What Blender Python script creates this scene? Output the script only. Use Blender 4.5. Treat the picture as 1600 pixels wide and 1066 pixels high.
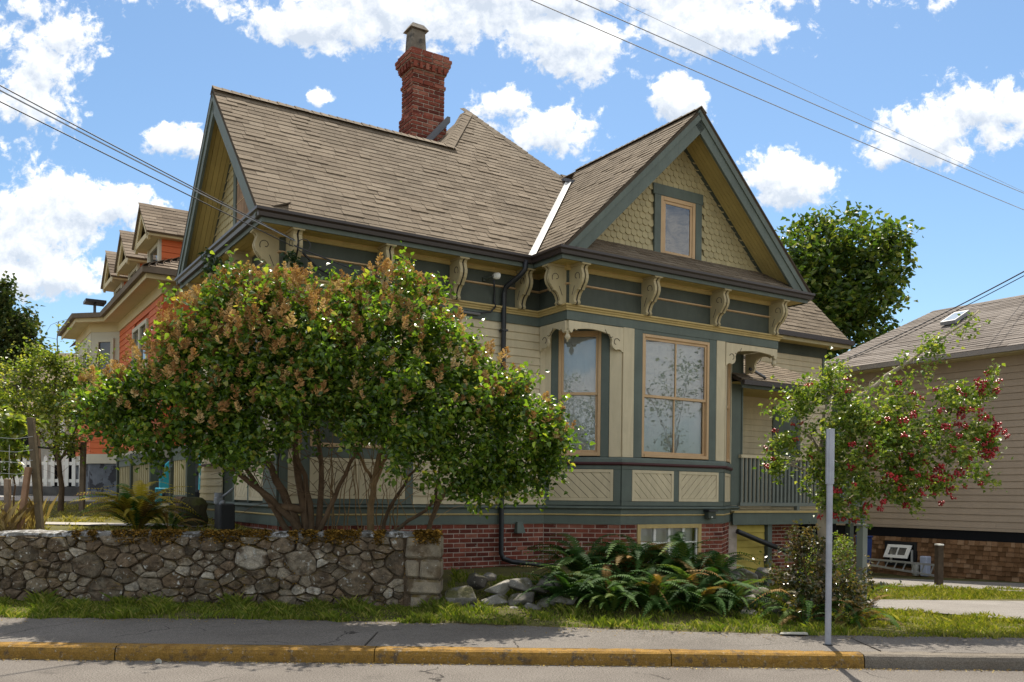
import bpy, bmesh, math, random
import numpy as np
from mathutils import Vector, Matrix

random.seed(7)
rng = np.random.default_rng(7)
PI = math.pi
scene = bpy.context.scene
for o in list(bpy.data.objects):
    bpy.data.objects.remove(o)
COL = scene.collection

# ------------------------------------------------------------------ camera
cam_d = bpy.data.cameras.new('camera')
cam = bpy.data.objects.new('camera', cam_d)
COL.objects.link(cam)
scene.camera = cam
cam_d.sensor_width = 36.0
cam_d.lens = 31.5
cam_d.shift_y = 0.15
cam_d.clip_start = 0.1
cam_d.clip_end = 2000
_r = math.radians(0.647)
cr, sr = math.cos(_r), math.sin(_r)
cam.matrix_world = Matrix(((cr, -sr, 0, 0), (0, 0, -1, 0), (sr, cr, 0, 1.6), (0, 0, 0, 1)))

# ------------------------------------------------------------------ sun, sky, exposure
SUN_EL, SUN_AZ = math.radians(60), math.radians(7.0)      # behind the house, high
sd = bpy.data.lights.new('sun', 'SUN')
sd.energy = 2.6
sd.angle = math.radians(0.53)
sd.color = (1.0, 0.92, 0.79)
sun = bpy.data.objects.new('sun', sd)
COL.objects.link(sun)
_to = Vector((math.sin(SUN_AZ) * math.cos(SUN_EL), math.cos(SUN_AZ) * math.cos(SUN_EL), math.sin(SUN_EL)))
sun.rotation_euler = (-_to).to_track_quat('-Z', 'Y').to_euler()
sun.location = _to * 60

scene.view_settings.view_transform = 'Standard'
scene.view_settings.look = 'None'
scene.view_settings.exposure = 1.64
scene.view_settings.gamma = 1.0
scene.view_settings.use_curve_mapping = False


class NT:
    """small node-tree builder"""
    def __init__(s, tree):
        s.t = tree
        tree.nodes.clear()

    def n(s, kind, **kw):
        nd = s.t.nodes.new(kind)
        ins = kw.pop('ins', {})
        for k, v in kw.items():
            setattr(nd, k, v)
        for k, v in ins.items():
            if isinstance(v, bpy.types.NodeSocket):
                s.t.links.new(v, nd.inputs[k])
            else:
                nd.inputs[k].default_value = v
        return nd

    def link(s, a, b):
        s.t.links.new(a, b)

    def math(s, op, a, b=0.0, c=None, clamp=False):
        nd = s.t.nodes.new('ShaderNodeMath')
        nd.operation = op
        nd.use_clamp = clamp
        for i, v in enumerate((a, b, c)):
            if v is None:
                continue
            if isinstance(v, bpy.types.NodeSocket):
                s.t.links.new(v, nd.inputs[i])
            else:
                nd.inputs[i].default_value = v
        return nd.outputs[0]

    def mix(s, fac, a, b, mode='MIX'):
        nd = s.t.nodes.new('ShaderNodeMix')
        nd.data_type = 'RGBA'
        nd.blend_type = mode
        for i, v in ((0, fac), (6, a), (7, b)):
            if isinstance(v, bpy.types.NodeSocket):
                s.t.links.new(v, nd.inputs[i])
            elif i == 0:
                nd.inputs[i].default_value = v
            else:
                nd.inputs[i].default_value = (*v, 1) if len(v) == 3 else v
        return nd.outputs[2]

    def ramp(s, fac, stops, interp='LINEAR'):
        nd = s.t.nodes.new('ShaderNodeValToRGB')
        nd.color_ramp.interpolation = interp
        el = nd.color_ramp.elements
        while len(el) > 1:
            el.remove(el[-1])
        for i, (p, c) in enumerate(stops):
            e = el[0] if i == 0 else el.new(p)
            e.position = p
            e.color = (*c, 1) if len(c) == 3 else c
        s.t.links.new(fac, nd.inputs[0])
        return nd.outputs[0]

    def noise(s, vec, scale, detail=5, rough=0.55, dist=0.0):
        nd = s.n('ShaderNodeTexNoise', ins={'Scale': scale, 'Detail': detail, 'Roughness': rough, 'Distortion': dist})
        if vec is not None:
            s.link(vec, nd.inputs['Vector'])
        return nd.outputs[0]

    def smooth(s, v, lo, hi, a=0.0, b=1.0):
        nd = s.n('ShaderNodeMapRange', interpolation_type='SMOOTHSTEP', ins={'From Min': lo, 'From Max': hi, 'To Min': a, 'To Max': b})
        s.link(v, nd.inputs[0])
        return nd.outputs[0]


world = bpy.data.worlds.new('World')
scene.world = world
world.use_nodes = True
W = NT(world.node_tree)
sky = W.n('ShaderNodeTexSky', sky_type='NISHITA', sun_disc=False, sun_elevation=SUN_EL, sun_rotation=SUN_AZ,
          altitude=50, air_density=1.0, dust_density=0.35, ozone_density=2.2)
bg_sky = W.n('ShaderNodeBackground', ins={'Strength': 0.050})
tint = W.mix(1.0, sky.outputs[0], (0.84, 0.95, 0.97), 'MULTIPLY')
W.link(tint, bg_sky.inputs[0])
tc = W.n('ShaderNodeTexCoord')
sep = W.n('ShaderNodeSeparateXYZ')
W.link(tc.outputs['Generated'], sep.inputs[0])
dx, dy, dz = sep.outputs
yy = W.math('MAXIMUM', dy, 0.08)
gu = W.math('DIVIDE', dx, yy)
gv = W.math('DIVIDE', dz, yy)
CLOUDS = [(-.114, .54, .19, .047), (.06, .512, .11, .046), (.2, .53, .14, .04), (-.229, .525, .08, .032), (.015, .56, .40, .035),
          (-.014, .435, .040, .029), (.046, .407, .06, .03), (.18, .443, .036, .03), (-.217, .442, .028, .014),
          (-.38, .391, .042, .019), (-.49, .315, .10, .034), (-.53, .285, .09, .055), (-.555, .235, .08, .026), (-.44, .32, .05, .024),
          (.312, .355, .055, .032), (.527, .44, .056, .044), (.455, .402, .08, .032), (.415, .388, .045, .022),
          (-.53, .47, .06, .075), (-.515, .24, .08, .03), (.70, .47, .16, .05), (-.72, .38, .14, .06), (-.8, .52, .2, .05), (.85, .33, .14, .04)]
com = W.n('ShaderNodeCombineXYZ')
W.link(gu, com.inputs[0])
W.link(gv, com.inputs[1])
uv = com.outputs[0]
def cloud_density(uv):
    blob = None
    for (u, v, a, b) in CLOUDS:
        s1 = W.n('ShaderNodeVectorMath', operation='SUBTRACT', ins={1: (u, v, 0)})
        W.link(uv, s1.inputs[0])
        s2 = W.n('ShaderNodeVectorMath', operation='MULTIPLY', ins={1: (1 / (a * 1.25), 1 / (b * 1.35), 0)})
        W.link(s1.outputs[0], s2.inputs[0])
        s3 = W.n('ShaderNodeVectorMath', operation='LENGTH')
        W.link(s2.outputs[0], s3.inputs[0])
        f = W.math('SUBTRACT', 1.0 if a > .03 else .72, s3.outputs['Value'])
        blob = f if blob is None else W.math('SMOOTH_MAX', blob, f, 0.15)
    fb = W.noise(uv, 12.0, 4, 0.55, 0.15)
    fb2 = W.noise(uv, 46.0, 8, 0.66, 0.25)
    d = W.math('ADD', W.math('MAXIMUM', blob, -1.0), W.math('MULTIPLY', W.math('SUBTRACT', fb, 0.5), 1.7))
    return W.math('ADD', d, W.math('MULTIPLY', W.math('SUBTRACT', fb2, 0.5), 1.5))
dens = cloud_density(uv)
al_front = W.math('MULTIPLY', W.smooth(dens, 0.20, 0.50), W.smooth(dy, 0.1, 0.3))
upv = W.n('ShaderNodeVectorMath', operation='ADD', ins={1: (0.004, 0.016, 0)})
W.link(uv, upv.inputs[0])
dens_up = cloud_density(upv.outputs[0])
# unseen cloud over the rest of the dome, thickened to fill the shade
gn = W.noise(tc.outputs['Generated'], 3.6, 8, 0.58, 0.3)
al_back = W.math('MULTIPLY', W.smooth(gn, 0.42, 0.52), W.math('MULTIPLY', W.smooth(dy, 0.80, 0.55), W.smooth(dz, 0.02, 0.12)))
side = W.smooth(W.math('ABSOLUTE', gu), 0.75, 1.1)
al_back = W.math('MULTIPLY', al_back, W.math('MAXIMUM', side, W.math('MAXIMUM', W.smooth(dy, 0.2, 0.05), W.smooth(gv, .7, .95))))
alpha = W.math('MAXIMUM', al_front, al_back)
lit = W.math('ADD', W.math('MULTIPLY', W.math('SUBTRACT', dens, dens_up), 0.55), W.math('MULTIPLY', dens, -0.10))
cl = W.ramp(W.math('ADD', lit, 0.5), [(0.22, (0.40, 0.445, 0.51)), (0.45, (0.56, 0.585, 0.62)), (0.66, (0.80, 0.79, 0.77))])
bg_cl = W.n('ShaderNodeBackground', ins={'Strength': 0.56})
W.link(cl, bg_cl.inputs[0])
mx = W.n('ShaderNodeMixShader')
W.link(W.math('MULTIPLY', alpha, 0.97), mx.inputs[0])
W.link(bg_sky.outputs[0], mx.inputs[1])
W.link(bg_cl.outputs[0], mx.inputs[2])
wo = W.n('ShaderNodeOutputWorld')
W.link(mx.outputs[0], wo.inputs[0])

# ------------------------------------------------------------------ helpers
def tag(o, label=None, cat=None, group=None, kind=None):
    if label: o['label'] = label
    if cat: o['category'] = cat
    if group: o['group'] = group
    if kind: o['kind'] = kind
    return o

def empty(name, loc=(0, 0, 0), rz=0.0, **kw):
    o = bpy.data.objects.new(name, None)
    COL.objects.link(o)
    o.location = loc
    o.rotation_euler = (0, 0, rz)
    o.empty_display_size = 0.2
    return tag(o, **kw)

def link(name, mesh, parent=None, mat4=None, **kw):
    o = bpy.data.objects.new(name, mesh)
    COL.objects.link(o)
    if parent is not None:
        o.parent = parent
    if mat4 is not None:
        o.matrix_local = mat4
    return tag(o, **kw)

class MB:
    def __init__(s):
        s.v, s.f, s.m = [], [], []

    def poly(s, pts, mi=0):
        b = len(s.v)
        s.v += [tuple(p) for p in pts]
        s.f.append(tuple(range(b, b + len(pts))))
        s.m.append(mi)

    def hexa(s, p, mi=0):
        """8 points: bottom ring 0-3, top ring 4-7 (counter-clockwise from above)"""
        b = len(s.v)
        s.v += [tuple(q) for q in p]
        for f in ((3, 2, 1, 0), (4, 5, 6, 7), (0, 1, 5, 4), (1, 2, 6, 5), (2, 3, 7, 6), (3, 0, 4, 7)):
            s.f.append(tuple(b + i for i in f))
            s.m.append(mi)

    def box(s, x0, x1, y0, y1, z0, z1, mi=0):
        s.hexa([(x0, y0, z0), (x1, y0, z0), (x1, y1, z0), (x0, y1, z0), (x0, y0, z1), (x1, y0, z1), (x1, y1, z1), (x0, y1, z1)], mi)

    def obox(s, fr, u0, u1, n0, n1, z0, z1, mi=0, nt=None):
        """box on a wall face: u along, n outward (n0 inner, n1 outer), nt = outer n at the top"""
        nt = n1 if nt is None else nt
        P = lambda u, n, z: fp(fr, u, n, z)
        s.hexa([P(u0, n1, z0), P(u1, n1, z0), P(u1, n0, z0), P(u0, n0, z0), P(u0, nt, z1), P(u1, nt, z1), P(u1, n0, z1), P(u0, n0, z1)], mi)

    def prism(s, poly, ext, mi=0):
        """polygon (3D points) extruded by a vector"""
        n = len(poly)
        b = len(s.v)
        e = Vector(ext)
        s.v += [tuple(p) for p in poly] + [tuple(Vector(p) + e) for p in poly]
        s.f.append(tuple(b + i for i in range(n)))
        s.f.append(tuple(b + n + i for i in reversed(range(n))))
        s.m += [mi, mi]
        for i in range(n):
            j = (i + 1) % n
            s.f.append((b + j, b + i, b + n + i, b + n + j))
            s.m.append(mi)

    def tube(s, pts, rad, k=6, mi=0, cap=True):
        pts = [Vector(p) for p in pts]
        n = len(pts)
        if not hasattr(rad, '__len__'):
            rad = [rad] * n
        b = len(s.v)
        up = None
        for i, p in enumerate(pts):
            t = (pts[min(i + 1, n - 1)] - pts[max(i - 1, 0)]).normalized()
            if up is None:
                up = t.orthogonal().normalized()
            a = (up - t * up.dot(t))
            a = a.normalized() if a.length > 1e-5 else t.orthogonal().normalized()
            up = a
            c = t.cross(a)
            for j in range(k):
                w = 2 * PI * j / k
                s.v.append(tuple(p + (a * math.cos(w) + c * math.sin(w)) * rad[i]))
        for i in range(n - 1):
            for j in range(k):
                j2 = (j + 1) % k
                s.f.append((b + i * k + j, b + i * k + j2, b + (i + 1) * k + j2, b + (i + 1) * k + j))
                s.m.append(mi)
        if cap:
            s.f.append(tuple(b + j for j in reversed(range(k))))
            s.f.append(tuple(b + (n - 1) * k + j for j in range(k)))
            s.m += [mi, mi]

    def sweep(s, path, prof, mi=0):
        """closed profile [(n, z)...] swept along an open 2D wall path with mitred corners, n outward"""
        rings = []
        for (n, z) in prof:
            rings.append([(x, y, z) for (x, y) in offset_path(path, n)])
        m, k = len(path), len(prof)
        b = len(s.v)
        for i in range(m):
            for j in range(k):
                s.v.append(rings[j][i])
        for i in range(m - 1):
            for j in range(k):
                j2 = (j + 1) % k
                s.f.append((b + i * k + j, b + (i + 1) * k + j, b + (i + 1) * k + j2, b + i * k + j2))
                s.m.append(mi)
        s.f.append(tuple(b + j for j in range(k)))
        s.f.append(tuple(b + (m - 1) * k + j for j in reversed(range(k))))
        s.m += [mi, mi]

    def mesh(s, name, mats, smooth=False):
        me = bpy.data.meshes.new(name)
        me.from_pydata(s.v, [], s.f)
        if not isinstance(mats, (list, tuple)):
            mats = [mats]
        for m in mats:
            me.materials.append(m)
        if len(mats) > 1:
            me.polygons.foreach_set('material_index', s.m)
        if smooth:
            me.polygons.foreach_set('use_smooth', [True] * len(me.polygons))
        return me

    def fix(s, me):
        bm = bmesh.new()
        bm.from_mesh(me)
        bmesh.ops.recalc_face_normals(bm, faces=bm.faces)
        bm.to_mesh(me)
        bm.free()

    def build(s, name, mats, parent=None, smooth=False, fixn=False, bevel=0, **kw):
        me = s.mesh(name, mats, smooth)
        if fixn:
            s.fix(me)
        o = link(name, me, parent, **kw)
        if bevel:
            bv = o.modifiers.new('edge', 'BEVEL')
            bv.width = bevel
            bv.segments = 1
            bv.limit_method = 'ANGLE'
            bv.angle_limit = math.radians(40)
        return o

def frame(x, y, dx_, dy_):
    l = math.hypot(dx_, dy_)
    return (x, y, dx_ / l, dy_ / l)

def fp(fr, u, n, z):
    x, y, a, b = fr
    return (x + a * u + b * n, y + b * u - a * n, z)

def offset_path(path, n):
    out = []
    m = len(path)
    for i in range(m):
        def nd(a, b):
            d = Vector((b[0] - a[0], b[1] - a[1])).normalized()
            return Vector((d.y, -d.x))
        n1 = nd(path[i - 1], path[i]) if i > 0 else nd(path[0], path[1])
        n2 = nd(path[i], path[i + 1]) if i < m - 1 else n1
        bis = (n1 + n2)
        bis = bis / max(bis.dot(n1), 0.2)
        out.append((path[i][0] + bis.x * n, path[i][1] + bis.y * n))
    return out

def clip_poly(poly, a, b):
    """keep the left side of the 2D line a->b"""
    out = []
    n = len(poly)
    sd_ = lambda p: (b[0] - a[0]) * (p[1] - a[1]) - (b[1] - a[1]) * (p[0] - a[0])
    for i in range(n):
        p, q = poly[i], poly[(i + 1) % n]
        sp, sq = sd_(p), sd_(q)
        if sp >= 0:
            out.append(p)
        if (sp > 0 > sq) or (sp < 0 < sq):
            t = sp / (sp - sq)
            out.append((p[0] + (q[0] - p[0]) * t, p[1] + (q[1] - p[1]) * t))
    return out

def np_mesh(name, V, Fq, mats, mi=None, smooth=False):
    """fast mesh from numpy arrays; Fq (N,k) faces of equal size"""
    me = bpy.data.meshes.new(name)
    V = np.asarray(V, np.float32)
    Fq = np.asarray(Fq, np.int32)
    nF, k = Fq.shape
    me.vertices.add(len(V))
    me.vertices.foreach_set('co', V.ravel())
    me.loops.add(nF * k)
    me.loops.foreach_set('vertex_index', Fq.ravel())
    me.polygons.add(nF)
    me.polygons.foreach_set('loop_start', np.arange(nF, dtype=np.int32) * k)
    me.polygons.foreach_set('loop_total', np.full(nF, k, np.int32))
    for m in (mats if isinstance(mats, (list, tuple)) else [mats]):
        me.materials.append(m)
    if mi is not None:
        me.polygons.foreach_set('material_index', np.asarray(mi, np.int32))
    me.polygons.foreach_set('use_smooth', [bool(smooth)] * nF)
    me.update(calc_edges=True)
    return me

def rot_frames(N, up_bias=0.0, fixed_dir=None):
    """N random orthonormal frames (x, y, z); z biased upwards"""
    z = rng.normal(size=(N, 3))
    z /= np.linalg.norm(z, axis=1, keepdims=True)
    z[:, 2] = np.abs(z[:, 2]) + up_bias
    z /= np.linalg.norm(z, axis=1, keepdims=True)
    a = rng.normal(size=(N, 3))
    y = np.cross(z, a)
    y /= np.linalg.norm(y, axis=1, keepdims=True)
    x = np.cross(y, z)
    return x, y, z

LEAF_DIAMOND = (np.array([(0, 0, 0), (-.34, .42, .10), (0, 1, -.10), (.34, .42, .10)]), np.array([(0, 3, 2), (0, 2, 1)]))
LEAF_HEART = (np.array([(0, 0, 0), (-.40, .22, .10), (-.30, .62, .06), (0, 1.05, -.14), (.30, .62, .06), (.40, .22, .10)]),
              np.array([(0, 5, 4), (0, 4, 3), (0, 3, 2), (0, 2, 1)]))

def leaf_mesh(name, pts, size, mat, shape=LEAF_DIAMOND, up=0.4, droop=0.0):
    N = len(pts)
    x, y, z = rot_frames(N, up)
    if droop:
        y[:, 2] -= droop
        y /= np.linalg.norm(y, axis=1, keepdims=True)
        x = np.cross(y, z)
        x /= np.linalg.norm(x, axis=1, keepdims=True)
        z = np.cross(x, y)
    tv, tf = shape
    s = np.asarray(size).reshape(-1, 1)
    V = np.zeros((N, len(tv), 3))
    for i, (a, b, c) in enumerate(tv):
        V[:, i] = pts + s * (x * a + y * b + z * c)
    Fq = (np.arange(N)[:, None, None] * len(tv) + tf[None]).reshape(-1, tf.shape[1])
    return np_mesh(name, V.reshape(-1, 3), Fq, mat)

def ell_points(blobs, N, shell=0.45, sq=(1, 1, 1)):
    """random points in ellipsoid blobs [(x, y, z, r)...], more of them near the surface"""
    B = np.array(blobs)
    w = B[:, 3] ** 2.2
    idx = rng.choice(len(B), N, p=w / w.sum())
    d = rng.normal(size=(N, 3))
    d /= np.linalg.norm(d, axis=1, keepdims=True)
    r = (shell + (1 - shell) * rng.random(N) ** 0.7)
    jag = 0.82 + 0.4 * rng.random(N)
    return B[idx, :3] + d * (B[idx, 3] * r * jag)[:, None] * np.array(sq), d, idx

# ------------------------------------------------------------------ materials
MATS = {}
def pm(name, col, rough=0.75, spec=0.25, var=0.12, vs=3.0, bump=0.15, bs=45.0, rnd=0.0, isl=0.0, col2=None, c2=(2.0, 0.5, 0.7), ramp=None,
       ramp_by='object', metal=0.0, fine=None, trans=0.0, spots=None, up2=None, streak=0.0):
    """procedural surface: base colour with noise wear, per-object or per-piece variation and fine relief"""
    m = bpy.data.materials.new(name)
    m.use_nodes = True
    T = NT(m.node_tree)
    geo = T.n('ShaderNodeNewGeometry')
    pos = geo.outputs['Position']
    info = T.n('ShaderNodeObjectInfo')
    c = T.mix(0.0, col, col)
    rv = info.outputs['Random'] if ramp_by == 'object' else geo.outputs['Random Per Island']
    if ramp:
        c = T.ramp(rv, ramp)
    if col2 is not None:
        f = T.smooth(T.noise(pos, c2[0], 6, 0.6), c2[1], c2[2])
        c = T.mix(f, c, col2)
    if spots is not None:
        sc_, lo, hi, sc = spots
        c = T.mix(T.smooth(T.noise(pos, sc_, 4, 0.6), lo, hi), c, sc)
    if up2 is not None:
        nz = T.n('ShaderNodeSeparateXYZ')
        T.link(geo.outputs['Normal'], nz.inputs[0])
        k = T.math('MULTIPLY', T.smooth(nz.outputs[2], 0.1, 0.7), T.smooth(T.noise(pos, 3.5, 5, .6), 0.42, 0.6))
        c = T.mix(k, c, up2)
    fac = T.smooth(T.noise(pos, vs, 7, 0.62), 0.25, 0.75, 1 - var, 1 + var)
    if rnd:
        fac = T.math('MULTIPLY', fac, T.n('ShaderNodeMapRange', ins={0: info.outputs['Random'], 3: 1 - rnd, 4: 1 + rnd}).outputs[0])
    if isl:
        fac = T.math('MULTIPLY', fac, T.n('ShaderNodeMapRange', ins={0: geo.outputs['Random Per Island'], 3: 1 - isl, 4: 1 + isl}).outputs[0])
    if fine:
        fac = T.math('MULTIPLY', fac, T.smooth(T.noise(pos, fine[0], 3, 0.6), 0.3, 0.7, 1 - fine[1], 1 + fine[1]))
    if streak:
        st = T.n('ShaderNodeVectorMath', operation='MULTIPLY', ins={1: (7.3, 8.9, 1.1)})
        T.link(pos, st.inputs[0])
        fac = T.math('MULTIPLY', fac, T.smooth(T.noise(st.outputs[0], 1.0, 6, 0.65, 1.2), 0.3, 0.7, 1 - streak * .45, 1 + streak * .45))
        st2 = T.n('ShaderNodeVectorMath', operation='MULTIPLY', ins={1: (5, 5, 2.2)})
        T.link(pos, st2.inputs[0])
        c = T.mix(T.smooth(T.noise(st2.outputs[0], 1.0, 8, 0.7), 0.60, 0.78, 0.0, 0.35), c, (0.16, 0.13, 0.09))
    sv = T.n('ShaderNodeVectorMath', operation='SCALE')
    T.link(c, sv.inputs[0])
    T.link(fac, sv.inputs['Scale'])
    bs_ = T.n('ShaderNodeBsdfPrincipled', ins={'Roughness': rough, 'Specular IOR Level': spec, 'Metallic': metal})
    T.link(sv.outputs[0], bs_.inputs['Base Color'])
    if bump:
        bn = T.n('ShaderNodeBump', ins={'Strength': bump, 'Distance': 0.02})
        T.link(T.noise(pos, bs, 5, 0.6), bn.inputs['Height'])
        T.link(bn.outputs[0], bs_.inputs['Normal'])
    out = T.n('ShaderNodeOutputMaterial')
    if trans:
        tr = T.n('ShaderNodeBsdfTranslucent')
        tcol = T.mix(1.0, sv.outputs[0], (1.5, 1.6, 0.7), 'MULTIPLY')
        T.link(tcol, tr.inputs[0])
        ms = T.n('ShaderNodeMixShader', ins={0: trans})
        T.link(bs_.outputs[0], ms.inputs[1])
        T.link(tr.outputs[0], ms.inputs[2])
        T.link(ms.outputs[0], out.inputs[0])
    else:
        T.link(bs_.outputs[0], out.inputs[0])
    MATS[name] = m
    return m

def glass_mat(name, ior=1.9, tint_=(0.93, 0.96, 0.97)):
    m = bpy.data.materials.new(name)
    m.use_nodes = True
    T = NT(m.node_tree)
    fr_ = T.n('ShaderNodeFresnel', ins={'IOR': ior})
    geo = T.n('ShaderNodeNewGeometry')
    bn = T.n('ShaderNodeBump', ins={'Strength': 0.05, 'Distance': 0.02})
    T.link(T.noise(geo.outputs['Position'], 2.2, 2, 0.5), bn.inputs['Height'])
    gl = T.n('ShaderNodeBsdfGlossy', ins={'Roughness': 0.01})
    T.link(bn.outputs[0], gl.inputs['Normal'])
    tr = T.n('ShaderNodeBsdfTransparent', ins={0: (*tint_, 1)})
    ms = T.n('ShaderNodeMixShader')
    T.link(fr_.outputs[0], ms.inputs[0])
    T.link(tr.outputs[0], ms.inputs[1])
    T.link(gl.outputs[0], ms.inputs[2])
    out = T.n('ShaderNodeOutputMaterial')
    T.link(ms.outputs[0], out.inputs[0])
    return m

M_GREEN = pm('green_paint', (0.100, 0.122, 0.102), 0.6, 0.35, 0.13, 2.2, 0.08, 60, streak=0.13)
M_DGREEN = pm('dark_green_paint', (0.062, 0.072, 0.056), 0.62, 0.3, 0.15, 2.0, 0.08, 60, streak=0.13)
M_BEIGE = pm('beige_paint', (0.56, 0.475, 0.315), 0.65, 0.3, 0.08, 1.6, 0.1, 50, rnd=0.03, streak=0.13)
M_KHAKI = pm('khaki_paint', (0.41, 0.345, 0.19), 0.65, 0.3, 0.1, 2.0, 0.1, 50, rnd=0.06, isl=0.04, streak=0.13)
M_GOLD = pm('gold_paint', (0.46, 0.34, 0.14), 0.6, 0.3, 0.1, 2.0, 0.08, 50, streak=0.13)
M_SOFFIT = pm('ochre_paint', (0.45, 0.35, 0.13), 0.65, 0.25, 0.1, 2.0, 0.1, 40, rnd=0.06)
M_TAN = pm('tan_sash_paint', (0.52, 0.345, 0.185), 0.55, 0.35, 0.08, 3.0, 0.05, 60)
M_PURPLE = pm('maroon_paint', (0.075, 0.026, 0.030), 0.55, 0.35, 0.1, 3.0, 0.05, 60)
M_BROWN = pm('brown_gutter_metal', (0.034, 0.024, 0.021), 0.42, 0.5, 0.1, 3.0, 0.02, 30)
M_BLACK = pm('black_pipe', (0.018, 0.019, 0.022), 0.4, 0.45, 0.1, 3.0, 0.02, 30)
M_BRKT = pm('bracket_paint', (0.42, 0.345, 0.195), 0.65, 0.3, 0.08, 1.6, 0.1, 50, rnd=0.03, streak=0.13)
M_GROOVE = pm('groove_shadow_paint', (0.045, 0.040, 0.036), 0.8, 0.1, 0.1, 3.0, 0.0)
SH = [(0.0, (0.135, 0.104, 0.072)), (0.3, (0.160, 0.125, 0.088)), (0.65, (0.175, 0.138, 0.098)), (1.0, (0.200, 0.160, 0.116))]
M_SHINGLE = pm('asphalt_shingle', (0.19, 0.15, 0.1), 0.92, 0.12, 0.16, 0.9, 0.35, 170, ramp=SH, fine=(240, 0.22))
M_SHINGLE_I = pm('asphalt_shingle_course', (0.19, 0.15, 0.1), 0.92, 0.12, 0.16, 0.9, 0.35, 170, ramp=SH, ramp_by='island', fine=(240, 0.22))
M_UNDER = pm('roof_underlay', (0.075, 0.058, 0.042), 0.95, 0.1, 0.1, 3, 0.2, 120)
M_FLASH = pm('white_flashing', (0.72, 0.70, 0.66), 0.5, 0.4, 0.12, 5, 0.1, 60)
M_LEAD = pm('lead_flashing', (0.115, 0.120, 0.135), 0.5, 0.4, 0.12, 3, 0.06, 40)
BR = [(0.0, (0.085, 0.024, 0.018)), (0.35, (0.165, 0.045, 0.030)), (0.7, (0.225, 0.064, 0.042)), (1.0, (0.29, 0.115, 0.078))]
M_BRICK = pm('red_brick', (0.25, 0.08, 0.05), 0.9, 0.12, 0.22, 9, 0.45, 90, ramp=BR, spots=(26, 0.63, 0.74, (0.42, 0.36, 0.31)))
M_BRICK_I = pm('red_brick_course', (0.25, 0.08, 0.05), 0.9, 0.12, 0.22, 9, 0.45, 90, ramp=BR, ramp_by='island', spots=(26, 0.63, 0.74, (0.42, 0.36, 0.31)))
M_MORTAR = pm('brick_mortar', (0.46, 0.38, 0.32), 0.95, 0.1, 0.2, 6, 0.4, 100)
M_POT = pm('clay_chimney_pot', (0.17, 0.145, 0.115), 0.85, 0.2, 0.35, 4, 0.2, 40, col2=(0.06, 0.055, 0.05), c2=(6, 0.5, 0.65))
M_GLASS = glass_mat('window_glass', 2.3)
M_GLASS3 = glass_mat('sky_mirroring_glass', 2.5, (.55, .62, .75))
M_GLASS2 = glass_mat('dark_window_glass', 2.0)
M_BLIND = pm('white_blind', (0.84, 0.85, 0.83), 0.8, 0.1, 0.04, 2, 0.02, 20)
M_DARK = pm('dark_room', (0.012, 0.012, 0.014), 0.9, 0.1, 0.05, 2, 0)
M_WHITE = pm('white_paint', (0.72, 0.70, 0.64), 0.6, 0.3, 0.08, 3, 0.05, 50)
M_STONE = pm('field_stone', (0.2, 0.18, 0.15), 0.9, 0.2, 0.48, 11, 1.0, 26,
             ramp=[(0, (0.085, 0.066, 0.046)), (0.25, (0.150, 0.122, 0.086)), (0.5, (0.145, 0.100, 0.062)), (0.75, (0.200, 0.165, 0.120)), (0.9, (0.26, 0.22, 0.165)), (1, (0.40, 0.36, 0.30))],
             spots=(17, 0.60, 0.69, (0.42, 0.41, 0.37)), fine=(120, 0.25), up2=(0.11, 0.075, 0.022), col2=(0.115, 0.083, 0.055), c2=(3.6, .50, .60))
M_CUT = pm('cut_stone', (0.25, 0.208, 0.150), 0.9, 0.2, 0.3, 6, 0.6, 30, spots=(19, 0.64, 0.70, (0.40, 0.39, 0.35)), fine=(130, 0.2), col2=(0.12, 0.088, 0.055), c2=(3.2, .48, .62), up2=(0.11, 0.075, 0.022))
M_WALLMORTAR = pm('rubble_mortar', (0.115, 0.083, 0.055), 0.95, 0.1, 0.4, 5, 0.9, 35, spots=(23, 0.62, 0.70, (0.36, 0.34, 0.30)), fine=(110, 0.3))
M_COPING = pm('lichened_coping', (0.20, 0.19, 0.175), 0.95, 0.1, 0.35, 4, 0.8, 30, spots=(14, 0.5, 0.6, (0.42, 0.42, 0.42)), fine=(110, 0.25), col2=(0.07, 0.06, 0.045), c2=(5, .5, .62))
M_MOSS = pm('rusty_moss', (0.15, 0.09, 0.02), 0.95, 0.05, 0.3, 8, 0, isl=0.4, ramp=[(0, (0.06, 0.05, 0.012)), (0.4, (0.15, 0.082, 0.018)), (1, (0.26, 0.15, 0.03))], ramp_by='island')
M_ROCK = pm('rockery_boulder', (0.22, 0.21, 0.19), 0.9, 0.2, 0.28, 6, 0.7, 25, ramp=[(0, (0.075, 0.068, 0.058)), (0.5, (0.16, 0.148, 0.13)), (1, (0.27, 0.255, 0.23))], spots=(15, 0.60, 0.70, (0.42, 0.41, 0.37)), fine=(120, 0.22), up2=(.08, .075, .03))
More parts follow.
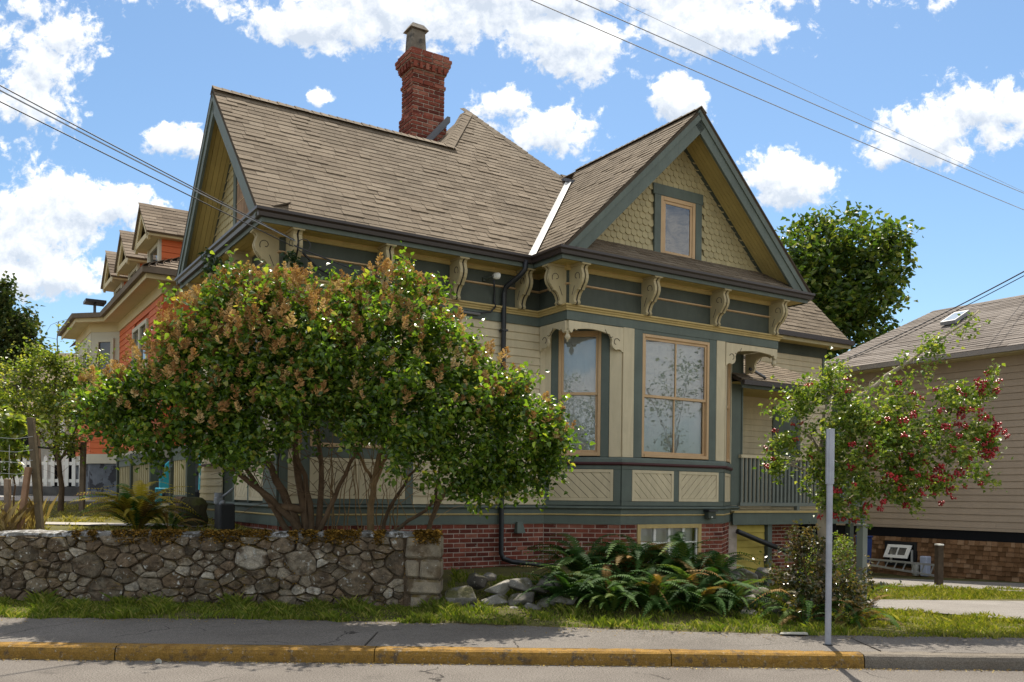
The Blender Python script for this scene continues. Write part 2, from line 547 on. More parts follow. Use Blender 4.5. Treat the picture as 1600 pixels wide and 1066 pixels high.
# ------------------------------------------------------------------ ground, road, kerb, pavement
def ground_mat(name, stops, nsc=1.2, fine=(160, 0.2), bump=0.5, bsc=90, extra=None, rough=0.95, cracks=None):
    m = bpy.data.materials.new(name)
    m.use_nodes = True
    T = NT(m.node_tree)
    geo = T.n('ShaderNodeNewGeometry')
    pos = geo.outputs['Position']
    c = T.ramp(T.noise(pos, nsc, 8, 0.65), stops)
    if extra:
        for (sc_, lo, hi, sc) in extra:
            c = T.mix(T.smooth(T.noise(pos, sc_, 5, 0.65), lo, hi), c, sc)
    if cracks:
        wv = T.n('ShaderNodeVectorMath', operation='ADD')
        nz = T.n('ShaderNodeTexNoise', ins={'Scale': 3.0, 'Detail': 5})
        T.link(pos, nz.inputs['Vector'])
        sc3 = T.n('ShaderNodeVectorMath', operation='SCALE', ins={'Scale': 0.35})
        T.link(nz.outputs['Color'], sc3.inputs[0])
        T.link(pos, wv.inputs[0]); T.link(sc3.outputs[0], wv.inputs[1])
        vo = T.n('ShaderNodeTexVoronoi', feature='DISTANCE_TO_EDGE', ins={'Scale': cracks[0]})
        T.link(wv.outputs[0], vo.inputs['Vector'])
        k = T.math('MULTIPLY', T.smooth(vo.outputs['Distance'], cracks[1], cracks[1] * .3), T.smooth(T.noise(pos, 0.9, 2), .48, .56))
        c = T.mix(k, c, (0.035, 0.031, 0.028))
    fac = T.smooth(T.noise(pos, fine[0], 2, 0.6), 0.3, 0.7, 1 - fine[1], 1 + fine[1])
    sv = T.n('ShaderNodeVectorMath', operation='SCALE')
    T.link(c, sv.inputs[0])
    T.link(fac, sv.inputs['Scale'])
    b = T.n('ShaderNodeBsdfPrincipled', ins={'Roughness': rough, 'Specular IOR Level': 0.15})
    T.link(sv.outputs[0], b.inputs['Base Color'])
    bn = T.n('ShaderNodeBump', ins={'Strength': bump, 'Distance': 0.01})
    T.link(T.noise(pos, bsc, 4, 0.7), bn.inputs['Height'])
    T.link(bn.outputs[0], b.inputs['Normal'])
    o = T.n('ShaderNodeOutputMaterial')
    T.link(b.outputs[0], o.inputs[0])
    return m

M_ROAD = ground_mat('road_asphalt', [(0.25, (0.108, 0.095, 0.084)), (0.55, (0.142, 0.127, 0.113)), (0.8, (0.168, 0.152, 0.136))], 0.8, (75, 0.5), 0.6, 110,
                    extra=[(260, 0.62, 0.72, (0.36, 0.34, 0.31)), (190, 0.62, 0.72, (0.05, 0.047, 0.044)), (1.3, .58, .74, (.085, .076, .068))], cracks=(0.55, .006))
M_WALK = ground_mat('pavement_asphalt', [(0.25, (0.105, 0.094, 0.084)), (0.5, (0.138, 0.125, 0.112)), (0.8, (0.168, 0.153, 0.139))], 0.9, (90, 0.42), 0.5, 130,
                    extra=[(3.0, 0.60, 0.75, (0.12, 0.108, 0.095)), (280, 0.63, 0.72, (0.36, 0.34, 0.31))], cracks=(0.8, .008))
M_CONC = ground_mat('path_concrete', [(0.25, (0.27, 0.25, 0.22)), (0.6, (0.34, 0.32, 0.29)), (0.8, (0.40, 0.38, 0.34))], 1.0, (100, 0.2), 0.3, 90)
M_KERBC = ground_mat('kerb_concrete', [(0.25, (0.12, 0.102, 0.082)), (0.6, (0.18, 0.158, 0.13)), (0.8, (0.25, 0.225, 0.19))], 2.2, (110, 0.3), 0.5, 80)
M_KERBY = ground_mat('worn_yellow_kerb_paint', [(0.22, (0.11, 0.066, 0.020)), (0.48, (0.235, 0.135, 0.032)), (0.78, (0.37, 0.222, 0.055))], 2.6, (90, 0.25), 0.5, 80,
                     extra=[(9, 0.52, 0.66, (0.10, 0.074, 0.048)), (30, 0.57, 0.70, (0.27, 0.23, 0.17)), (2.6, 0.47, .66, (.16, .088, .022))])
M_SOIL = ground_mat('soil_and_turf', [(0.25, (0.050, 0.040, 0.022)), (0.5, (0.085, 0.080, 0.028)), (0.75, (0.135, 0.120, 0.040))], 1.4, (60, 0.35), 0.7, 50)
M_FAR = ground_mat('far_ground', [(0.3, (0.22, 0.20, 0.165)), (0.7, (0.30, 0.28, 0.235))], 0.2, (8, 0.2), 0.2, 10)
M_DRIVE = ground_mat('driveway_asphalt', [(0.25, (0.165, 0.152, 0.138)), (0.6, (0.215, 0.200, 0.184)), (0.8, (0.26, 0.245, 0.225))], 0.7, (90, 0.3), 0.5, 110,
                     extra=[(1.7, 0.6, 0.72, (0.15, 0.14, 0.125))])

sst = lambda x, a, b: (lambda t: t * t * (3 - 2 * t))(min(1.0, max(0.0, (x - a) / (b - a))))
WALL_Y = lambda x: 11.06 - 0.036 * (x + 0.87)          # front face of the stone wall
def zt(x, y):
    """height of the yard"""
    R = 0.15 - 0.038 * (min(y, 23) - 9.5)
    if y < WALL_Y(x) + 0.2 and x < -0.8:
        return 0.15 + 0.05 * sst(y, 10.2, 11.1)
    Lh = 1.0 + 0.030 * (min(y, 25) - 11.5)
    Mh = 0.17 + 0.27 * sst(y, 10.2, 11.9)
    wl = sst(-x - 0.38 * max(0, y - 12), 0.75, 2.4) if y < 20 else sst(-x, 3.8, 5.4)
    wr = sst(x, 2.5, 3.9)
    z = Mh * (1 - wr) + R * wr
    return z * (1 - wl) + Lh * wl

b = MB()
b.box(-400, 400, -200, 500, -1.4, -1.0)
b.build('ground', M_FAR, kind='structure')

b = MB()
b.poly([(-60, -12, 0), (60, -12, 0), (60, 8.52, 0), (-60, 8.34, 0)])
b.build('road', M_ROAD, kind='structure')

def kerb_piece(name, x0, x1, mat):
    b = MB()
    yk = lambda x: 8.43 + 0.0015 * x
    n = max(2, int((x1 - x0) / 0.12))
    prof = [(0.0, -0.05), (0.006, 0.075), (0.020, 0.112), (0.045, 0.128), (0.17, 0.133), (0.17, -0.05)]
    rr = random.Random(int(x0 * 10))
    for i in range(n + 1):
        x = x0 + (x1 - x0) * i / n
        w = rr.uniform(-.006, .006)
        for (py, pz) in prof:
            b.v.append((x, yk(x) + py + (w if 0.02 < pz < 0.15 else 0), pz + (rr.uniform(-.003, .003) if 0.05 < pz < 0.15 else 0)))
    k = len(prof)
    for i in range(n):
        for j in range(k - 1):
            b.f.append((i * k + j, (i + 1) * k + j, (i + 1) * k + j + 1, i * k + j + 1))
            b.m.append(0)
    return b.build(name, mat, fixn=True, kind='structure')
kx = [-30, -12, -6.1, -3.72, -1.28, 1.52, 3.34]
for a_, c_ in zip(kx, kx[1:]):
    kerb_piece('kerb', a_ + .004, c_ - .004, M_KERBY)
kx = [3.34, 5.8, 8.3, 30]
for a_, c_ in zip(kx, kx[1:]):
    kerb_piece('kerb', a_ + .004, c_ - .004, M_KERBC)

back = [(-30, 10.28), (-5.8, 10.15), (-2.9, 10.27), (-0.85, 10.12), (0.75, 9.86), (2.0, 9.66), (3.4, 9.52), (5.5, 9.50), (30, 9.45)]
b = MB()
def backy(x):
    for (a, c), (a2, c2) in zip(back, back[1:]):
        if a <= x <= a2:
            return c + (c2 - c) * (x - a) / (a2 - a)
    return 9.5
xs = [-30, -15] + [-8 + 0.2 * i for i in range(80)] + [8, 15, 30]
for x0, x1 in zip(xs, xs[1:]):
    y0 = 8.59
    r0, r1 = backy(x0) + 0.02 * math.sin(x0 * 9), backy(x1) + 0.02 * math.sin(x1 * 9)
    b.poly([(x0, y0, 0.1335), (x1, y0, 0.1335), (x1, r1, 0.143), (x0, r0, 0.143)])
b.build('pavement', M_WALK, kind='structure')
# joints in the pavement
b = MB()
for (x, dx_) in ((3.55, .45), (-5.6, -.1), (-1.4, .1), (8, .3)):
    b.box(x, x + 0.012, 8.6, 9.40, 0.120, 0.1435)
for i in range(0, len(b.v), 8):
    pass
b.build('pavement_joint', M_GROOVE, kind='structure')

# yard terrain
gx = np.concatenate([np.arange(-30, -8, 1.0), np.arange(-8, 8, 0.12), np.arange(8, 40, 1.0)])
gy = np.concatenate([np.arange(9.3, 11.8, 0.07), np.arange(11.8, 14, 0.16), np.arange(14, 24, 0.5), np.arange(24, 60, 3.0)])
V, Fq = [], []
for y in gy:
    for x in gx:
        V.append((x, y, zt(x, y) - 0.004 + 0.012 * math.sin(x * 3.1 + y) * math.sin(y * 2.3) - (0.09 if y < backy(x) + .03 else 0)))
nx = len(gx)
for j in range(len(gy) - 1):
    for i in range(nx - 1):
        Fq.append((j * nx + i, j * nx + i + 1, (j + 1) * nx + i + 1, (j + 1) * nx + i))
me = np_mesh('yard', V, Fq, M_SOIL, smooth=True)
link('yard_ground', me, kind='structure')

def ribbon(name, pts, w, mat, dz=0.02):
    b = MB()
    P = []
    for i, (x, y) in enumerate(pts):
        a, c = pts[max(i - 1, 0)], pts[min(i + 1, len(pts) - 1)]
        d = Vector((c[0] - a[0], c[1] - a[1])).normalized()
        wi = w[i] if hasattr(w, '__len__') else w
        P.append(((x + d.y * wi / 2, y - d.x * wi / 2), (x - d.y * wi / 2, y + d.x * wi / 2)))
    for (a0, a1), (b0, b1) in zip(P, P[1:]):
        K = 4
        for k in range(K):
            f0, f1 = k / K, (k + 1) / K
            q = []
            for (p, r, f) in ((a0, a1, f0), (b0, b1, f0), (b0, b1, f1), (a0, a1, f1)):
                x, y = p[0] + (r[0] - p[0]) * f, p[1] + (r[1] - p[1]) * f
                q.append((x, y, zt(x, y) + dz))
            b.poly(q)
    return b.build(name, mat, kind='structure')
# driveway on the right: widens to the right and runs back beside the taupe house
D = lambda n, a, c: [(a[0] + (c[0] - a[0]) * i / n, a[1] + (c[1] - a[1]) * i / n) for i in range(n + 1)]
ribbon('driveway', D(12, (4.9, 13.9), (9.5, 11.6)), [0.9 + 0.46 * i for i in range(13)], M_DRIVE, 0.022)
ribbon('parking_strip', D(20, (5.6, 21.5), (16.5, 14.2)), 3.2, M_DRIVE, 0.018)
# left: garden path and the side-street footway
ribbon('garden_path', D(10, (-8.2, 13.75), (-4.6, 13.5)), 0.5, M_CONC, 0.022)
ribbon('side_footway', D(14, (-26, 22.6), (-7.6, 22.9)), 3.6, M_CONC, 0.03)
b = MB()
for i in range(12):
    x0 = -26 + i * 1.5
    b.box(x0, x0 + 1.49, 20.62, 20.76, 1.0, zt(x0, 20.7) + 0.06)
b.build('path_edging', M_KERBC, kind='structure')
# ------------------------------------------------------------------ the corner house
HX, HY, HR = -3.237, 12.423, math.radians(32.49)
house = empty('house', (HX, HY, 0), HR, label='green and beige gabled cottage with brown shingle roof, bay window and brick chimney', cat='house')
hc, hs = math.cos(HR), math.sin(HR)
def h2w(p):
    return Vector((HX + p[0] * hc - p[1] * hs, HY + p[0] * hs + p[1] * hc, p[2]))
def w2h(x, y):
    return ((x - HX) * hc + (y - HY) * hs, -(x - HX) * hs + (y - HY) * hc)
CAMW = Vector((0, 0, 1.6))

ZG, SL = 5.36, 1.0236
RY, RZ = 2.0, 5.36 + 2.42 * 1.0236
WX0, WX1, WY = 4.33, 9.10, -0.79
WR, WRZ, WSL = 6.80, 8.15, 2.79 / 2.85
c45 = math.cos(math.atan(SL)); s45 = math.sin(math.atan(SL))

F_MAIN = frame(0, 0, 1, 0)
F_LEFT = frame(0, 4.42, 0, -1)
F_BAY = frame(5.44, WY, 1, 0)
F_CL = frame(4.46, 0, .98, -.79)
F_CR = frame(7.77, WY, .98, .79)
F_BOXF = frame(WX0, WY, 1, 0)
F_BOXL = frame(WX0, 0, 0, -1)
CL = math.hypot(.98, .79)

# bodies behind the cladding
b = MB()
b.box(0.02, 8.0, 0.02, 4.4, 0.05, 5.30)
body = b.build('wall', M_DGREEN, house)
b = MB()
b.prism([(4.60, 0.3, .05), (5.50, -.55, .05), (7.71, -.55, .05), (8.6, 0.3, .05)], (0, 0, 4.31))
b.build('bay_core', M_DARK, house, fixn=True)
b = MB()
b.box(WX0 + .02, WX1 - .02, WY + .02, 0.3, 4.37, 5.3)
b.build('bay_box', M_DGREEN, house)
b = MB()
b.box(8.0, 14.0, 1.97, 8.5, 0.0, 5.2)
b.build('rear_wall', M_DGREEN, house)

# ---------- mouldings that run round the walls
UP = [(0, 4.42), (0, 0), (WX0, 0), (WX0, WY), (WX1, WY), (WX1, 0.6)]
LOW = [(0, 4.42), (0, 0), (4.46, 0), (5.44, WY), (7.77, WY), (8.75, 0), (8.98, 0)]
def run(name, path, prof, mat):
    m = MB()
    m.sweep(path, prof)
    return m.build(name, mat, house, fixn=True)
R4 = lambda n0, n1, z0, z1: [(n0, z0), (n1, z0), (n1, z1), (n0, z1)]
run('frieze_board', UP, R4(0, .02, 4.59, 5.205), M_DGREEN)
run('frieze_band', UP, R4(0, .035, 4.36, 4.505), M_GREEN)
run('belt_moulding', UP, [(.01, 4.505), (.055, 4.505), (.055, 4.525), (.075, 4.545), (.075, 4.56), (.10, 4.575), (.10, 4.598), (.01, 4.605)], M_GOLD)
run('frieze_bead', UP, [(.015, 4.905), (.05, 4.915), (.05, 4.932), (.015, 4.945)], M_TAN)
run('cornice_bead', UP, [(.015, 5.13), (.045, 5.13), (.075, 5.17), (.075, 5.203), (.015, 5.203)], M_GOLD)
run('soffit', UP, R4(.0, .375, 5.206, 5.226), M_SOFFIT)
run('fascia', UP, R4(.376, .40, 5.185, 5.32), M_GREEN)
run('gutter', UP, [(.402, 5.245), (.455, 5.25), (.465, 5.30), (.492, 5.325), (.492, 5.362), (.478, 5.362), (.47, 5.335), (.402, 5.335)], M_BROWN)
run('skirt_board', LOW, R4(0, .022, 1.13, 1.268), M_GREEN)
run('skirt_bead', LOW, [(0, 1.27), (.03, 1.27), (.04, 1.283), (.03, 1.297), (0, 1.297)], M_GOLD)
run('skirt_neck', LOW, R4(0, .028, 1.299, 1.37), M_GREEN)
run('skirt_ledge', LOW, [(0, 1.371), (.045, 1.371), (.075, 1.395), (.07, 1.41), (0, 1.435)], M_GREEN)
# planks of the corner soffit show as grooves
for (x0, x1, y) in ((-.36, WX0 - .38, None),):
    for k in range(3):
        m = MB()
        n = .07 + k * .095
        m.sweep(UP, R4(n, n + .085, 5.199, 5.2055))
        m.build('soffit_board', M_SOFFIT, house, fixn=True)

# ---------- siding boards
def siding(parent, fr, u0, u1, z0, z1, exp, mat, cuts=(), name='siding_board', nb=.026, ntp=.006):
    n = int(round((z1 - z0) / exp))
    e = (z1 - z0) / n
    for i in range(n):
        a, c = z0 + i * e, z0 + (i + 1) * e
        segs = [(u0, u1)]
        for (p, q, zl, zh) in cuts:
            if zl < (a + c) / 2 < zh:
                ns = []
                for (s0, s1) in segs:
                    if q <= s0 or p >= s1:
                        ns.append((s0, s1))
                    else:
                        if p > s0: ns.append((s0, p))
                        if q < s1: ns.append((q, s1))
                segs = ns
        for (s0, s1) in segs:
            # long runs are butted from two boards
            parts = [(s0, s1)]
            if s1 - s0 > 3.2:
                k = s0 + (s1 - s0) * random.uniform(.35, .65)
                parts = [(s0, k - .001), (k + .001, s1)]
            for (p, q) in parts:
                m = MB()
                dn = random.uniform(-.0015, .0015)
                m.obox(fr, p, q, 0.0, nb + dn, a + .004, c - .010, nt=ntp + .008)
                m.obox(fr, p, q, 0.0, ntp, c - .010, c + .004)
                m.build(name, mat, parent)
siding(house, F_MAIN, 0.12, 4.34, 1.437, 4.355, .1265, M_BEIGE, cuts=((0.30, 2.05, 1.44, 4.30),))
siding(house, F_LEFT, 0.0, 4.30, 1.437, 4.355, .1265, M_BEIGE, cuts=((1.5, 4.0, 1.44, 2.03), (1.9, 3.7, 2.0, 4.0)))
def cboard(fr, u0, u1, z0, z1, n=.034, mat=M_BEIGE, name='corner_board'):
    m = MB()
    m.obox(fr, u0, u1, 0, n, z0, z1)
    return m.build(name, mat, house, bevel=.004)
cboard(F_MAIN, 0, .118, 1.437, 4.358, .034, M_GREEN)
cboard(F_LEFT, 4.302, 4.42, 1.437, 4.358, .034, M_GREEN)
cboard(F_MAIN, 4.342, 4.46, 1.437, 4.358, .03, M_BEIGE)

# ---------- windows (thing > window > sash, pane, blind, sill)
def window(fr, u0, u1, z0, z1, mat=M_TAN, mull=True, mid=None, n0=-.05, blind=True, name='window', fw=.05, parent=None, glass=None):
    parent = parent or house
    mid = mid or (z0 + z1) / 2
    m = MB()
    nf = .03
    m.obox(fr, u0, u0 + fw, n0, nf, z0, z1)
    m.obox(fr, u1 - fw, u1, n0, nf, z0, z1)
    m.obox(fr, u0 + fw, u1 - fw, n0, nf, z1 - fw, z1)
    m.obox(fr, u0 + fw, u1 - fw, n0, nf + .012, z0, z0 + fw * 1.1)
    w = m.build(name, mat, parent, bevel=.004)
    uc = (u0 + u1) / 2
    a, c = u0 + fw, u1 - fw
    for (lo, hi, n, off) in ((mid - .022, z1 - fw, .004, 0), (z0 + fw * 1.1, mid + .022, -.028, 0)):
        s = MB()
        t = .038
        s.obox(fr, a + .002, a + t, n - .03, n, lo, hi)
        s.obox(fr, c - t, c - .002, n - .03, n, lo, hi)
        s.obox(fr, a + t, c - t, n - .03, n, lo, lo + .044)
        s.obox(fr, a + t, c - t, n - .03, n, hi - .042, hi)
        if mull:
            s.obox(fr, uc - .013, uc + .013, n - .028, n - .002, lo + .044, hi - .042)
        s.build('sash', mat, w)
        for (p, q) in (((a + t, uc - .013), (uc + .013, c - t)) if mull else ((a + t, c - t),)):
            g = MB()
            g.poly([fp(fr, p, n - .016, lo + .044), fp(fr, q, n - .016, lo + .044), fp(fr, q, n - .016, hi - .042), fp(fr, p, n - .016, hi - .042)])
            g.build('pane', glass or M_GLASS, w)
    if blind:
        g = MB()
        k = 14
        for i in range(k):      # slightly wavy roller blind
            f0, f1 = i / k, (i + 1) / k
            o0, o1 = .004 * math.sin(i * 1.3), .004 * math.sin((i + 1) * 1.3)
            p, q = a + (c - a) * f0, a + (c - a) * f1
            g.poly([fp(fr, p, -.10 + o0, z0 + .03), fp(fr, q, -.10 + o1, z0 + .03), fp(fr, q, -.10 + o1, z1 - .02), fp(fr, p, -.10 + o0, z1 - .02)])
        g.build('blind', M_BLIND, w)
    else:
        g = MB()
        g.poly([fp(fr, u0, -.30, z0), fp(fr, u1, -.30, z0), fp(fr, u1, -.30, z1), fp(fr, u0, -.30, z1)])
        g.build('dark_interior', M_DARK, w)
    return w

def panel(fr, u0, u1, z0, z1, direction, n=.034, step=.105, parent=None):
    """framed panel of slanting slats: each slat a piece of its own"""
    m = MB()
    t = .05
    m.obox(fr, u0, u0 + t, 0, n, z0, z1)
    m.obox(fr, u1 - t, u1, 0, n, z0, z1)
    m.obox(fr, u0 + t, u1 - t, 0, n, z1 - t, z1)
    m.obox(fr, u0 + t, u1 - t, 0, n, z0, z0 + t)
    m.obox(fr, u0 + t, u1 - t, 0, .006, z0 + t, z1 - t, mi=1)
    w = m.build('wall_panel', [M_BEIGE, M_GROOVE], parent or house)
    a, c, lo, hi = u0 + t + .002, u1 - t - .002, z0 + t + .002, z1 - t - .002
    d = math.radians(44) * direction
    tx, tz = math.cos(d), math.sin(d)
    nx_, nz_ = -tz, tx
    R = (c - a) + (hi - lo)
    k = -int(R / step) - 1
    while k * step < R:
        o = (a + nx_ * k * step, lo + nz_ * k * step) if direction > 0 else (a + nx_ * k * step, lo + nz_ * k * step)
        p1 = (o[0] - tx * 9, o[1] - tz * 9)
        p2 = (o[0] + tx * 9, o[1] + tz * 9)
        q1 = (p1[0] + nx_ * (step - .008), p1[1] + nz_ * (step - .008))
        q2 = (p2[0] + nx_ * (step - .008), p2[1] + nz_ * (step - .008))
        poly = [(a, lo), (c, lo), (c, hi), (a, hi)]
        poly = clip_poly(clip_poly(poly, p1, p2), q2, q1)
        if len(poly) >= 3:
            area = abs(sum(poly[i][0] * poly[(i + 1) % len(poly)][1] - poly[(i + 1) % len(poly)][0] * poly[i][1] for i in range(len(poly)))) / 2
            if area > .0008:
                s = MB()
                s.prism([fp(fr, u, .024, z) for (u, z) in poly], Vector(fp(fr, 0, 0, 0)) - Vector(fp(fr, 0, .02, 0)))
                s.build('slat', M_BEIGE, w, fixn=True)
        k += 1
    return w

# ---------- the canted bay
def stile(fr, u0, u1, z0, z1, n, mat, name='trim_board'):
    m = MB()
    m.obox(fr, u0, u1, -.06, n, z0, z1)
    return m.build(name, mat, house, bevel=.004)
ZB0, ZB1 = 1.437, 4.358
for (fr, Lf, wins, pans, beige, green) in (
        (F_BAY, 2.33, ((.42, 1.95),), ((.22, 1.14, -1), (1.26, 2.2, 1)), ((.0, .235), (2.12, 2.33)), ((.237, .42), (1.95, 2.118))),
        (F_CL, CL, ((.22, .92),), ((.09, 1.14, -1),), ((.0, .10), (1.06, CL)), ((.102, .22), (.92, 1.058))),
        (F_CR, CL, ((.34, 1.04),), ((.12, 1.17, 1),), ((.0, .20), (1.16, CL)), ((.202, .34), (1.04, 1.158)))):
    ups = [(p, q) for (p, q, d) in pans]
    # lower rail zone
    edges = [0] + [v for pq in ups for v in pq] + [Lf]
    for i in range(0, len(edges), 2):
        stile(fr, edges[i] + .001, edges[i + 1] - .001, 1.512, 2.032, .030, M_GREEN)
    stile(fr, 0.001, Lf - .001, 1.437, 1.510, .030, M_GREEN, 'rail_board')
    stile(fr, 0.001, Lf - .001, 2.034, 2.10, .030, M_GREEN, 'rail_board')
    for (p, q, d) in pans:
        panel(fr, p + .002, q - .002, 1.514, 2.030, d)
    # window zone
    for (p, q) in beige:
        stile(fr, p + .001, q - .001, 2.235, ZB1, .036, M_BEIGE, 'corner_board')
    for (p, q) in green:
        stile(fr, p + .001, q - .001, 2.235, ZB1, .030, M_GREEN)
    for (p, q) in wins:
        stile(fr, p + .001, q - .001, 4.305, ZB1, .028, M_GREEN, 'window_head')
        window(fr, p, q, 2.25, 4.303, mull=(fr is F_BAY), mid=3.275)
BAYP = [(4.46, 0), (5.44, WY), (7.77, WY), (8.75, 0)]
m = MB(); m.sweep(BAYP, [(0, 2.102), (.05, 2.102), (.07, 2.125), (.07, 2.150), (0, 2.150)]); m.build('bay_sill', M_PURPLE, house, fixn=True)
m = MB(); m.sweep(BAYP, [(0, 2.152), (.062, 2.152), (.055, 2.20), (.035, 2.232), (0, 2.234)]); m.build('bay_stool', M_GREEN, house, fixn=True)
# underside of the box above the cants
m = MB(); m.prism([(WX0, 0.0, 4.352), (WX0, WY, 4.352), (WX1, WY, 4.352), (WX1, 0.0, 4.352)], (0, 0, .014)); m.build('box_soffit', M_KHAKI, house, fixn=True)

# ---------- scroll fretwork under the box corners
def fret(fr, u0, L_, flip=False):
    """sawn scroll board: spans u0..u0+L_ from the free corner (u0) to the wall side"""
    pts = [(0, .0), (0, -.12), (.015, -.17), (.05, -.19), (.075, -.165), (.085, -.13), (.12, -.12), (.15, -.14), (.175, -.115)]
    for i in range(9):
        t = i / 8
        pts.append((.19 + (L_ - .48) * t, -.115 + .035 * math.sin(t * PI) - .02 * t))
    pts += [(L_ - .26, -.17), (L_ - .23, -.23), (L_ - .24, -.29), (L_ - .21, -.345), (L_ - .15, -.375), (L_ - .09, -.36), (L_ - .05, -.37), (L_ - .02, -.40), (L_, -.405), (L_, 0)]
    m = MB()
    A = [(u0 + (p if not flip else -p), 4.345 + z) for (p, z) in pts]
    m.prism([fp(fr, u, .0, z) for (u, z) in A], Vector(fp(fr, 0, .045, 0)) - Vector(fp(fr, 0, 0, 0)))
    o = m.build('scroll_fretwork', M_BEIGE, house, fixn=True)
    g = MB()
    sp = []
    for i in range(22):
        a = i / 21 * 4.1 + .4
        r = .075 * (1 - i / 30)
        sp.append(fp(fr, u0 + (1 if not flip else -1) * (L_ - .15 + r * math.cos(a)), .047, 4.345 - .26 + r * math.sin(a) * 1.15))
    g.tube(sp, .006, 4)
    sp = [fp(fr, u0 + (1 if not flip else -1) * (L_ - .22 - .16 * t), .047, 4.345 - .17 + .10 * t - .06 * math.sin(t * PI)) for t in (0, .25, .5, .75, 1)]
    g.tube(sp, .005, 4)
    g.build('scroll_groove', M_GROOVE, o)
    return o
F_BL = frame(WX0, 0, 0, -1)
fret(F_BOXF, 0.0, 1.10)
fret(F_BL, .79, .70, flip=True)
fret(F_BOXF, 4.77, 1.32, flip=True)
fret(frame(WX1, WY, 0, 1), 0.0, .74)
for x in (WX0 + .02, WX1 - .02):
    m = MB()
    pr = [(.0, .0), (.03, -.01), (.035, -.05), (.022, -.065), (.04, -.09), (.048, -.12), (.038, -.15), (.018, -.165), (.014, -.185), (.0, -.195)]
    k = 10
    for i, (r, z) in enumerate(pr):
        for j in range(k):
            m.v.append((x + r * math.cos(2 * PI * j / k), WY + .02 + r * math.sin(2 * PI * j / k), 4.21 + z))
    for i in range(len(pr) - 1):
        for j in range(k):
            m.f.append((i * k + j, i * k + (j + 1) % k, (i + 1) * k + (j + 1) % k, (i + 1) * k + j)); m.m.append(0)
    m.build('pendant', M_BEIGE, house, smooth=True, fixn=True)

m = MB(); m.box(8.80, 9.06, 0.0, .12, 1.44, 4.35); m.box(9.061, 9.09, -.02, .10, 1.44, 4.35); m.build('corner_post', M_GREEN, house)
# ---------- cornice brackets
BP = [(0, 0), (.365, 0), (.365, -.035), (.325, -.055), (.305, -.085), (.318, -.13), (.338, -.185), (.338, -.24), (.315, -.30), (.275, -.35), (.245, -.385),
      (.235, -.405), (.205, -.405), (.165, -.44), (.135, -.49), (.118, -.54), (.128, -.565), (.138, -.585), (.118, -.612), (0, -.612)]
def bracket(fr, u, wd=.125):
    m = MB()
    t = wd * .38
    for (a, c, sc, mi) in ((u - wd / 2, u - wd / 2 + t, 1, 0), (u + wd / 2 - t, u + wd / 2, 1, 0), (u - wd / 2 + t, u + wd / 2 - t, .93, 1)):
        poly = [fp(fr, a, .022 + n * sc, 5.198 + z) for (n, z) in BP]
        m.prism(poly, Vector(fp(fr, c - a, 0, 0)) - Vector(fp(fr, 0, 0, 0)), mi)
    m.obox(fr, u - wd / 2 - .02, u + wd / 2 + .02, .022, .39, 5.165, 5.1985)
    o = m.build('bracket', [M_BRKT, M_GROOVE], house, fixn=True)
    g = MB()
    for sgn in (-1, 1):
        sp = []
        for i in range(20):
            a = -.6 + i / 19 * 5.4
            r = .082 * (1 - i / 26)
            sp.append(fp(fr, u + sgn * (wd / 2 + .001), .22 + r * math.cos(a), 5.198 - .2 + r * math.sin(a)))
        g.tube(sp, .0055, 4)
        g.tube([fp(fr, u + sgn * (wd / 2 + .001), .10 + .06 * i / 4, 5.198 - .47 + .14 * i / 4) for i in range(5)], .005, 4)
    g.build('scroll_groove', M_GROOVE, o)
    return o
for u in (.12, 1.49, 2.70, 3.90):
    bracket(F_MAIN, u)
for u in (.075, 1.55, 3.13, 4.62):
    bracket(F_BOXF, u)
bracket(F_BL, .72)
for u in (4.34, 3.05, 1.8, .5):
    bracket(F_LEFT, u)

# ---------- shingled roofs
SHV = np.array([(0, 0, .011), (1, 0, .011), (1, .172, .002), (0, .172, .002), (0, 0, -.002), (1, 0, -.002)], float)
SHF = [(0, 1, 2, 3), (4, 5, 1, 0), (0, 3, 4), (1, 5, 2)]
shingle_mesh = bpy.data.meshes.new('shingle')
shingle_mesh.from_pydata(SHV.tolist(), [], SHF)
shingle_mesh.materials.append(M_SHINGLE)
SHINGLES = []       # (size in the picture, roof, matrix)
def roof_plane(parent, O3, U, V_, poly, exp=.131, wr=(.16, .34), exp_in=None):
    """poly in (u along the eave, s up the slope)"""
    O3, U, V_ = Vector(O3), Vector(U).normalized(), Vector(V_).normalized()
    Nn = U.cross(V_)
    smax = max(p[1] for p in poly)
    s = 0.0
    row = 0
    while s < smax - .02:
        sm = s + exp * .5
        xs_ = []
        n = len(poly)
        for i in range(n):
            (x0, y0), (x1, y1) = poly[i], poly[(i + 1) % n]
            if (y0 <= sm) != (y1 <= sm):
                xs_.append(x0 + (x1 - x0) * (sm - y0) / (y1 - y0))
        xs_.sort()
        for a, c in zip(xs_[0::2], xs_[1::2]):
            u = a
            while u < c - .02:
                w = random.uniform(*wr)
                if u + w > c - .08:
                    w = c - u
                ds = random.uniform(-.004, .004) + (.007 if random.random() < .2 else 0)
                th = 1 + random.uniform(0, .2) + (.6 if random.random() < .16 else 0)
                M4 = Matrix.Identity(4)
                M4.col[0] = (*(U * (w - .004)), 0)
                M4.col[1] = (*V_, 0)
                M4.col[2] = (*(Nn * th), 0)
                M4.col[3] = (*(O3 + U * u + V_ * (s + ds) + Nn * random.uniform(0, .0015)), 1)
                wp = h2w(M4.col[3][:3]) - CAMW
                SHINGLES.append((w / max(1, wp.length) , parent, M4))
                u += w
        s += exp
        row += 1

def slab(poly3, nrm, th=.05, name='roof', mat=None, parent=None):
    m = MB()
    m.prism([Vector(p) for p in poly3], Vector(nrm) * -th)
    return m.build(name, mat or M_UNDER, parent or house, fixn=True)

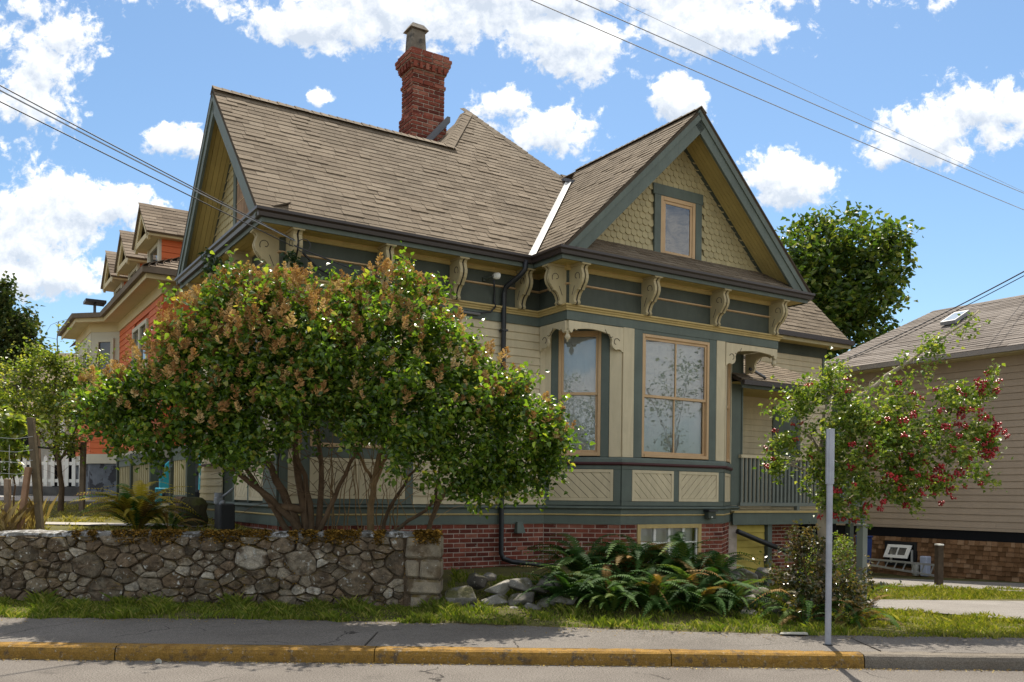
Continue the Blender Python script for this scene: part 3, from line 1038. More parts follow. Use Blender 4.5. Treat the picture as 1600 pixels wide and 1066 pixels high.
# front slope with the pyramid above it
NF = Vector((0, -s45, c45))
o = Vector((0, -.45, ZG - .03 * SL))
F2 = [(-.47, 0), (3.86, 0), (6.16, (1.74 + .45) / c45), (4.80, (3.33 + .45) / c45), (3.62, (RY + .45) / c45 - .02), (-.47, (RY + .45) / c45)]
roof_main = slab([o + Vector((u, s * c45, s * s45)) - NF * .004 for (u, s) in F2], NF, .045)
roof_plane(roof_main, o, (1, 0, 0), (0, c45, s45), F2)
# hidden slopes of the gable and the pyramid
apex = (4.80, 3.33, ZG + (3.33 + .42) * SL)
slab([(-.47, RY, RZ), (4.2, RY, RZ), (4.2, 4.45, ZG), (-.47, 4.45, ZG)], (0, s45, c45), .045)
m = MB()
base = [(1.65, -.3), (8.55, -.3), (8.55, 7.1), (1.65, 7.1)]
m.poly([(*base[1], ZG), (*base[2], ZG), apex]); m.poly([(*base[2], ZG), (*base[3], ZG), apex]); m.poly([(2.6, 1.0, 6.5), apex, (1.65, 7.1, ZG)]); m.poly([(3.62, RY, RZ - .05), apex, (2.6, 3.2, 6.6)])
m.build('hip_roof', M_UNDER, house)
hip_l = slab([(3.62, 1.95, RZ - .02), (4.80, 3.33, apex[2] - .01), (3.3, 3.6, 7.6)], (-.7, .2, .6), .02, 'hip_face', M_SHINGLE)
# wing roof
cw, sw = math.cos(math.atan(WSL)), math.sin(math.atan(WSL))
YF = -1.16
NW = Vector((-sw, 0, cw))
ow = Vector((3.93, 0, ZG - .02))
SW = (WR - 3.93) / cw
P2 = [(-YF, 0), (.42, 0), (-1.72, (6.18 - 3.93) / cw), (-2.35, SW), (-YF, SW)]
roof_wing = slab([ow + Vector((s * cw, -u, s * sw)) - NW * .004 for (u, s) in P2], NW, .045)
roof_plane(roof_wing, ow, (0, -1, 0), (cw, 0, sw), P2)
slab([(WR, YF, WRZ), (WR, 4, WRZ), (9.67, 4, ZG - .02), (9.67, YF, ZG - .02)], (sw, 0, cw), .045)
# shingle edge along the right verge
m = MB(); m.prism([(WR, YF - .012, WRZ + .01), (WR, YF - .012, WRZ - .03), (9.69, YF - .012, ZG - .06), (9.69, YF - .012, ZG - .02)], (0, .16, 0)); m.build('verge_edge', M_UNDER, house, fixn=True)
# pent strip below the front gable
NPp = Vector((0, -.56, .8285))
op = Vector((3.99, -1.24, ZG - .02))
P3 = [(0, 0), (5.62, 0), (5.2, .86), (.42, .86)]
roof_pent = slab([op + Vector((u, s * .8285, s * .56)) - NPp * .004 for (u, s) in P3], NPp, .03)
roof_plane(roof_pent, op, (1, 0, 0), (0, .8285, .56), P3, .14)
# rear wing
o6 = Vector((0, 1.53, ZG - .02))
P6 = [(8.55, 0), (14.36, 0), (14.36, 3.92 / c45), (8.6, 3.92 / c45)]
roof_rear = slab([o6 + Vector((u, s * c45, s * s45)) - NF * .004 for (u, s) in P6], NF, .045)
P6v = [(10.8, 0), (14.36, 0), (14.36, 1.9 / c45), (12.0, 1.9 / c45)]
roof_plane(roof_rear, o6, (1, 0, 0), (0, c45, s45), P6v, .15)
roof_plane(roof_rear, o6 , (1, 0, 0), (0, c45, s45), [(8.6, 5.0), (10.6, 5.0), (10.6, 3.92 / c45), (8.6, 3.92 / c45)], .15)
slab([(8.6, 5.45, ZG + 3.92 * SL - .02), (14.36, 5.45, ZG + 3.92 * SL - .02), (14.36, 9.4, ZG - .02), (8.6, 9.4, ZG - .02)], (0, s45, c45), .045)
m = MB(); m.prism([(14.0, 1.97, 4.9), (14.0, 8.9, 4.9), (14.0, 5.45, 9.2)], (-.1, 0, 0)); m.build('gable_wall', M_BEIGE, house, fixn=True)
# porch roof
NPo = Vector((0, -.43, .903))
oo = Vector((8.7, -.34, 3.82))
P7 = [(0, 0), (3.3, 0), (1.4, 2.5), (0, 2.5)]
roof_porch = slab([oo + Vector((u, s * .903, s * .43)) - NPo * .004 for (u, s) in P7], NPo, .06)
roof_plane(roof_porch, oo, (1, 0, 0), (0, .903, .43), P7, .145)
slab([(12.0, -.34, 3.82), (12.0, 1.95, 3.82), (10.1, 1.95, 4.89)], (.43, .1, .9), .05)

SHINGLES.sort(key=lambda t: -t[0])
rest = {}
for i, (sz, par, M4) in enumerate(SHINGLES):
    if i < 300:
        link('shingle', shingle_mesh, par, M4)
    else:
        rest.setdefault(par.name, (par, []))[1].append(M4)
for par, L_ in rest.values():
    Mx = np.array([[list(r) for r in M4] for M4 in L_])
    Vh = np.c_[SHV, np.ones(len(SHV))]
    VV = np.einsum('nij,kj->nki', Mx, Vh)[:, :, :3]
    Fq = (np.arange(len(L_))[:, None, None] * 6 + np.array([(0, 1, 2, 3), (4, 5, 1, 0), (0, 3, 4, 4), (1, 5, 2, 2)])[None, :2]).reshape(-1, 4)
    link('shingle_courses', np_mesh('shingle_courses', VV.reshape(-1, 3), Fq, M_SHINGLE_I), par, kind='stuff')

# ridge and hip caps
cap_me = MB()
cap_me.poly([(0, -.13, -.085), (.22, -.13, -.085), (.22, 0, .0), (0, 0, .016)])
cap_me.poly([(0, 0, .016), (.22, 0, .0), (.22, .13, -.085), (0, .13, -.085)])
cap_me.poly([(0, -.13, -.10), (0, -.13, -.085), (0, 0, .016), (0, 0, -.002)])
cap_me.poly([(0, 0, -.002), (0, 0, .016), (0, .13, -.085), (0, .13, -.10)])
cap_mesh = cap_me.mesh('ridge_cap', M_SHINGLE)
def caps(parent, A, B_, step=.145, side=None, flat=1.0):
    A, B_ = Vector(A), Vector(B_)
    d = (B_ - A)
    n = int(d.length / step)
    d.normalize()
    y = Vector((0, 0, 1)).cross(d).normalized() if side is None else Vector(side).normalized()
    z = d.cross(y)
    if z.z < 0:
        y, z = -y, -z
    for i in range(n + 1):
        M4 = Matrix.Identity(4)
        M4.col[0] = (*d, 0); M4.col[1] = (*y, 0); M4.col[2] = (*(z * flat), 0)
        M4.col[3] = (*(A + d * (i * step) + z * (.022 + random.uniform(0, .006))), 1)
        link('ridge_cap', cap_mesh, parent, M4)
caps(roof_main, (-.47, RY, RZ), (3.65, RY, RZ))
caps(roof_main, (3.60, 1.93, RZ - .05), (4.66, 3.17, apex[2] - .16), flat=.6)
caps(roof_main, (6.15, 1.80, 7.62), (4.82, 3.31, apex[2] - .02), flat=.9)
caps(roof_wing, (WR, YF, WRZ), (WR, 2.2, WRZ), .16)
# white metal valley between main roof and wing
vb, vt = Vector((3.88, -.43, ZG)), Vector((6.16, 1.76, 7.60))
m = MB()
pa, pb = Vector((-.075, -.02, .012)), Vector((.02, -.075, .012))
m.poly([vb + pa, vb + Vector((0, 0, .022)), vt + Vector((0, 0, .022)), vt + pa])
m.poly([vb + Vector((0, 0, .022)), vb + pb * 1.0, vt + pb * 1.0, vt + Vector((0, 0, .022))])
m.build('valley_flashing', M_FLASH, roof_main)
m = MB(); m.box(6.02, 6.30, 1.70, 1.98, 7.60, 7.66); m.build('valley_saddle', M_LEAD, roof_main)

# ---------- gable walls, bargeboards, soffit planks
SCALES = []
def scale_mesh(w, h):
    pts = [(-w / 2, h * 1.25), (-w / 2, h * .42)]
    for i in range(1, 6):
        a = PI + PI * i / 6
        pts.append((w / 2 * math.cos(a), h * .42 + h * .40 * math.sin(a)))
    pts += [(w / 2, h * .42), (w / 2, h * 1.25)]
    m = MB()
    n = len(pts)
    for (x, z) in pts:
        t = max(0, 1 - z / (h * 1.25))
        m.v.append((x, .0 + .020 * t, z))
    for (x, z) in pts:
        m.v.append((x, -.004, z))
    m.f.append(tuple(range(n))); m.m.append(0)
    for i in range(n - 1):
        m.f.append((i + 1, i, n + i, n + i + 1)); m.m.append(0)
    return m
def fish_scales(fr, inside, u0, u1, z0, z1, w, h, joined, parent):
    base = scale_mesh(w - .006, h)
    me = base.mesh('scale_shingle', M_KHAKI)
    base.fix(me)
    J = MB()
    z = z0
    r = 0
    while z < z1:
        u = u0 + (w / 2 if r % 2 else 0)
        while u < u1:
            if inside(u, z + h * .5):
                x, y, a, c = fr
                M4 = Matrix.Identity(4)
                M4.col[0] = (a, c, 0, 0); M4.col[1] = (c, -a, 0, 0); M4.col[2] = (0, 0, 1, 0)
                M4.col[3] = (*fp(fr, u, .012 + random.uniform(0, .004), z + random.uniform(-.004, .004)), 1)
                # keep right-handed
                SCALES.append(1)
                if joined or len(SCALES) > 300:
                    bi = len(J.v)
                    J.v += [tuple((M4 @ Vector(v))) for v in base.v]
                    J.f += [tuple(bi + i for i in f) for f in base.f]
                    J.m += base.m
                else:
                    link('scale_shingle', me, parent, M4)
            u += w
        z += h
        r += 1
    if J.v:
        J.build('scale_shingles', M_KHAKI, parent, kind='stuff')

# front gable
GY, GDX, GDZ = -.55, .22, .07        # gable wall plane behind the deep eave
gtop = lambda x: WRZ - .20 - abs(x - WR) * WSL
m = MB(); m.prism([(4.35, GY + .012, 5.50), (9.25, GY + .012, 5.50), (9.25, GY + .012, gtop(9.25)), (WR, GY + .012, gtop(WR)), (4.35, GY + .012, gtop(4.35))], (0, .1, 0))
fg = m.build('front_gable', M_KHAKI, house, fixn=True)
FG = frame(GDX, GY, 1, 0)
fish_scales(FG, lambda u, z: z < gtop(u + GDX) - .02 and not (6.02 < u < 7.2 and 5.6 < z < 6.93), 4.2, 8.95, 5.66, 7.9, .124, .106, False, fg)
# attic window in it
for (p, q, lo, hi) in ((6.06, 6.205, 5.685, 6.77), (7.02, 7.165, 5.685, 6.77), (6.03, 7.195, 6.772, 6.955), (6.06, 7.165, 5.60, 5.683)):
    m = MB(); m.obox(FG, p, q, 0, .05, lo, hi); m.build('window_trim', M_GREEN, fg, bevel=.004)
aw = MB()
for (p, q, lo, hi) in ((6.207, 6.275, 5.785, 6.77), (6.95, 7.018, 5.785, 6.77), (6.277, 6.948, 6.70, 6.77), (6.207, 7.018, 5.685, 5.783)):
    aw.obox(FG, p, q, 0, .04, lo, hi)
aw = aw.build('attic_window', M_TAN, house, bevel=.004)
m = MB(); m.obox(FG, 6.29, 6.935, -.02, .012, 5.79, 6.69); m.build('sash_back', M_DARK, aw)
m = MB()
for (p, q, lo, hi) in ((6.28, 6.325, 5.788, 6.695), (6.90, 6.945, 5.788, 6.695), (6.327, 6.898, 6.65, 6.695), (6.327, 6.898, 5.788, 5.835)):
    m.obox(FG, p, q, .0, .026, lo, hi)
m.build('sash', M_TAN, aw)
m = MB(); m.poly([fp(FG, 6.32, .016, 5.83), fp(FG, 6.905, .016, 5.83), fp(FG, 6.905, .016, 6.66), fp(FG, 6.32, .016, 6.66)]); m.build('pane', M_GLASS3, aw)
# sloping boards below a roof edge: along a gable in the plane of the wall
def slope_board(parent, name, mat, P0, P1, nrm, d0, d1, ext, off=0.0):
    """board whose upper edge follows P0-P1, from d0 to d1 below the roof line, extruded by ext"""
    P0, P1 = Vector(P0), Vector(P1)
    n = Vector(nrm).normalized()
    m = MB()
    m.prism([P0 - n * d0, P1 - n * d0, P1 - n * d1, P0 - n * d1], ext)
    return m.build(name, mat, parent, fixn=True)
for sx, xe, nr in ((-1, 3.93, (-sw, 0, cw)), (1, 9.67, (sw, 0, cw))):
    lo = (xe + (-.02 if sx < 0 else .02), 0, ZG - .04)
    top = (WR, 0, WRZ)
    def at(y, lift=0.0):
        a = Vector(lo); c = Vector(top)
        a.y = c.y = y
        return a, c
    # trim the foot of each board level by starting a little up the slope
    a, c = at(YF)
    s0 = a + (c - a) * .005
    slope_board(house, 'verge_board', M_GREEN, s0, c, nr, .045, .135, (0, .045, 0))
    a, c = at(YF + .02)
    s0 = a + (c - a) * .045
    slope_board(house, 'bargeboard', M_GREEN, s0, c + Vector((0, 0, 0)), nr, .137, .30, (0, .045, 0))
    for k in range(7):
        a, c = at(YF + .07 + k * .078)
        slope_board(house, 'soffit_board', M_SOFFIT, a + (c - a) * .05, c, nr, .150, .172, (0, .072, 0))
    a, c = at(GY - .03)
    slope_board(house, 'rake_trim', M_DGREEN, a + (c - a) * .10, c, nr, .173, .245, (0, .03, 0))
    # cut return of the bargeboard
# left gable
lg = lambda y: RZ - .20 - abs(y - RY) * SL
m = MB(); m.prism([(.012, -.1, 5.2), (.012, 4.1, 5.2), (.012, 4.1, lg(4.1)), (.012, RY, lg(RY)), (.012, -.1, lg(-.1))], (.1, 0, 0))
lgw = m.build('side_gable', M_KHAKI, house, fixn=True)
LG = frame(0, 4.42, 0, -1)
fish_scales(LG, lambda u, z: z < lg(4.42 - u) - .02 and not (1.15 < 4.42 - u < 2.35 and 5.4 < z < 6.85), 0.1, 4.6, 5.36, 7.6, .140, .120, True, lgw)
yy_ = lambda y: 4.42 - y
for (p, q, lo, hi) in ((2.16, 2.30, 5.60, 6.72), (1.20, 1.34, 5.60, 6.72), (1.17, 2.33, 6.722, 6.86), (1.20, 2.30, 5.50, 5.598)):
    m = MB(); m.obox(LG, yy_(q), yy_(p), 0, .05, lo, hi); m.build('window_trim', M_GREEN, lgw)
vent = MB(); vent.obox(LG, yy_(2.158), yy_(1.342), 0, .014, 5.60, 6.72); vent = vent.build('attic_shutter', M_GROOVE, house)
for k in range(6):
    m = MB(); u = yy_(2.155) + k * .136; m.obox(LG, u + .003, u + .131, .014, .03, 5.605, 6.715); m.build('plank', pm('weathered_plank', (.26, .165, .10), .8, .2, .25, 5, .3, 40, rnd=.12) if k == 0 else MATS['weathered_plank'], vent)
for k in range(3):
    m = MB(); m.obox(LG, yy_(2.155), yy_(1.345), .030, .036, 5.85 + k * .3, 5.862 + k * .3); m.build('rail', M_TAN, vent)
for sy, ye, nr in ((-1, -.45, (0, -s45, c45)), (1, 4.45, (0, s45, c45))):
    lo = (0, ye, ZG - .03); top = (0, RY, RZ)
    def at2(x):
        a = Vector(lo); c = Vector(top); a.x = c.x = x
        return a, c
    a, c = at2(-.47)
    slope_board(house, 'verge_board', M_GREEN, a + (c - a) * .005, c, nr, .045, .13, (.045, 0, 0))
    a, c = at2(-.45)
    slope_board(house, 'bargeboard', M_GREEN, a + (c - a) * .03, c, nr, .132, .27, (.045, 0, 0))
    for k in range(5):
        a, c = at2(-.40 + k * .08)
        slope_board(house, 'soffit_board', M_SOFFIT, a + (c - a) * .05, c, nr, .150, .172, (.074, 0, 0))
    a, c = at2(-.03)
    slope_board(house, 'rake_trim', M_DGREEN, a + (c - a) * .1, c, nr, .173, .245, (.03, 0, 0))
# narrow brown pent at the foot of the side gable
m = MB(); m.prism([(-.40, -.38, 5.345), (-.40, 4.4, 5.345), (.0, 4.4, 5.50), (.0, -.38, 5.50)], (0, 0, .02)); m.build('pent_strip', M_UNDER, house, fixn=True)

# ---------- main-wall window and panel behind the lilac
for (p, q) in ((.30, .43), (1.92, 2.05)):
    stile(F_MAIN, p, q, 1.437, 4.30, .034, M_GREEN)
stile(F_MAIN, .432, 1.918, 4.16, 4.30, .034, M_GREEN); stile(F_MAIN, .432, 1.918, 2.10, 2.25, .034, M_GREEN); stile(F_MAIN, .432, 1.918, 1.437, 1.51, .034, M_GREEN)
window(F_MAIN, .434, 1.17, 2.252, 4.158, mull=False, blind=False, glass=M_GLASS2)
window(F_MAIN, 1.172, 1.916, 2.252, 4.158, mull=False, blind=False, glass=M_GLASS2)
panel(F_MAIN, .434, 1.17, 1.514, 2.098, 1); panel(F_MAIN, 1.18, 1.916, 1.514, 2.098, 1)
# side-wall panels and purple ledge
for (p, q) in ((2.32, 3.02), (3.10, 3.80)):
    panel(F_LEFT, p, q, 1.47, 2.00, 1)
for (p, q) in ((2.22, 2.318), (3.022, 3.098), (3.802, 4.3)):
    stile(F_LEFT, p, q, 1.437, 2.02, .034, M_GREEN)
m = MB(); m.obox(F_LEFT, .3, 4.30, 0, .075, 2.03, 2.07); m.build('side_sill', M_PURPLE, house)

# ---------- brick foundation
BV = MB(); BV.box(0, 1, -.09, .009, 0, 1)
brick_mesh = BV.mesh('brick', M_BRICK)
BRK = {'n': 0}
def bricks(parent, fr, u0, u1, z0, z1, keep, ch=.0735, bl=.213, g=.014, proud=.005, hole=None, limit=300):
    J = MB()
    z = z0
    r = 0
    while z < z1 - .02:
        u = u0 - (bl / 2 if r % 2 else 0)
        while u < u1:
            a, c = max(u, u0), min(u + bl, u1)
            if c - a > .03 and not (hole and hole[0] < (a + c) / 2 < hole[1] and hole[2] < z + ch / 2 < hole[3]):
                pr = proud + random.uniform(-.004, .005)
                h = ch - g + random.uniform(-.003, .002)
                if BRK['n'] < limit and keep(a, z):
                    x, y, p, q = fr
                    M4 = Matrix.Identity(4)
                    wv = c - a - g
                    M4.col[0] = (p * wv, q * wv, 0, 0); M4.col[1] = (q, -p, 0, 0); M4.col[2] = (0, 0, h, 0)
                    M4.col[3] = (*fp(fr, a + g / 2, pr - .009, z + g / 2), 1)
                    link('brick', brick_mesh, parent, M4)
                    BRK['n'] += 1
                else:
                    J.obox(fr, a + g / 2, c - g / 2, -.05, pr, z + g / 2, z + g / 2 + h)
            u += bl
        z += ch
        r += 1
    if J.v:
        J.build('brick_courses', M_BRICK_I, parent, kind='stuff')
m = MB(); m.sweep([(0, 4.42), (0, 0), (4.46, 0), (5.44, WY)], R4(-.12, 0, -.1, 1.128)); m.sweep([(7.25, WY), (7.77, WY), (8.75, 0), (8.98, 0)], R4(-.12, 0, -.1, 1.128))
m.sweep([(5.44, WY), (5.80, WY)], R4(-.12, 0, -.1, 1.128)); m.sweep([(5.802, WY), (7.248, WY)], R4(-.12, 0, -.1, .40))
fnd = m.build('foundation', M_MORTAR, house, fixn=True)
bricks(fnd, F_CR, 0.0, CL, .10, 1.125, lambda u, z: z > .4)
bricks(fnd, F_MAIN, 0.0, 4.46, .32, 1.125, lambda u, z: u > 1.9 and z > .38)
bricks(fnd, F_CL, 0.0, CL, .32, 1.125, lambda u, z: z > .62 and u > .02)
bricks(fnd, F_BAY, 0.0, .36, .1, 1.125, lambda u, z: z > .8)
bricks(fnd, F_BAY, 1.81, 2.33, .1, 1.125, lambda u, z: z > .55)
bricks(fnd, F_BAY, .36, 1.81, .1, .40, lambda u, z: False)
bricks(fnd, F_LEFT, 0.0, 4.42, .7, 1.125, lambda u, z: False)
# basement window
bw = MB()
for (p, q, lo, hi) in ((.36, .43, .40, 1.128), (1.74, 1.81, .40, 1.128), (.432, 1.738, 1.06, 1.128), (.432, 1.738, .40, .46)):
    bw.obox(F_BAY, p, q, -.06, .02, lo, hi)
bw = bw.build('basement_window', M_GOLD, house)
for k in range(4):
    a = .434 + k * .326
    m = MB()
    m.obox(F_BAY, a, a + .022, -.05, -.005, .462, 1.058, 0); m.obox(F_BAY, a + .302, a + .324, -.05, -.005, .462, 1.058)
    m.obox(F_BAY, a + .022, a + .302, -.05, -.005, .80, .825)
    m.build('sash', M_WHITE, bw)
    g = MB(); g.poly([fp(F_BAY, a + .02, -.03, .462), fp(F_BAY, a + .304, -.03, .462), fp(F_BAY, a + .304, -.03, 1.058), fp(F_BAY, a + .02, -.03, 1.058)]); g.build('pane', M_GLASS2, bw)
m = MB(); m.obox(F_BAY, .434, 1.738, -.14, -.13, .462, 1.058); m.build('blind', M_BLIND, bw)

# ---------- chimney
FCH = frame(3.07, 2.25, 1, 0)
cw_, cd_ = .64, .46
ch0, ch1 = 7.4, 9.5
m = MB()
m.box(3.08, 3.07 + cw_ - .01, 2.26, 2.25 + cd_ - .01, 7.0, 9.42)
chim = m.build('chimney', M_MORTAR, house)
chim.scale = (1.066, 1.066, 1.066)
chim.location = (3.54 - 3.07 * 1.066, 3.2 - 2.25 * 1.066, 1.6 - 1.6 * 1.066)
def chim_ring(x0, x1, y0, y1, z0, z1, off):
    bricks(chim, frame(x0, y0, 1, 0), 0, x1 - x0, z0, z1, lambda u, z: z > 7.9, ch=.072, proud=.006, g=.019)
    bricks(chim, frame(x0, y1, 0, -1), 0, y1 - y0, z0, z1, lambda u, z: z > 7.9, ch=.072, proud=.006, g=.019)
chim_ring(3.035, 3.745, 2.215, 2.745, 7.6, 8.39, 0)
m = MB(); m.box(3.045, 3.735, 2.225, 2.735, 7.3, 8.385); m.build('chimney_base', M_MORTAR, chim)
chim_ring(3.07, 3.71, 2.25, 2.71, 8.39, 9.185, 0)
for (k, z0, z1) in ((.02, 8.93, 8.99), (.03, 9.185, 9.255), (.055, 9.255, 9.325), (.085, 9.325, 9.395), (.10, 9.395, 9.465), (.06, 9.467, 9.535)):
    m = MB(); m.box(3.07 - k + .012, 3.71 + k - .012, 2.25 - k + .012, 2.71 + k - .012, z0, z1 + .001); m.build('corbel', M_MORTAR, chim)
    chim_ring(3.07 - k, 3.71 + k, 2.25 - k, 2.71 + k, z0, z1 + .003, 0)
# dentil headers under the cap
for (x0, x1, y0, y1) in [(3.05 + i * .12, 3.11 + i * .12, 2.165, 2.2) for i in range(6)] + [(2.985, 3.02, 2.26 + i * .12, 2.32 + i * .12) for i in range(4)]:
    m = MB(); m.box(x0, x1, y0, y1, 9.19, 9.30); m.build('brick', M_BRICK, chim)
# clay pot with a square cap, broken crown beside it
m = MB()
m.hexa([(3.05, 2.28, 9.53), (3.35, 2.28, 9.53), (3.35, 2.56, 9.53), (3.05, 2.56, 9.53), (3.07, 2.30, 9.93), (3.33, 2.30, 9.93), (3.33, 2.54, 9.93), (3.07, 2.54, 9.93)])
pot = m.build('chimney_pot', M_POT, chim, bevel=.01)
m = MB()
m.hexa([(3.02, 2.25, 9.932), (3.38, 2.25, 9.932), (3.38, 2.59, 9.932), (3.02, 2.59, 9.932), (3.09, 2.32, 10.04), (3.31, 2.32, 10.04), (3.31, 2.52, 10.04), (3.09, 2.52, 10.04)])
m.build('pot_cap', M_POT, pot)
rr = random.Random(5)
for i in range(7):
    m = MB()
    x, y = 3.36 + i * .055, 2.24 + rr.uniform(0, .2)
    w, d_, z = rr.uniform(.06, .13), rr.uniform(.08, .14), 9.535 + rr.uniform(0, .02)
    t = rr.uniform(.015, .05)
    m.hexa([(x, y, z), (x + w, y - .02, z), (x + w * .9, y + d_, z), (x + .01, y + d_, z), (x, y + .01, z + t), (x + w * .8, y, z + t * 1.4), (x + w * .8, y + d_ * .9, z + t), (x + .02, y + d_ * .8, z + t * .8)])
    m.build('crown_fragment', [M_GOLD, M_POT, M_MORTAR][i % 3], chim)
# grey cricket flashing on the right of the chimney
m = MB(); m.prism([(3.30, 2.19, 7.80), (3.80, 2.19, 8.36), (3.80, 2.19, 8.46), (3.74, 2.19, 8.46), (3.28, 2.19, 7.93)], (0, .03, 0)); m.build('step_flashing', M_LEAD, chim, fixn=True)
# ---------- pipes and fittings on the house
def pipe(name, pts, r, mat, parent=None, k=8, **kw):
    m = MB(); m.tube(pts, r, k)
    return m.build(name, mat, parent, smooth=True, **kw)
dp = pipe('downpipe', [(3.76, -.44, 5.28), (3.76, -.43, 5.14), (3.72, -.36, 5.06), (3.60, -.12, 4.90), (3.59, -.085, 4.80), (3.59, -.085, 2.5), (3.59, -.085, .66), (3.62, -.10, .58), (3.75, -.16, .53), (4.45, -.42, .44)], .043, M_BLACK, house)
for z in (4.2, 2.9, 1.6):
    m = MB(); m.box(3.535, 3.645, -.135, -.03, z, z + .03); m.build('pipe_clip', M_BLACK, dp)
pipe('waste_pipe', [(8.86, -.12, .95), (8.92, -.13, .93), (9.6, -.2, .70), (10.4, -.3, .45)], .05, M_BLACK, house)
M_METER0 = pm('glossy_dark_pipe', (.05, .05, .055), .15, .8, .1)
pipe('vent_pipe', [(9.06, -.20, 4.06), (9.12, -.20, 4.04), (9.40, -.24, 3.93), (9.44, -.26, 3.89)], .03, M_METER0, house)
m = MB(); m.hexa([(3.87, -.12, .98), (4.03, -.12, .98), (4.03, -.02, .98), (3.87, -.02, .98), (3.90, -.08, 1.16), (4.00, -.08, 1.16), (4.00, -.02, 1.16), (3.90, -.02, 1.16)])
m.build('vent_hood', M_GREEN, house)
# floodlight with its cable under the main eave
fl = MB(); fl.box(3.22, 3.28, -.06, -.02, 4.96, 5.02); fl.tube([(3.25, -.06, 4.99), (3.29, -.12, 5.01), (3.33, -.16, 5.02)], .018, 6)
fl = fl.build('floodlight', M_DGREEN, house)
m = MB()
for i, (r, t) in enumerate(((.028, 0), (.05, .03), (.056, .07), (.05, .10))):
    for j in range(10):
        a = 2 * PI * j / 10
        m.v.append((3.33 + t * .8, -.17 - t * .5 + r * math.cos(a), 5.03 + r * math.sin(a)))
for i in range(3):
    for j in range(10):
        m.f.append((i * 10 + j, i * 10 + (j + 1) % 10, (i + 1) * 10 + (j + 1) % 10, (i + 1) * 10 + j)); m.m.append(0)
m.f.append(tuple(range(30, 40))); m.m.append(0)
m.build('lamp_head', M_WHITE, fl, smooth=False, fixn=True)
pipe('cable', [(3.35, -.16, 4.98), (3.40, -.10, 4.86), (3.43, -.05, 4.76), (3.43, -.05, 4.64), (3.42, -.11, 4.57), (3.32, -.12, 4.47), (3.1, -.06, 4.44), (2.5, -.06, 4.455), (1.9, -.05, 4.47), (1.2, -.05, 4.50), (.5, -.1, 4.75), (.25, -.2, 4.9)], .016, M_BLACK, house, 6)
pipe('conduit', [(1.5, -.075, 4.44), (2.2, -.08, 4.43), (3.15, -.085, 4.42)], .02, pm('grey_conduit', (.22, .22, .22), .5, .4, .1), house, 6)
# sensor box and lamp on the bay skirt
sb = MB(); sb.obox(F_BAY, 1.86, 2.04, .03, .14, 1.22, 1.34); sb = sb.build('sensor_lamp', M_DGREEN, house, bevel=.006)
m = MB(); m.obox(F_BAY, 1.84, 2.06, .02, .17, 1.345, 1.375); m.build('lamp_hood', M_BLACK, sb)
m = MB(); m.obox(F_BAY, 1.925, 1.955, .14, .147, 1.235, 1.26); m.build('lens', M_WHITE, sb)

# ---------- right-hand porch and deck
porch = []
dk = MB(); dk.box(8.76, 12.75, -.06, 1.95, 1.305, 1.345)
deck = dk.build('deck', M_KHAKI, house)
m = MB(); m.box(8.77, 12.75, -.10, -.062, 1.07, 1.30); m.build('deck_beam', M_GREEN, deck)
m = MB(); m.box(8.77, 12.75, -.13, -.062, 1.302, 1.335); m.build('deck_edge', M_GOLD, deck)
M_RAIL = pm('grey_rail_paint', (.155, .170, .150), .6, .3, .1, 3, .05, 50)
rl = MB(); rl.box(9.0, 12.7, -.06, .02, 1.43, 1.50); rl = rl.build('railing', M_RAIL, deck)
m = MB(); m.box(9.0, 12.7, -.075, .035, 2.36, 2.42); m.build('handrail', M_BEIGE, rl)
bal = MB(); bal.box(-.024, .024, -.022, .022, 1.50, 2.36); balm = bal.mesh('baluster', M_RAIL)
x = 9.06
while x < 12.66:
    link('baluster', balm, rl, Matrix.Translation((x, -.02, 0)))
    x += .112
m = MB(); m.box(10.62, 10.70, -.06, .02, 1.346, 1.43); m.box(12.64, 12.74, -.06, .04, 1.346, 2.5); 
for (x0, x1, z0, z1) in ((10.62, 10.70, 1.346, 1.428), (12.705, 12.78, 1.346, 2.48)):
    m = MB(); m.box(x0, x1, -.06, .02, z0, z1); m.build('railing_post', M_RAIL, rl)
for px in (11.9,):
    m = MB(); m.box(px - .06, px + .06, -.05, .07, 1.346, 3.78); m.build('porch_post', M_GREEN, deck)
# wall behind the porch, ceiling, under-deck screen and pier
F_PW = frame(8.6, 1.40, 1, 0)
m = MB(); m.obox(F_PW, 0, 5.4, -.5, 0, 1.0, 4.4); pw = m.build('porch_wall', M_BEIGE, house)
siding(pw, F_PW, .02, 2.9, 1.40, 3.80, .125, M_BEIGE)
siding(pw, F_PW, 3.8, 5.4, 1.40, 3.80, .125, M_BEIGE)
m = MB(); m.obox(F_PW, 2.9, 3.0, 0, .05, 1.4, 3.6); m.obox(F_PW, 3.7, 3.8, 0, .05, 1.4, 3.6); m.obox(F_PW, 3.002, 3.698, 0, .03, 1.4, 3.5); m.build('door', M_GREEN, house)
for k in range(8):
    m = MB(); m.box(8.76, 11.95, -.30 + k * .21, -.30 + k * .21 + .2, 3.775, 3.80); m.build('ceiling_board', M_SOFFIT, pw)
m = MB(); m.prism([(8.72, -.40, 3.72), (12.05, -.40, 3.72), (12.05, -.34, 3.72), (8.72, -.34, 3.72)], (0, 0, .085)); m.build('porch_gutter', M_BROWN, house)
m = MB(); m.box(8.72, 12.02, -.338, -.30, 3.66, 3.80); m.build('porch_fascia', M_DGREEN, house)
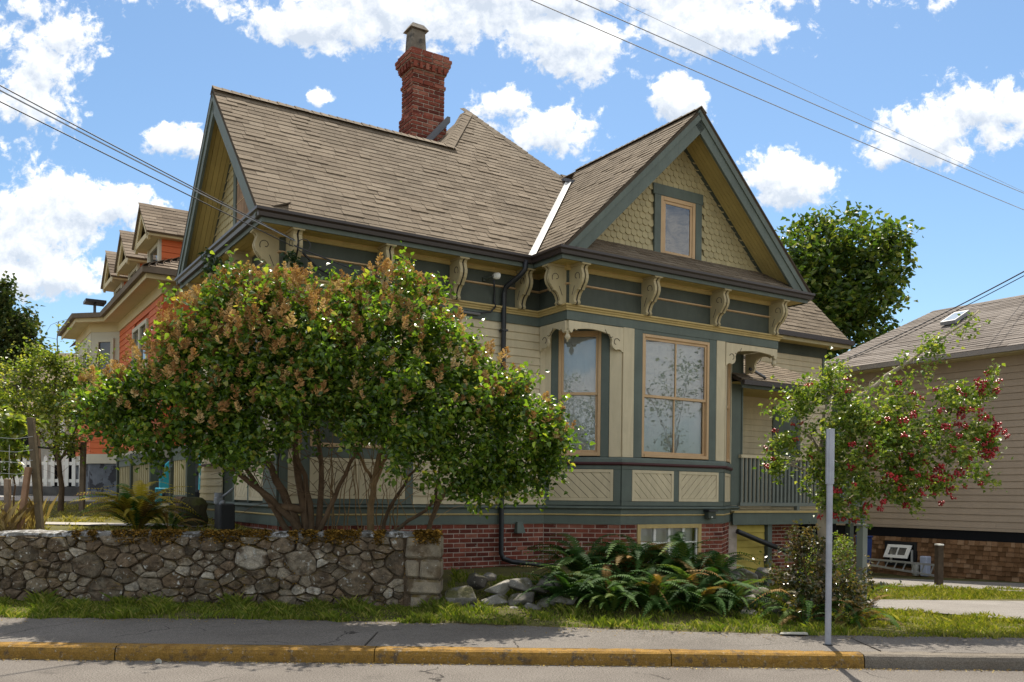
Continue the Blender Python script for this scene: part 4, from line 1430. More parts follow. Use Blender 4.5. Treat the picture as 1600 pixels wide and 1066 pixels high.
# rear wing eave and upper wall
F_RW = frame(8.0, 1.97, 1, 0)
siding(body, F_RW, 3.0, 5.86, 4.45, 4.95, .125, M_BEIGE)
m = MB(); m.obox(F_RW, 5.87, 6.0, 0, .035, 4.3, 4.95); m.build('corner_board', M_GREEN, house)
m = MB(); m.obox(F_RW, 2.6, 6.03, .0, .03, 4.952, 5.2); m.build('frieze_board', M_DGREEN, house)
m = MB(); m.box(10.0, 14.36, 1.55, 2.0, 5.20, 5.222); m.build('soffit', M_SOFFIT, house)
m = MB(); m.box(10.0, 14.36, 1.52, 1.545, 5.17, 5.30); m.build('fascia', M_KHAKI, house)
m = MB(); m.box(10.0, 14.40, 1.44, 1.518, 5.25, 5.36); m.build('gutter', M_BROWN, house)
M_YGREEN = pm('mossy_yellow_boards', (.44, .34, .085), .8, .15, .15, 3, .2, 50, rnd=.1)
F_UD = frame(8.78, .05, 1, 0)
m = MB(); m.obox(F_UD, 0, 1.1, -.05, -.002, -.2, 1.06); ud = m.build('underdeck_screen', M_GROOVE, house)
siding(ud, F_UD, .02, 1.0, -.08, 1.05, .15, M_YGREEN, name='screen_board')
m = MB(); m.box(9.80, 9.92, -.04, .08, -.2, 1.065); m.build('deck_post', M_GREEN, deck)
F_PIER = frame(10.0, .35, 1, 0)
m = MB(); m.obox(F_PIER, 0, 1.15, -.6, 0, -.2, 1.06); pier = m.build('brick_pier', M_MORTAR, house)
bricks(pier, F_PIER, 0, 1.15, -.1, 1.05, lambda u, z: False)
m = MB(); m.box(11.5, 12.7, .6, 1.9, -.3, 1.06); m.build('underdeck_shade_box', M_DARK, house)  # near-black box stands in for the shaded gap under the deck

# ---------- left side porch: railings, steps
def porch_rail(y0, y1, z0a, z1a, x, n, posts):
    """railing along the side wall line, from y0 (far) to y1 (near)"""
    r = MB()
    r.hexa([(x - .05, y1, z1a - .10), (x + .05, y1, z1a - .10), (x + .05, y0, z1a - .10), (x - .05, y0, z1a - .10), (x - .06, y1, z1a), (x + .06, y1, z1a), (x + .06, y0, z1a), (x - .06, y0, z1a)])
    r = r.build('porch_railing', M_GREEN, house)
    m = MB(); m.box(x - .03, x + .03, y1, y0, z1a - .235, z1a - .102); m.build('top_rail', M_GREEN, r)
    m = MB(); m.box(x - .03, x + .03, y1, y0, z0a + .06, z0a + .17); m.build('bottom_rail', M_GREEN, r)
    for i in range(n):
        y = y1 + (y0 - y1) * (i + .5) / n
        m = MB(); m.box(x - .016, x + .016, y - .045, y + .045, z0a + .172, z1a - .237); m.build('baluster', M_KHAKI, r)
    for p in posts:
        m = MB(); m.box(x - .065, x + .065, p - .065, p + .065, z0a - .35, z1a + .02); m.build('railing_post', M_DGREEN, r)
    return r
porch_rail(9.9, 6.12, 1.36, 2.36, -.5, 18, (6.06, 8.2, 9.95))
porch_rail(4.22, 3.08, 1.36, 2.36, -.5, 7, (3.02, 4.28))
m = MB(); m.box(-.55, .0, 4.6, 10, 1.22, 1.34); m.build('side_porch_floor', M_KHAKI, house)

# ================================================================== smaller things round the house
wz = lambda x, y: zt(x, y)
def place(o, x, y, z=None, rz=0):
    o.location = (x, y, wz(x, y) if z is None else z)
    o.rotation_euler = (0, 0, rz)
    return o
# turquoise plastic chair on the side porch
M_TURQ = pm('turquoise_plastic', (.03, .36, .50), .4, .4, .08, 4, .02, 30)
p = h2w((-.42, 4.95, 1.345))
ch = empty('plastic_chair', p, HR + PI, label='turquoise moulded plastic chair on the side porch between two railings', cat='chair')
m = MB()
pts = [(-.24, .0, .38), (-.25, .02, .62), (-.16, .05, .70), (-.13, .07, .92), (-.06, .08, .99), (.06, .08, .99), (.13, .07, .92), (.16, .05, .70), (.25, .02, .62), (.24, .0, .38)]
m.prism([(x, y, z) for (x, y, z) in pts], (0, .045, 0)); m.build('backrest', M_TURQ, ch, bevel=.015, fixn=True)
ch.scale = (.8, .8, .8)
m = MB(); m.box(-.05, .05, .118, .13, .80, .92); m.build('handle_hole', M_WHITE, ch)
m = MB(); m.box(-.25, .25, -.42, .0, .34, .385); m.build('seat', M_TURQ, ch, bevel=.015)
for (sx, sy) in ((-.21, -.38), (.21, -.38), (-.21, .0), (.21, .0)):
    m = MB(); m.hexa([(sx - .03, sy - .03, 0), (sx + .03, sy - .03, 0), (sx + .03, sy + .03, 0), (sx - .03, sy + .03, 0), (sx - .035, sy - .035, .34), (sx + .035, sy - .035, .34), (sx + .035, sy + .035, .34), (sx - .035, sy + .035, .34)]); m.build('leg', M_TURQ, ch)
# turquoise and white banner strip hanging by the siding
p = h2w((-.42, 2.78, 1.62))
bn = MB(); bn.prism([(-.045, 0, 0), (.045, 0, .0), (.05, .01, .35), (.045, 0, .72), (-.045, 0, .72), (-.05, .012, .3)], (0, .012, 0))
tag(bn.build('banner', [pm('turquoise_cloth', (.10, .42, .47), .8, .1, .2, 7, .1, 30, col2=(.6, .65, .62), c2=(5, .52, .6))], None, fixn=True), 'narrow turquoise and white banner hanging at the porch corner post', 'banner').location = p
bpy.data.objects['banner'].rotation_euler = (0, 0, HR - PI / 2)
# log-ended woodpile, mossy block, gas meter
M_LOG = pm('weathered_log', (.115, .075, .05), .85, .15, .25, 6, .5, 30, rnd=.2)
p = h2w((-.75, 2.55, .98))
wp = empty('log_pile', p, HR - PI / 2, label='stack of short brown logs beside the side porch', cat='log stack')
for i in range(5):
    m = MB(); m.tube([(-.28, 0, .06 + i * .105), (.22, random.uniform(-.02, .02), .06 + i * .105)], .055, 10); m.build('log', M_LOG, wp, smooth=False)
p = h2w((-.72, 1.85, .98))
blk = MB()
rr = random.Random(9)
for k_ in range(6):
    for j_ in range(10):
        r_ = .27 * (1 - .10 * k_ / 5) * rr.uniform(.86, 1.12) * (.75 if k_ == 5 else 1)
        blk.v.append((r_ * math.cos(.628 * j_), r_ * .85 * math.sin(.628 * j_), .52 * k_ / 5 + rr.uniform(-.03, .03)))
for k_ in range(5):
    for j_ in range(10):
        blk.f.append((k_ * 10 + j_, k_ * 10 + (j_ + 1) % 10, k_ * 10 + 10 + (j_ + 1) % 10, k_ * 10 + 10 + j_)); blk.m.append(0)
blk.f.append(tuple(range(50, 60))); blk.m.append(0)
blk = blk.build('mossy_stump', pm('mossy_block', (.055, .05, .03), .9, .1, .35, 5, .7, 25, up2=(.06, .065, .02)), None, bevel=.03)
tag(blk, 'squat dark mossy stump standing beside the log stack', 'stump'); blk.location = p; blk.rotation_euler = (0, 0, HR - PI / 2)
M_METER = pm('meter_grey', (.24, .25, .27), .5, .4, .1, 4, .05, 40)
p = h2w((-.42, 1.15, .98))
gm = empty('gas_meter', p, HR - PI / 2, label='grey gas meter with pipes and dark casing on the house corner', cat='gas meter')
m = MB(); m.box(-.16, .16, -.12, .10, .05, .44); m.build('casing', pm('meter_black', (.03, .03, .033), .5, .3, .1), gm, bevel=.02)
m = MB(); m.tube([(-.24, -.06, .0), (-.24, -.06, .30), (-.22, -.06, .36), (-.12, -.06, .40), (.1, -.06, .46)], .035, 8); m.build('pipe', M_METER, gm, smooth=True)
m = MB(); m.box(-.14, -.02, -.14, -.02, .42, .54); m.build('regulator', M_METER, gm, bevel=.02)
m = MB(); m.tube([(-.08, -.08, .54), (-.08, -.08, .60)], .06, 12); m.build('dial', M_METER, gm)
m = MB(); m.tube([(-.08, -.06, .52), (.05, .0, .58), (.20, .05, .66)], .02, 6); m.build('feed_pipe', M_METER, gm, smooth=True)

# ================================================================== taupe house on the right
M_TAUPE = pm('taupe_siding', (.385, .30, .222), .7, .25, .06, 1.2, .1, 50, rnd=.03, streak=.05)
M_GREYSH = pm('grey_brown_shingle', (.18, .155, .135), .92, .12, .12, .8, .3, 150, ramp=[(0, (.135, .115, .10)), (.5, (.175, .152, .134)), (1, (.21, .185, .165))], ramp_by='island', fine=(200, .2))
CED = [(0, (.11, .058, .027)), (.4, (.18, .095, .046)), (.75, (.24, .132, .068)), (1, (.31, .19, .11))]
M_CEDAR = pm('cedar_shingle', (.15, .085, .045), .9, .12, .2, 5, .4, 60, ramp=CED)
M_CEDAR_I = pm('cedar_shingle_rest', (.15, .085, .045), .9, .12, .2, 5, .4, 60, ramp=CED, ramp_by='island')
nb = empty('taupe_house', (HX, HY, 0), HR, label='taupe clapboard house with cedar shingle base and grey roof beside the driveway', cat='house')
NX = 17.0
F_N = frame(NX, 4.3, 0, -1)
m = MB(); m.box(NX + .03, 23, -6, 4.28, -.6, 5.0); nbw = m.build('wall', M_TAUPE, nb)
siding(nbw, F_N, 0, 10.2, .93, 4.72, .158, M_TAUPE, nb=.03, ntp=.008)
m = MB(); m.obox(F_N, 0, 10.2, .0, .04, 4.72, 4.95); m.build('frieze_board', M_TAUPE, nb)
m = MB(); m.obox(F_N, -.1, 10.2, .0, .05, .86, .928); m.build('drip_board', M_TAUPE, nb)
m = MB(); m.obox(F_N, -.05, 10.2, .0, .02, .62, .858); m.build('dark_band', M_DARK, nb)
m = MB(); m.obox(F_N, -.3, 10.3, .0, .5, 4.952, 4.98); m.build('soffit', M_KHAKI, nb)
m = MB(); m.obox(F_N, -.4, 10.3, .48, .58, 4.982, 5.09); m.build('gutter', pm('taupe_gutter', (.26, .23, .205), .5, .35, .06), nb)
# roof: hipped at the far end
R0 = [(NX - .55, -6.2, 5.10), (NX - .55, 4.75, 5.10), (NX + 3.2, 3.1, 7.05), (NX + 3.2, -6.2, 7.05)]
nrm = (Vector(R0[0]) - Vector(R0[1])).cross(Vector(R0[2]) - Vector(R0[1])).normalized()
if nrm.z < 0: nrm = -nrm
nroof = slab(R0, nrm, .05, 'roof', M_GREYSH, nb)
slab([(NX + 3.2, 3.1, 7.05), (NX - .55, 4.75, 5.10), (NX + 7, 4.75, 5.10)], (0, .8, .6), .05, 'roof', M_GREYSH, nb)
slab([(NX + 3.2, 3.1, 7.05), (NX + 7, 4.75, 5.10), (NX + 7, -6.2, 5.10), (NX + 3.2, -6.2, 7.05)], (.5, 0, .85), .05, 'roof', M_GREYSH, nb)
U, Vv = Vector((0, -1, 0)), (Vector((3.75, 0, 1.95))).normalized()
SL_ = Vector((3.75, 0, 1.95)).length
save = SHINGLES; SHINGLES = []
roof_plane(nroof, (NX - .55, 0, 5.10), U, Vv, [(6.0, 0), (-4.7, 0), (-3.1, SL_), (6.0, SL_)], .15, (.5, 1.0))
J = MB()
for (sz, par, M4) in SHINGLES:
    bi = len(J.v)
    J.v += [tuple(M4 @ Vector(v)) for v in SHV]
    J.f += [tuple(bi + i for i in f) for f in SHF]; J.m += [0] * 4
J.build('shingle_courses', M_GREYSH, nroof, kind='stuff')
SHINGLES = save
# skylight
sk = MB()
c0 = Vector((NX + 1.55, 1.86, 5.10 + 2.10 * .52 + .05))
for (du, dv) in ((0, 0),):
    n_ = nrm
    a, b2 = Vector((0, -.42, 0)), Vv * .75
    sk.hexa([c0, c0 + a, c0 + a + b2, c0 + b2, c0 + n_ * .10, c0 + a + n_ * .10, c0 + a + b2 + n_ * .10, c0 + b2 + n_ * .10])
M_SKYL = pm('skylight_pane', (.24, .29, .33), .15, .6, .05)
sk = sk.build('skylight', M_METER, nb, fixn=True)
m = MB(); q = c0 + nrm * .104; m.poly([q + a * .1 + b2 * .1, q + a * .9 + b2 * .1, q + a * .9 + b2 * .9, q + a * .1 + b2 * .9]); m.build('pane', M_SKYL, sk)
# cedar shingle base: one shingle at a time
m = MB(); m.obox(F_N, 0, 10.2, -.05, .0, -.7, .62); cb = m.build('base_wall', M_CEDAR, nb)
cm = MB(); cm.hexa([(0, .03, 0), (1, .03, 0), (1, 0, 0), (0, 0, 0), (0, .012, 1), (1, .012, 1), (1, 0, 1), (0, 0, 1)])
cmesh = cm.mesh('cedar_shingle', M_CEDAR)
J = MB()
nsh = 0
for r in range(11):
    z = -.62 + r * .113
    u = 0.0
    while u < 9.6:
        w = random.uniform(.08, .20)
        hole = (1.95 < u + w / 2 < 2.85 and -.12 < z + .07 < .52)
        if not hole:
            zz = z + random.uniform(-.006, .006)
            if 0.6 < u < 6.2 and nsh < 300 and z > -.42:
                M4 = Matrix.Identity(4)
                M4.col[0] = (0, -(w - .006), 0, 0); M4.col[1] = (-1, 0, 0, 0); M4.col[2] = (0, 0, .122, 0); M4.col[3] = (*fp(F_N, u, .002, zz), 1)
                link('cedar_shingle', cmesh, cb, M4); nsh += 1
            else:
                J.obox(F_N, u, u + w - .006, .002, .032, zz, zz + .122, nt=.014)
        u += w
J.build('cedar_shingles', M_CEDAR_I, cb, kind='stuff')
# awning window, pushed open
for (p_, q_, lo, hi) in ((1.95, 2.02, -.12, .50), (2.78, 2.85, -.12, .50), (2.022, 2.778, .44, .50), (2.022, 2.778, -.12, -.06)):
    m = MB(); m.obox(F_N, p_, q_, .0, .06, lo, hi); m.build('window_trim', M_BLACK, nb)
m = MB(); m.obox(F_N, 2.022, 2.778, -.02, .004, -.06, .44); aw2 = m.build('awning_window', M_DARK, nb)
op_ = lambda u, t, k=0.0: Vector(fp(F_N, u, .05 + t * .20 + k, .42 - t * .33))
m = MB()
for (u0, u1, t0, t1) in ((2.06, 2.16, 0, 1), (2.64, 2.74, 0, 1), (2.16, 2.64, 0, .22), (2.16, 2.64, .78, 1), (2.385, 2.415, .22, .78)):
    m.hexa([op_(u0, t1), op_(u1, t1), op_(u1, t0), op_(u0, t0), op_(u0, t1, .03), op_(u1, t1, .03), op_(u1, t0, .03), op_(u0, t0, .03)])
m.build('open_sash', M_WHITE, aw2, fixn=True)
for (u0, u1) in ((2.162, 2.384), (2.416, 2.638)):
    m = MB(); m.poly([op_(u0, .78, .01), op_(u1, .78, .01), op_(u1, .22, .01), op_(u0, .22, .01)]); m.build('pane', M_GLASS2, aw2)
for u_ in (2.08, 2.68):
    m = MB(); m.obox(F_N, u_, u_ + .06, .005, .02, -.06, .3); m.build('side_jamb', M_WHITE, aw2)
m = MB(); m.obox(F_N, .72, .95, .02, .05, .66, .8); m.build('wall_light', M_METER, nb, bevel=.02)

# aluminium ladder on its side along the cedar wall
M_ALU = pm('aluminium', (.50, .50, .50), .4, .5, .08, 6, .03, 60, metal=.6)
p = h2w((NX - .75, 2.50, 0))
gz = -.32
ld = empty('ladder', (p.x, p.y, gz), HR - PI / 2, label='aluminium ladder lying on its side against the cedar shingle wall', cat='ladder')
LL, lz0, lz1 = 2.0, .20, .345
for (za, zb, x0) in ((lz0, lz0 - .15, .12), (lz1, lz1 - .03, 0)):
    m = MB(); m.hexa([(x0, -.03, za), (LL + x0, -.03, zb), (LL + x0, .03, zb), (x0, .03, za), (x0, -.03, za + .045), (LL + x0, -.03, zb + .045), (LL + x0, .03, zb + .045), (x0, .03, za + .045)]); m.build('side_rail', M_ALU, ld)
for i in range(8):
    x = .16 + i * .245
    m = MB(); m.tube([(x, 0, lz0 + .03 - .15 * x / LL), (x + .09, 0, lz1 + .01 - .03 * x / LL)], .016, 6); m.build('rung', M_ALU, ld)
# pots and buckets beside it
def lathe(name, prof, mat, parent=None, k=14, **kw):
    m = MB()
    for (r, z) in prof:
        for j in range(k):
            m.v.append((r * math.cos(2 * PI * j / k), r * math.sin(2 * PI * j / k), z))
    for i in range(len(prof) - 1):
        for j in range(k):
            m.f.append((i * k + j, i * k + (j + 1) % k, (i + 1) * k + (j + 1) % k, (i + 1) * k + j)); m.m.append(0)
    m.f.append(tuple(reversed(range(k)))); m.m.append(0)
    return m.build(name, mat, parent, smooth=True, fixn=True, **kw)
M_BLUE = pm('blue_plastic', (.03, .06, .22), .45, .4, .08)
PAIL = [(.12, 0), (.15, .26), (.162, .27), (.16, .29), (.14, .29), (.11, .03)]
for (yy2, dx2, sc, mat, lab, zz) in ((2.62, -.62, .8, M_WHITE, 'white pail at the far end of the ladder', .30), (1.36, -.2, .7, M_WHITE, 'small white pail between ladder and wooden post', .32)):
    p = h2w((NX + dx2, yy2, gz))
    o_ = lathe('pail', PAIL, mat); o_.location = (p.x, p.y, gz + (0.0 if zz is None else 0)); o_.scale = (sc, sc, sc * 1.5)
    tag(o_, lab, 'pail')
p = h2w((NX - .2, 1.1, gz))
m = MB(); m.hexa([(-.09, -.09, 0), (.09, -.09, 0), (.09, .09, 0), (-.09, .09, 0), (-.10, -.10, .50), (.10, -.10, .50), (.10, .10, .50), (-.10, .10, .50)])
o_ = m.build('plastic_tub', pm('pale_blue_plastic', (.42, .46, .58), .5, .35, .05), None, bevel=.02); o_.location = p; o_.rotation_euler = (0, 0, HR); tag(o_, 'tall pale blue plastic tub behind the ladder end', 'tub')
p = h2w((NX - .55, 2.62, gz))
m = MB(); m.hexa([(-.14, -.12, 0), (.14, -.12, 0), (.14, .12, 0), (-.14, .12, 0), (-.17, -.15, .9), (.17, -.15, .9), (.17, .15, .9), (-.17, .15, .9)])
rb = m.build('recycling_bin', M_BLUE, None, bevel=.03); rb.location = p; rb.rotation_euler = (0, 0, HR); tag(rb, 'tall dark blue bin behind the green post', 'bin')
m = MB(); m.box(-.18, .18, -.16, .16, .9, .95); m.build('lid', M_BLUE, rb, bevel=.02)
# wooden bollard with a white top
wpst = empty('wooden_post', (8.95, 18.75, zt(8.95, 18.75)), .2, label='dark square wooden post with a white cap by the ladder', cat='post')
m = MB(); m.box(-.062, .062, -.062, .062, -.2, .84); m.build('shaft', pm('dark_timber', (.07, .052, .036), .85, .15, .25, 6, .4, 40), wpst)
m = MB(); m.box(-.066, .066, -.066, .066, .842, .87); m.build('cap', M_WHITE, wpst)
# green post at the deck corner
gp = empty('green_post', (5.32, 13.6, zt(5.32, 13.6)), HR, label='slim sage green square post behind the fern, right of the holly trunk', cat='post')
m = MB(); m.box(-.055, .055, -.055, .055, -.1, 1.19); m.build('shaft', M_RAIL, gp)
m = MB(); m.box(-.075, .075, -.075, .075, 1.192, 1.22); m.build('cap', M_RAIL, gp)
m = MB(); m.box(12.3, 12.42, -.06, .06, -.4, 1.065); m.build('deck_post', M_DGREEN, deck)

# ================================================================== orange house on the left
M_ORANGE = pm('orange_siding', (.56, .125, .036), .65, .3, .06, 1.2, .1, 50, rnd=.03)
M_CREAM = pm('cream_trim', (.50, .40, .215), .6, .3, .06, 2, .08, 50)
M_CREAM2 = pm('pale_trim', (.46, .42, .32), .6, .3, .06, 2, .08, 50)
M_ODECK = pm('brown_shake', (.19, .145, .105), .92, .12, .18, 1.2, .3, 90, ramp=[(0, (.10, .074, .052)), (.5, (.15, .115, .083)), (1, (.20, .16, .12))], ramp_by='island')
oh = empty('orange_house', (HX, HY, 0), HR, label='orange clapboard house with cream eaves and three gabled dormers', cat='house')
OY = 7.84
m = MB(); m.box(.02, 11, OY + .02, 20, 2.55, 6.1); ow_ = m.build('wall', M_ORANGE, oh)
F_OL = frame(0, 13.45, 0, -1)
F_OF = frame(0, OY, 1, 0)
siding(ow_, F_OL, 0, 13.45 - OY, 2.55, 5.78, .15, M_ORANGE, cuts=((2.3, 4.1, 3.5, 5.7),))
siding(ow_, F_OF, 0, 3.0, 2.55, 5.78, .15, M_ORANGE)
OUP = [(-.6, 17.0), (-.6, 13.9), (0, 13.3), (0, OY), (11, OY)]
def orun(name, prof, mat, path=OUP):
    m = MB(); m.sweep(path, prof); return m.build(name, mat, oh, fixn=True)
orun('frieze_board', R4(.005, .05, 5.78, 6.02), M_CREAM)
orun('soffit', R4(.0, .40, 6.021, 6.05), M_CREAM)
orun('fascia', R4(.401, .43, 5.98, 6.16), M_CREAM)
orun('gutter', R4(.432, .52, 6.08, 6.20), M_ODECK)
orun('water_table', R4(.0, .09, 2.30, 2.55), M_CREAM2)
orun('stone_foundation', R4(-.3, .02, 1.2, 2.30), pm('blue_grey_stone', (.13, .14, .155), .9, .15, .35, 1.6, .5, 12, spots=(2.2, .52, .56, (.05, .05, .055))))
# canted bay: cream upper storey with tall windows, orange below
F_OC = frame(-.6, 13.9, 1, -1)
F_OB = frame(-.6, 17.0, 0, -1)
CLo = math.hypot(.6, .6)
m = MB(); m.prism([(-.58, 17.0, 2.55), (-.58, 13.91, 2.55), (.02, 13.31, 2.55), (.5, 17.0, 2.55)], (0, 0, 3.45)); obay = m.build('bay', M_ORANGE, oh, fixn=True)
siding(obay, F_OC, 0, CLo, 2.55, 3.5, .15, M_ORANGE)
siding(obay, F_OB, 0, 3.1, 2.55, 3.5, .15, M_ORANGE)
for (fr, a, c) in ((F_OC, 0, CLo), (F_OB, 0, 3.1)):
    m = MB(); m.obox(fr, a, c, 0, .03, 3.5, 5.78); m.build('cream_panel', M_CREAM2, obay)
def owin(fr, a, c, lo, hi, n=.03):
    w = MB(); t = .09
    w.obox(fr, a, a + t, n, n + .05, lo, hi); w.obox(fr, c - t, c, n, n + .05, lo, hi); w.obox(fr, a + t, c - t, n, n + .05, hi - t, hi); w.obox(fr, a + t, c - t, n, n + .06, lo, lo + t)
    w = w.build('window', M_CREAM2, oh)
    s = MB(); s.obox(fr, a + t, c - t, n + .01, n + .04, (lo + hi) / 2 - .03, (lo + hi) / 2 + .03); s.build('sash', M_CREAM2, w)
    g = MB(); g.poly([fp(fr, a + t, n + .008, lo + t), fp(fr, c - t, n + .008, lo + t), fp(fr, c - t, n + .008, hi - t), fp(fr, a + t, n + .008, hi - t)]); g.build('pane', M_OGL, w)
    return w
M_OGL = pm('reflecting_pane', (.03, .035, .04), .06, .8, .05, 1, 0)
owin(F_OC, .16, .70, 3.7, 5.6); owin(F_OB, .3, 1.3, 3.7, 5.4); owin(F_OB, 1.8, 2.8, 3.7, 5.4)
owin(F_OL, 2.3, 3.2, 3.5, 5.5, .02); owin(F_OL, 3.2, 4.1, 3.5, 5.5, .02)
# roof and dormers
OR = [(-.72, OY - .72, 6.15), (-.72, 13.2, 6.15), (-1.72, 14.1, 6.15), (-1.72, 18.4, 6.15), (5.5, 18.4, 11.4), (5.5, 12.5, 11.4)]
m = MB()
def tri(*p): m.poly(p)
tri((-.5, OY - .5, 6.2), (5.5, 13.3, 9.3), (5.5, 20, 9.3), (-.5, 20, 6.2)); m.poly([(-.5, OY - .5, 6.2), (11.5, OY - .5, 6.2), (5.5, 13.3, 9.3)]); m.poly([(11.5, OY - .5, 6.2), (11.7, 20, 6.2), (5.5, 20, 9.3), (5.5, 13.3, 9.3)])
m.poly([(-.48, 13.1, 6.2), (-1.1, 13.7, 6.2), (-1.1, 17.5, 6.2), (-.1, 16.0, 6.6)])
orf = m.build('roof', M_ODECK, oh)
save = SHINGLES; SHINGLES = []
vv = Vector((6.0, 0, 3.1)).normalized()
roof_plane(orf, (-.52, 0, 6.2), (0, -1, 0), vv, [(-(OY - .7), 0), (-18, 0), (-18, 4.5), (-11.2, 4.5)], .2, (.3, .6))
vf = Vector((0, 5.96, 3.1)).normalized()
roof_plane(orf, (0, OY - .52, 6.2), (1, 0, 0), vf, [(-.45, 0), (6, 0), (6, 5), (4.0, 5)], .2, (.3, .6))
for (yc, hw) in ((9.92, .84), (12.55, .84), (14.9, .84)):
    d = MB()
    x0 = .22
    d.box(x0, 4.0, yc - hw + .16, yc + hw - .16, 6.2, 7.4)
    dm = d.build('dormer', M_ORANGE, oh)
    fr = frame(x0, yc + hw - .16, 0, -1)
    fs = frame(x0, yc - hw + .16, 1, 0)
    siding(dm, fs, 0.0, 2.6, 6.3, 7.31, .15, M_ORANGE, name='siding_board')
    for (p_, q_) in ((0, .14), (hw * 2 - .46, hw * 2 - .32)):
        m = MB(); m.obox(fr, p_, q_, 0, .06, 6.2, 7.35); m.build('corner_board', M_CREAM2, dm)
    w = MB(); ww = hw * 2 - .32
    w.obox(fr, .16, .24, 0, .05, 6.3, 7.29); w.obox(fr, ww - .24, ww - .16, 0, .05, 6.3, 7.29); w.obox(fr, .24, ww - .24, 0, .05, 7.21, 7.29); w.obox(fr, .24, ww - .24, 0, .06, 6.3, 6.38); w.obox(fr, .24, ww - .24, 0, .045, 6.78, 6.84)
    w.build('window_frame', M_CREAM2, dm)
    g = MB(); g.poly([fp(fr, .24, .012, 6.38), fp(fr, ww - .24, .012, 6.38), fp(fr, ww - .24, .012, 7.21), fp(fr, .24, .012, 7.21)]); g.build('pane', M_OGL, dm)
    # gable and roof
    zt_, xz = 8.16, x0 - .32
    m = MB(); m.prism([(x0 + .04, yc - hw, 7.34), (x0 + .04, yc + hw, 7.34), (x0 + .04, yc, zt_ - .1)], (.1, 0, 0)); m.build('dormer_gable', M_SOFFIT, dm, fixn=True)
    m = MB(); m.box(xz, x0 + .03, yc - hw - .05, yc + hw + .05, 7.31, 7.43); m.box(x0 + .03, 3.4, yc - hw - .05, yc - hw + .16, 7.31, 7.43); m.build('dormer_cornice', M_CREAM, dm)
    for sgn in (-1, 1):
        a, c = Vector((xz, yc + sgn * (hw + .08), 7.40)), Vector((xz, yc, zt_ + .06))
        slope_board(dm, 'bargeboard', M_CREAM, a, c, (0, sgn * .72, .69), .04, .24, (.06, 0, 0))
        rf_ = slab([(xz - .05, yc + sgn * (hw + .1), 7.39), (xz - .05, yc, zt_ + .06), (4.5, yc, zt_ + .06), (4.5, yc + sgn * (hw + .1), 7.39)], (0, sgn * .72, .69), .05, 'dormer_roof', M_ODECK, oh)
        if sgn < 0:
            v_ = (Vector((0, hw + .1, zt_ + .04 - 7.39))).normalized()
            roof_plane(rf_, (xz - .06, yc - hw - .12, 7.38), (1, 0, 0), v_, [(0, 0), (4.2, 0), (4.2, 1.30), (0, 1.30)], .15, (.25, .5))
J = MB()
for (sz, par, M4) in SHINGLES:
    bi = len(J.v)
    J.v += [tuple(M4 @ Vector(v)) for v in SHV]
    J.f += [tuple(bi + i for i in f) for f in SHF]; J.m += [0] * 4
J.build('shake_courses', M_ODECK, orf, kind='stuff')
SHINGLES = save
# the little solar panel standing on the eave
for y_ in (13.75, 14.0):
    m = MB(); m.tube([(-.55, y_, 6.2), (-.55, y_, 6.55)], .02, 6); m.build('stand_leg', M_BLACK, oh)
m = MB(); m.box(-.8, -.3, 13.6, 14.15, 6.55, 6.62); m.build('vent_stand', M_BLACK, oh)

# ================================================================== white house and picket fence beyond the lawn
wh = empty('white_house', (-24.5, 40, 0), 0, label='low white house with a brown roof behind the young tree', cat='house')
m = MB(); m.box(-3.5, 9.0, 0, 8, .8, 6.2); m.build('wall', M_WHITE, wh)
rf = MB(); rf.prism([(-4.2, -.8, 6.2), (-4.2, 8.8, 6.2), (-4.2, 4, 8.3)], (13.9, 0, 0)); rf.build('roof', M_ODECK, wh, fixn=True)
m = MB(); m.box(-4.3, 9.8, -1.0, -.7, 6.0, 6.25); m.build('eave_board', M_GROOVE, wh)
for i in range(5):
    m = MB(); m.box(-3.2 + i * 2.9, -3.0 + i * 2.9, -2.4, -2.2, 1.2, 5.0); m.build('porch_post', M_WHITE, wh)
m = MB(); m.prism([(-3.6, -2.7, 5.0), (-3.6, -.02, 5.0), (-3.6, -.02, 5.8)], (12.4, 0, 0)); m.build('porch_roof', M_ODECK, wh, fixn=True)
for i in range(3):
    m = MB(); m.box(-2.4 + i * 4, -.9 + i * 4, -.05, -.01, 2.3, 4.2); m.build('window', M_OGL, wh)
m = MB(); m.box(4.0, 5.1, -.05, -.01, 1.2, 3.6); m.build('door', M_DARK, wh)
bh = empty('brown_shed', (-28.5, 33, 0), .1, label='dark brown roofed building at the edge behind the sapling', cat='shed')
m = MB(); m.box(-3, 3.6, 0, 5, .8, 6.0); m.build('wall', M_LOG, bh)
m = MB(); m.prism([(-3.6, -.5, 6.0), (-3.6, 5.5, 6.0), (-3.6, 2.5, 7.4)], (7.6, 0, 0)); m.build('roof', M_ODECK, bh, fixn=True)
fx0, fx1, fy = -13.6, -10.75, 22.6 + 2.2
pf = empty('picket_fence', (-13.5, 24.9, 0), 0, label='white picket fence on a grey stone base by the orange house', cat='fence')
FZ = 1.70
for i in range(20):
    x = -1.8 + i * .195
    m = MB(); m.prism([(x - .05, 0, FZ), (x + .05, 0, FZ), (x + .05, 0, FZ + .78), (x, 0, FZ + .86), (x - .05, 0, FZ + .78)], (0, -.025, 0)); m.build('picket', M_WHITE, pf, fixn=True)
for z in (FZ + .1, FZ + .58):
    m = MB(); m.box(-1.9, 2.05, .0, .05, z, z + .09); m.build('rail', M_WHITE, pf)
m = MB(); m.box(-1.9, 2.0, -.02, .35, 1.1, FZ - .02); m.build('stone_base', pm('grey_base_stone', (.10, .095, .09), .9, .15, .35, 2, .5, 14), pf)
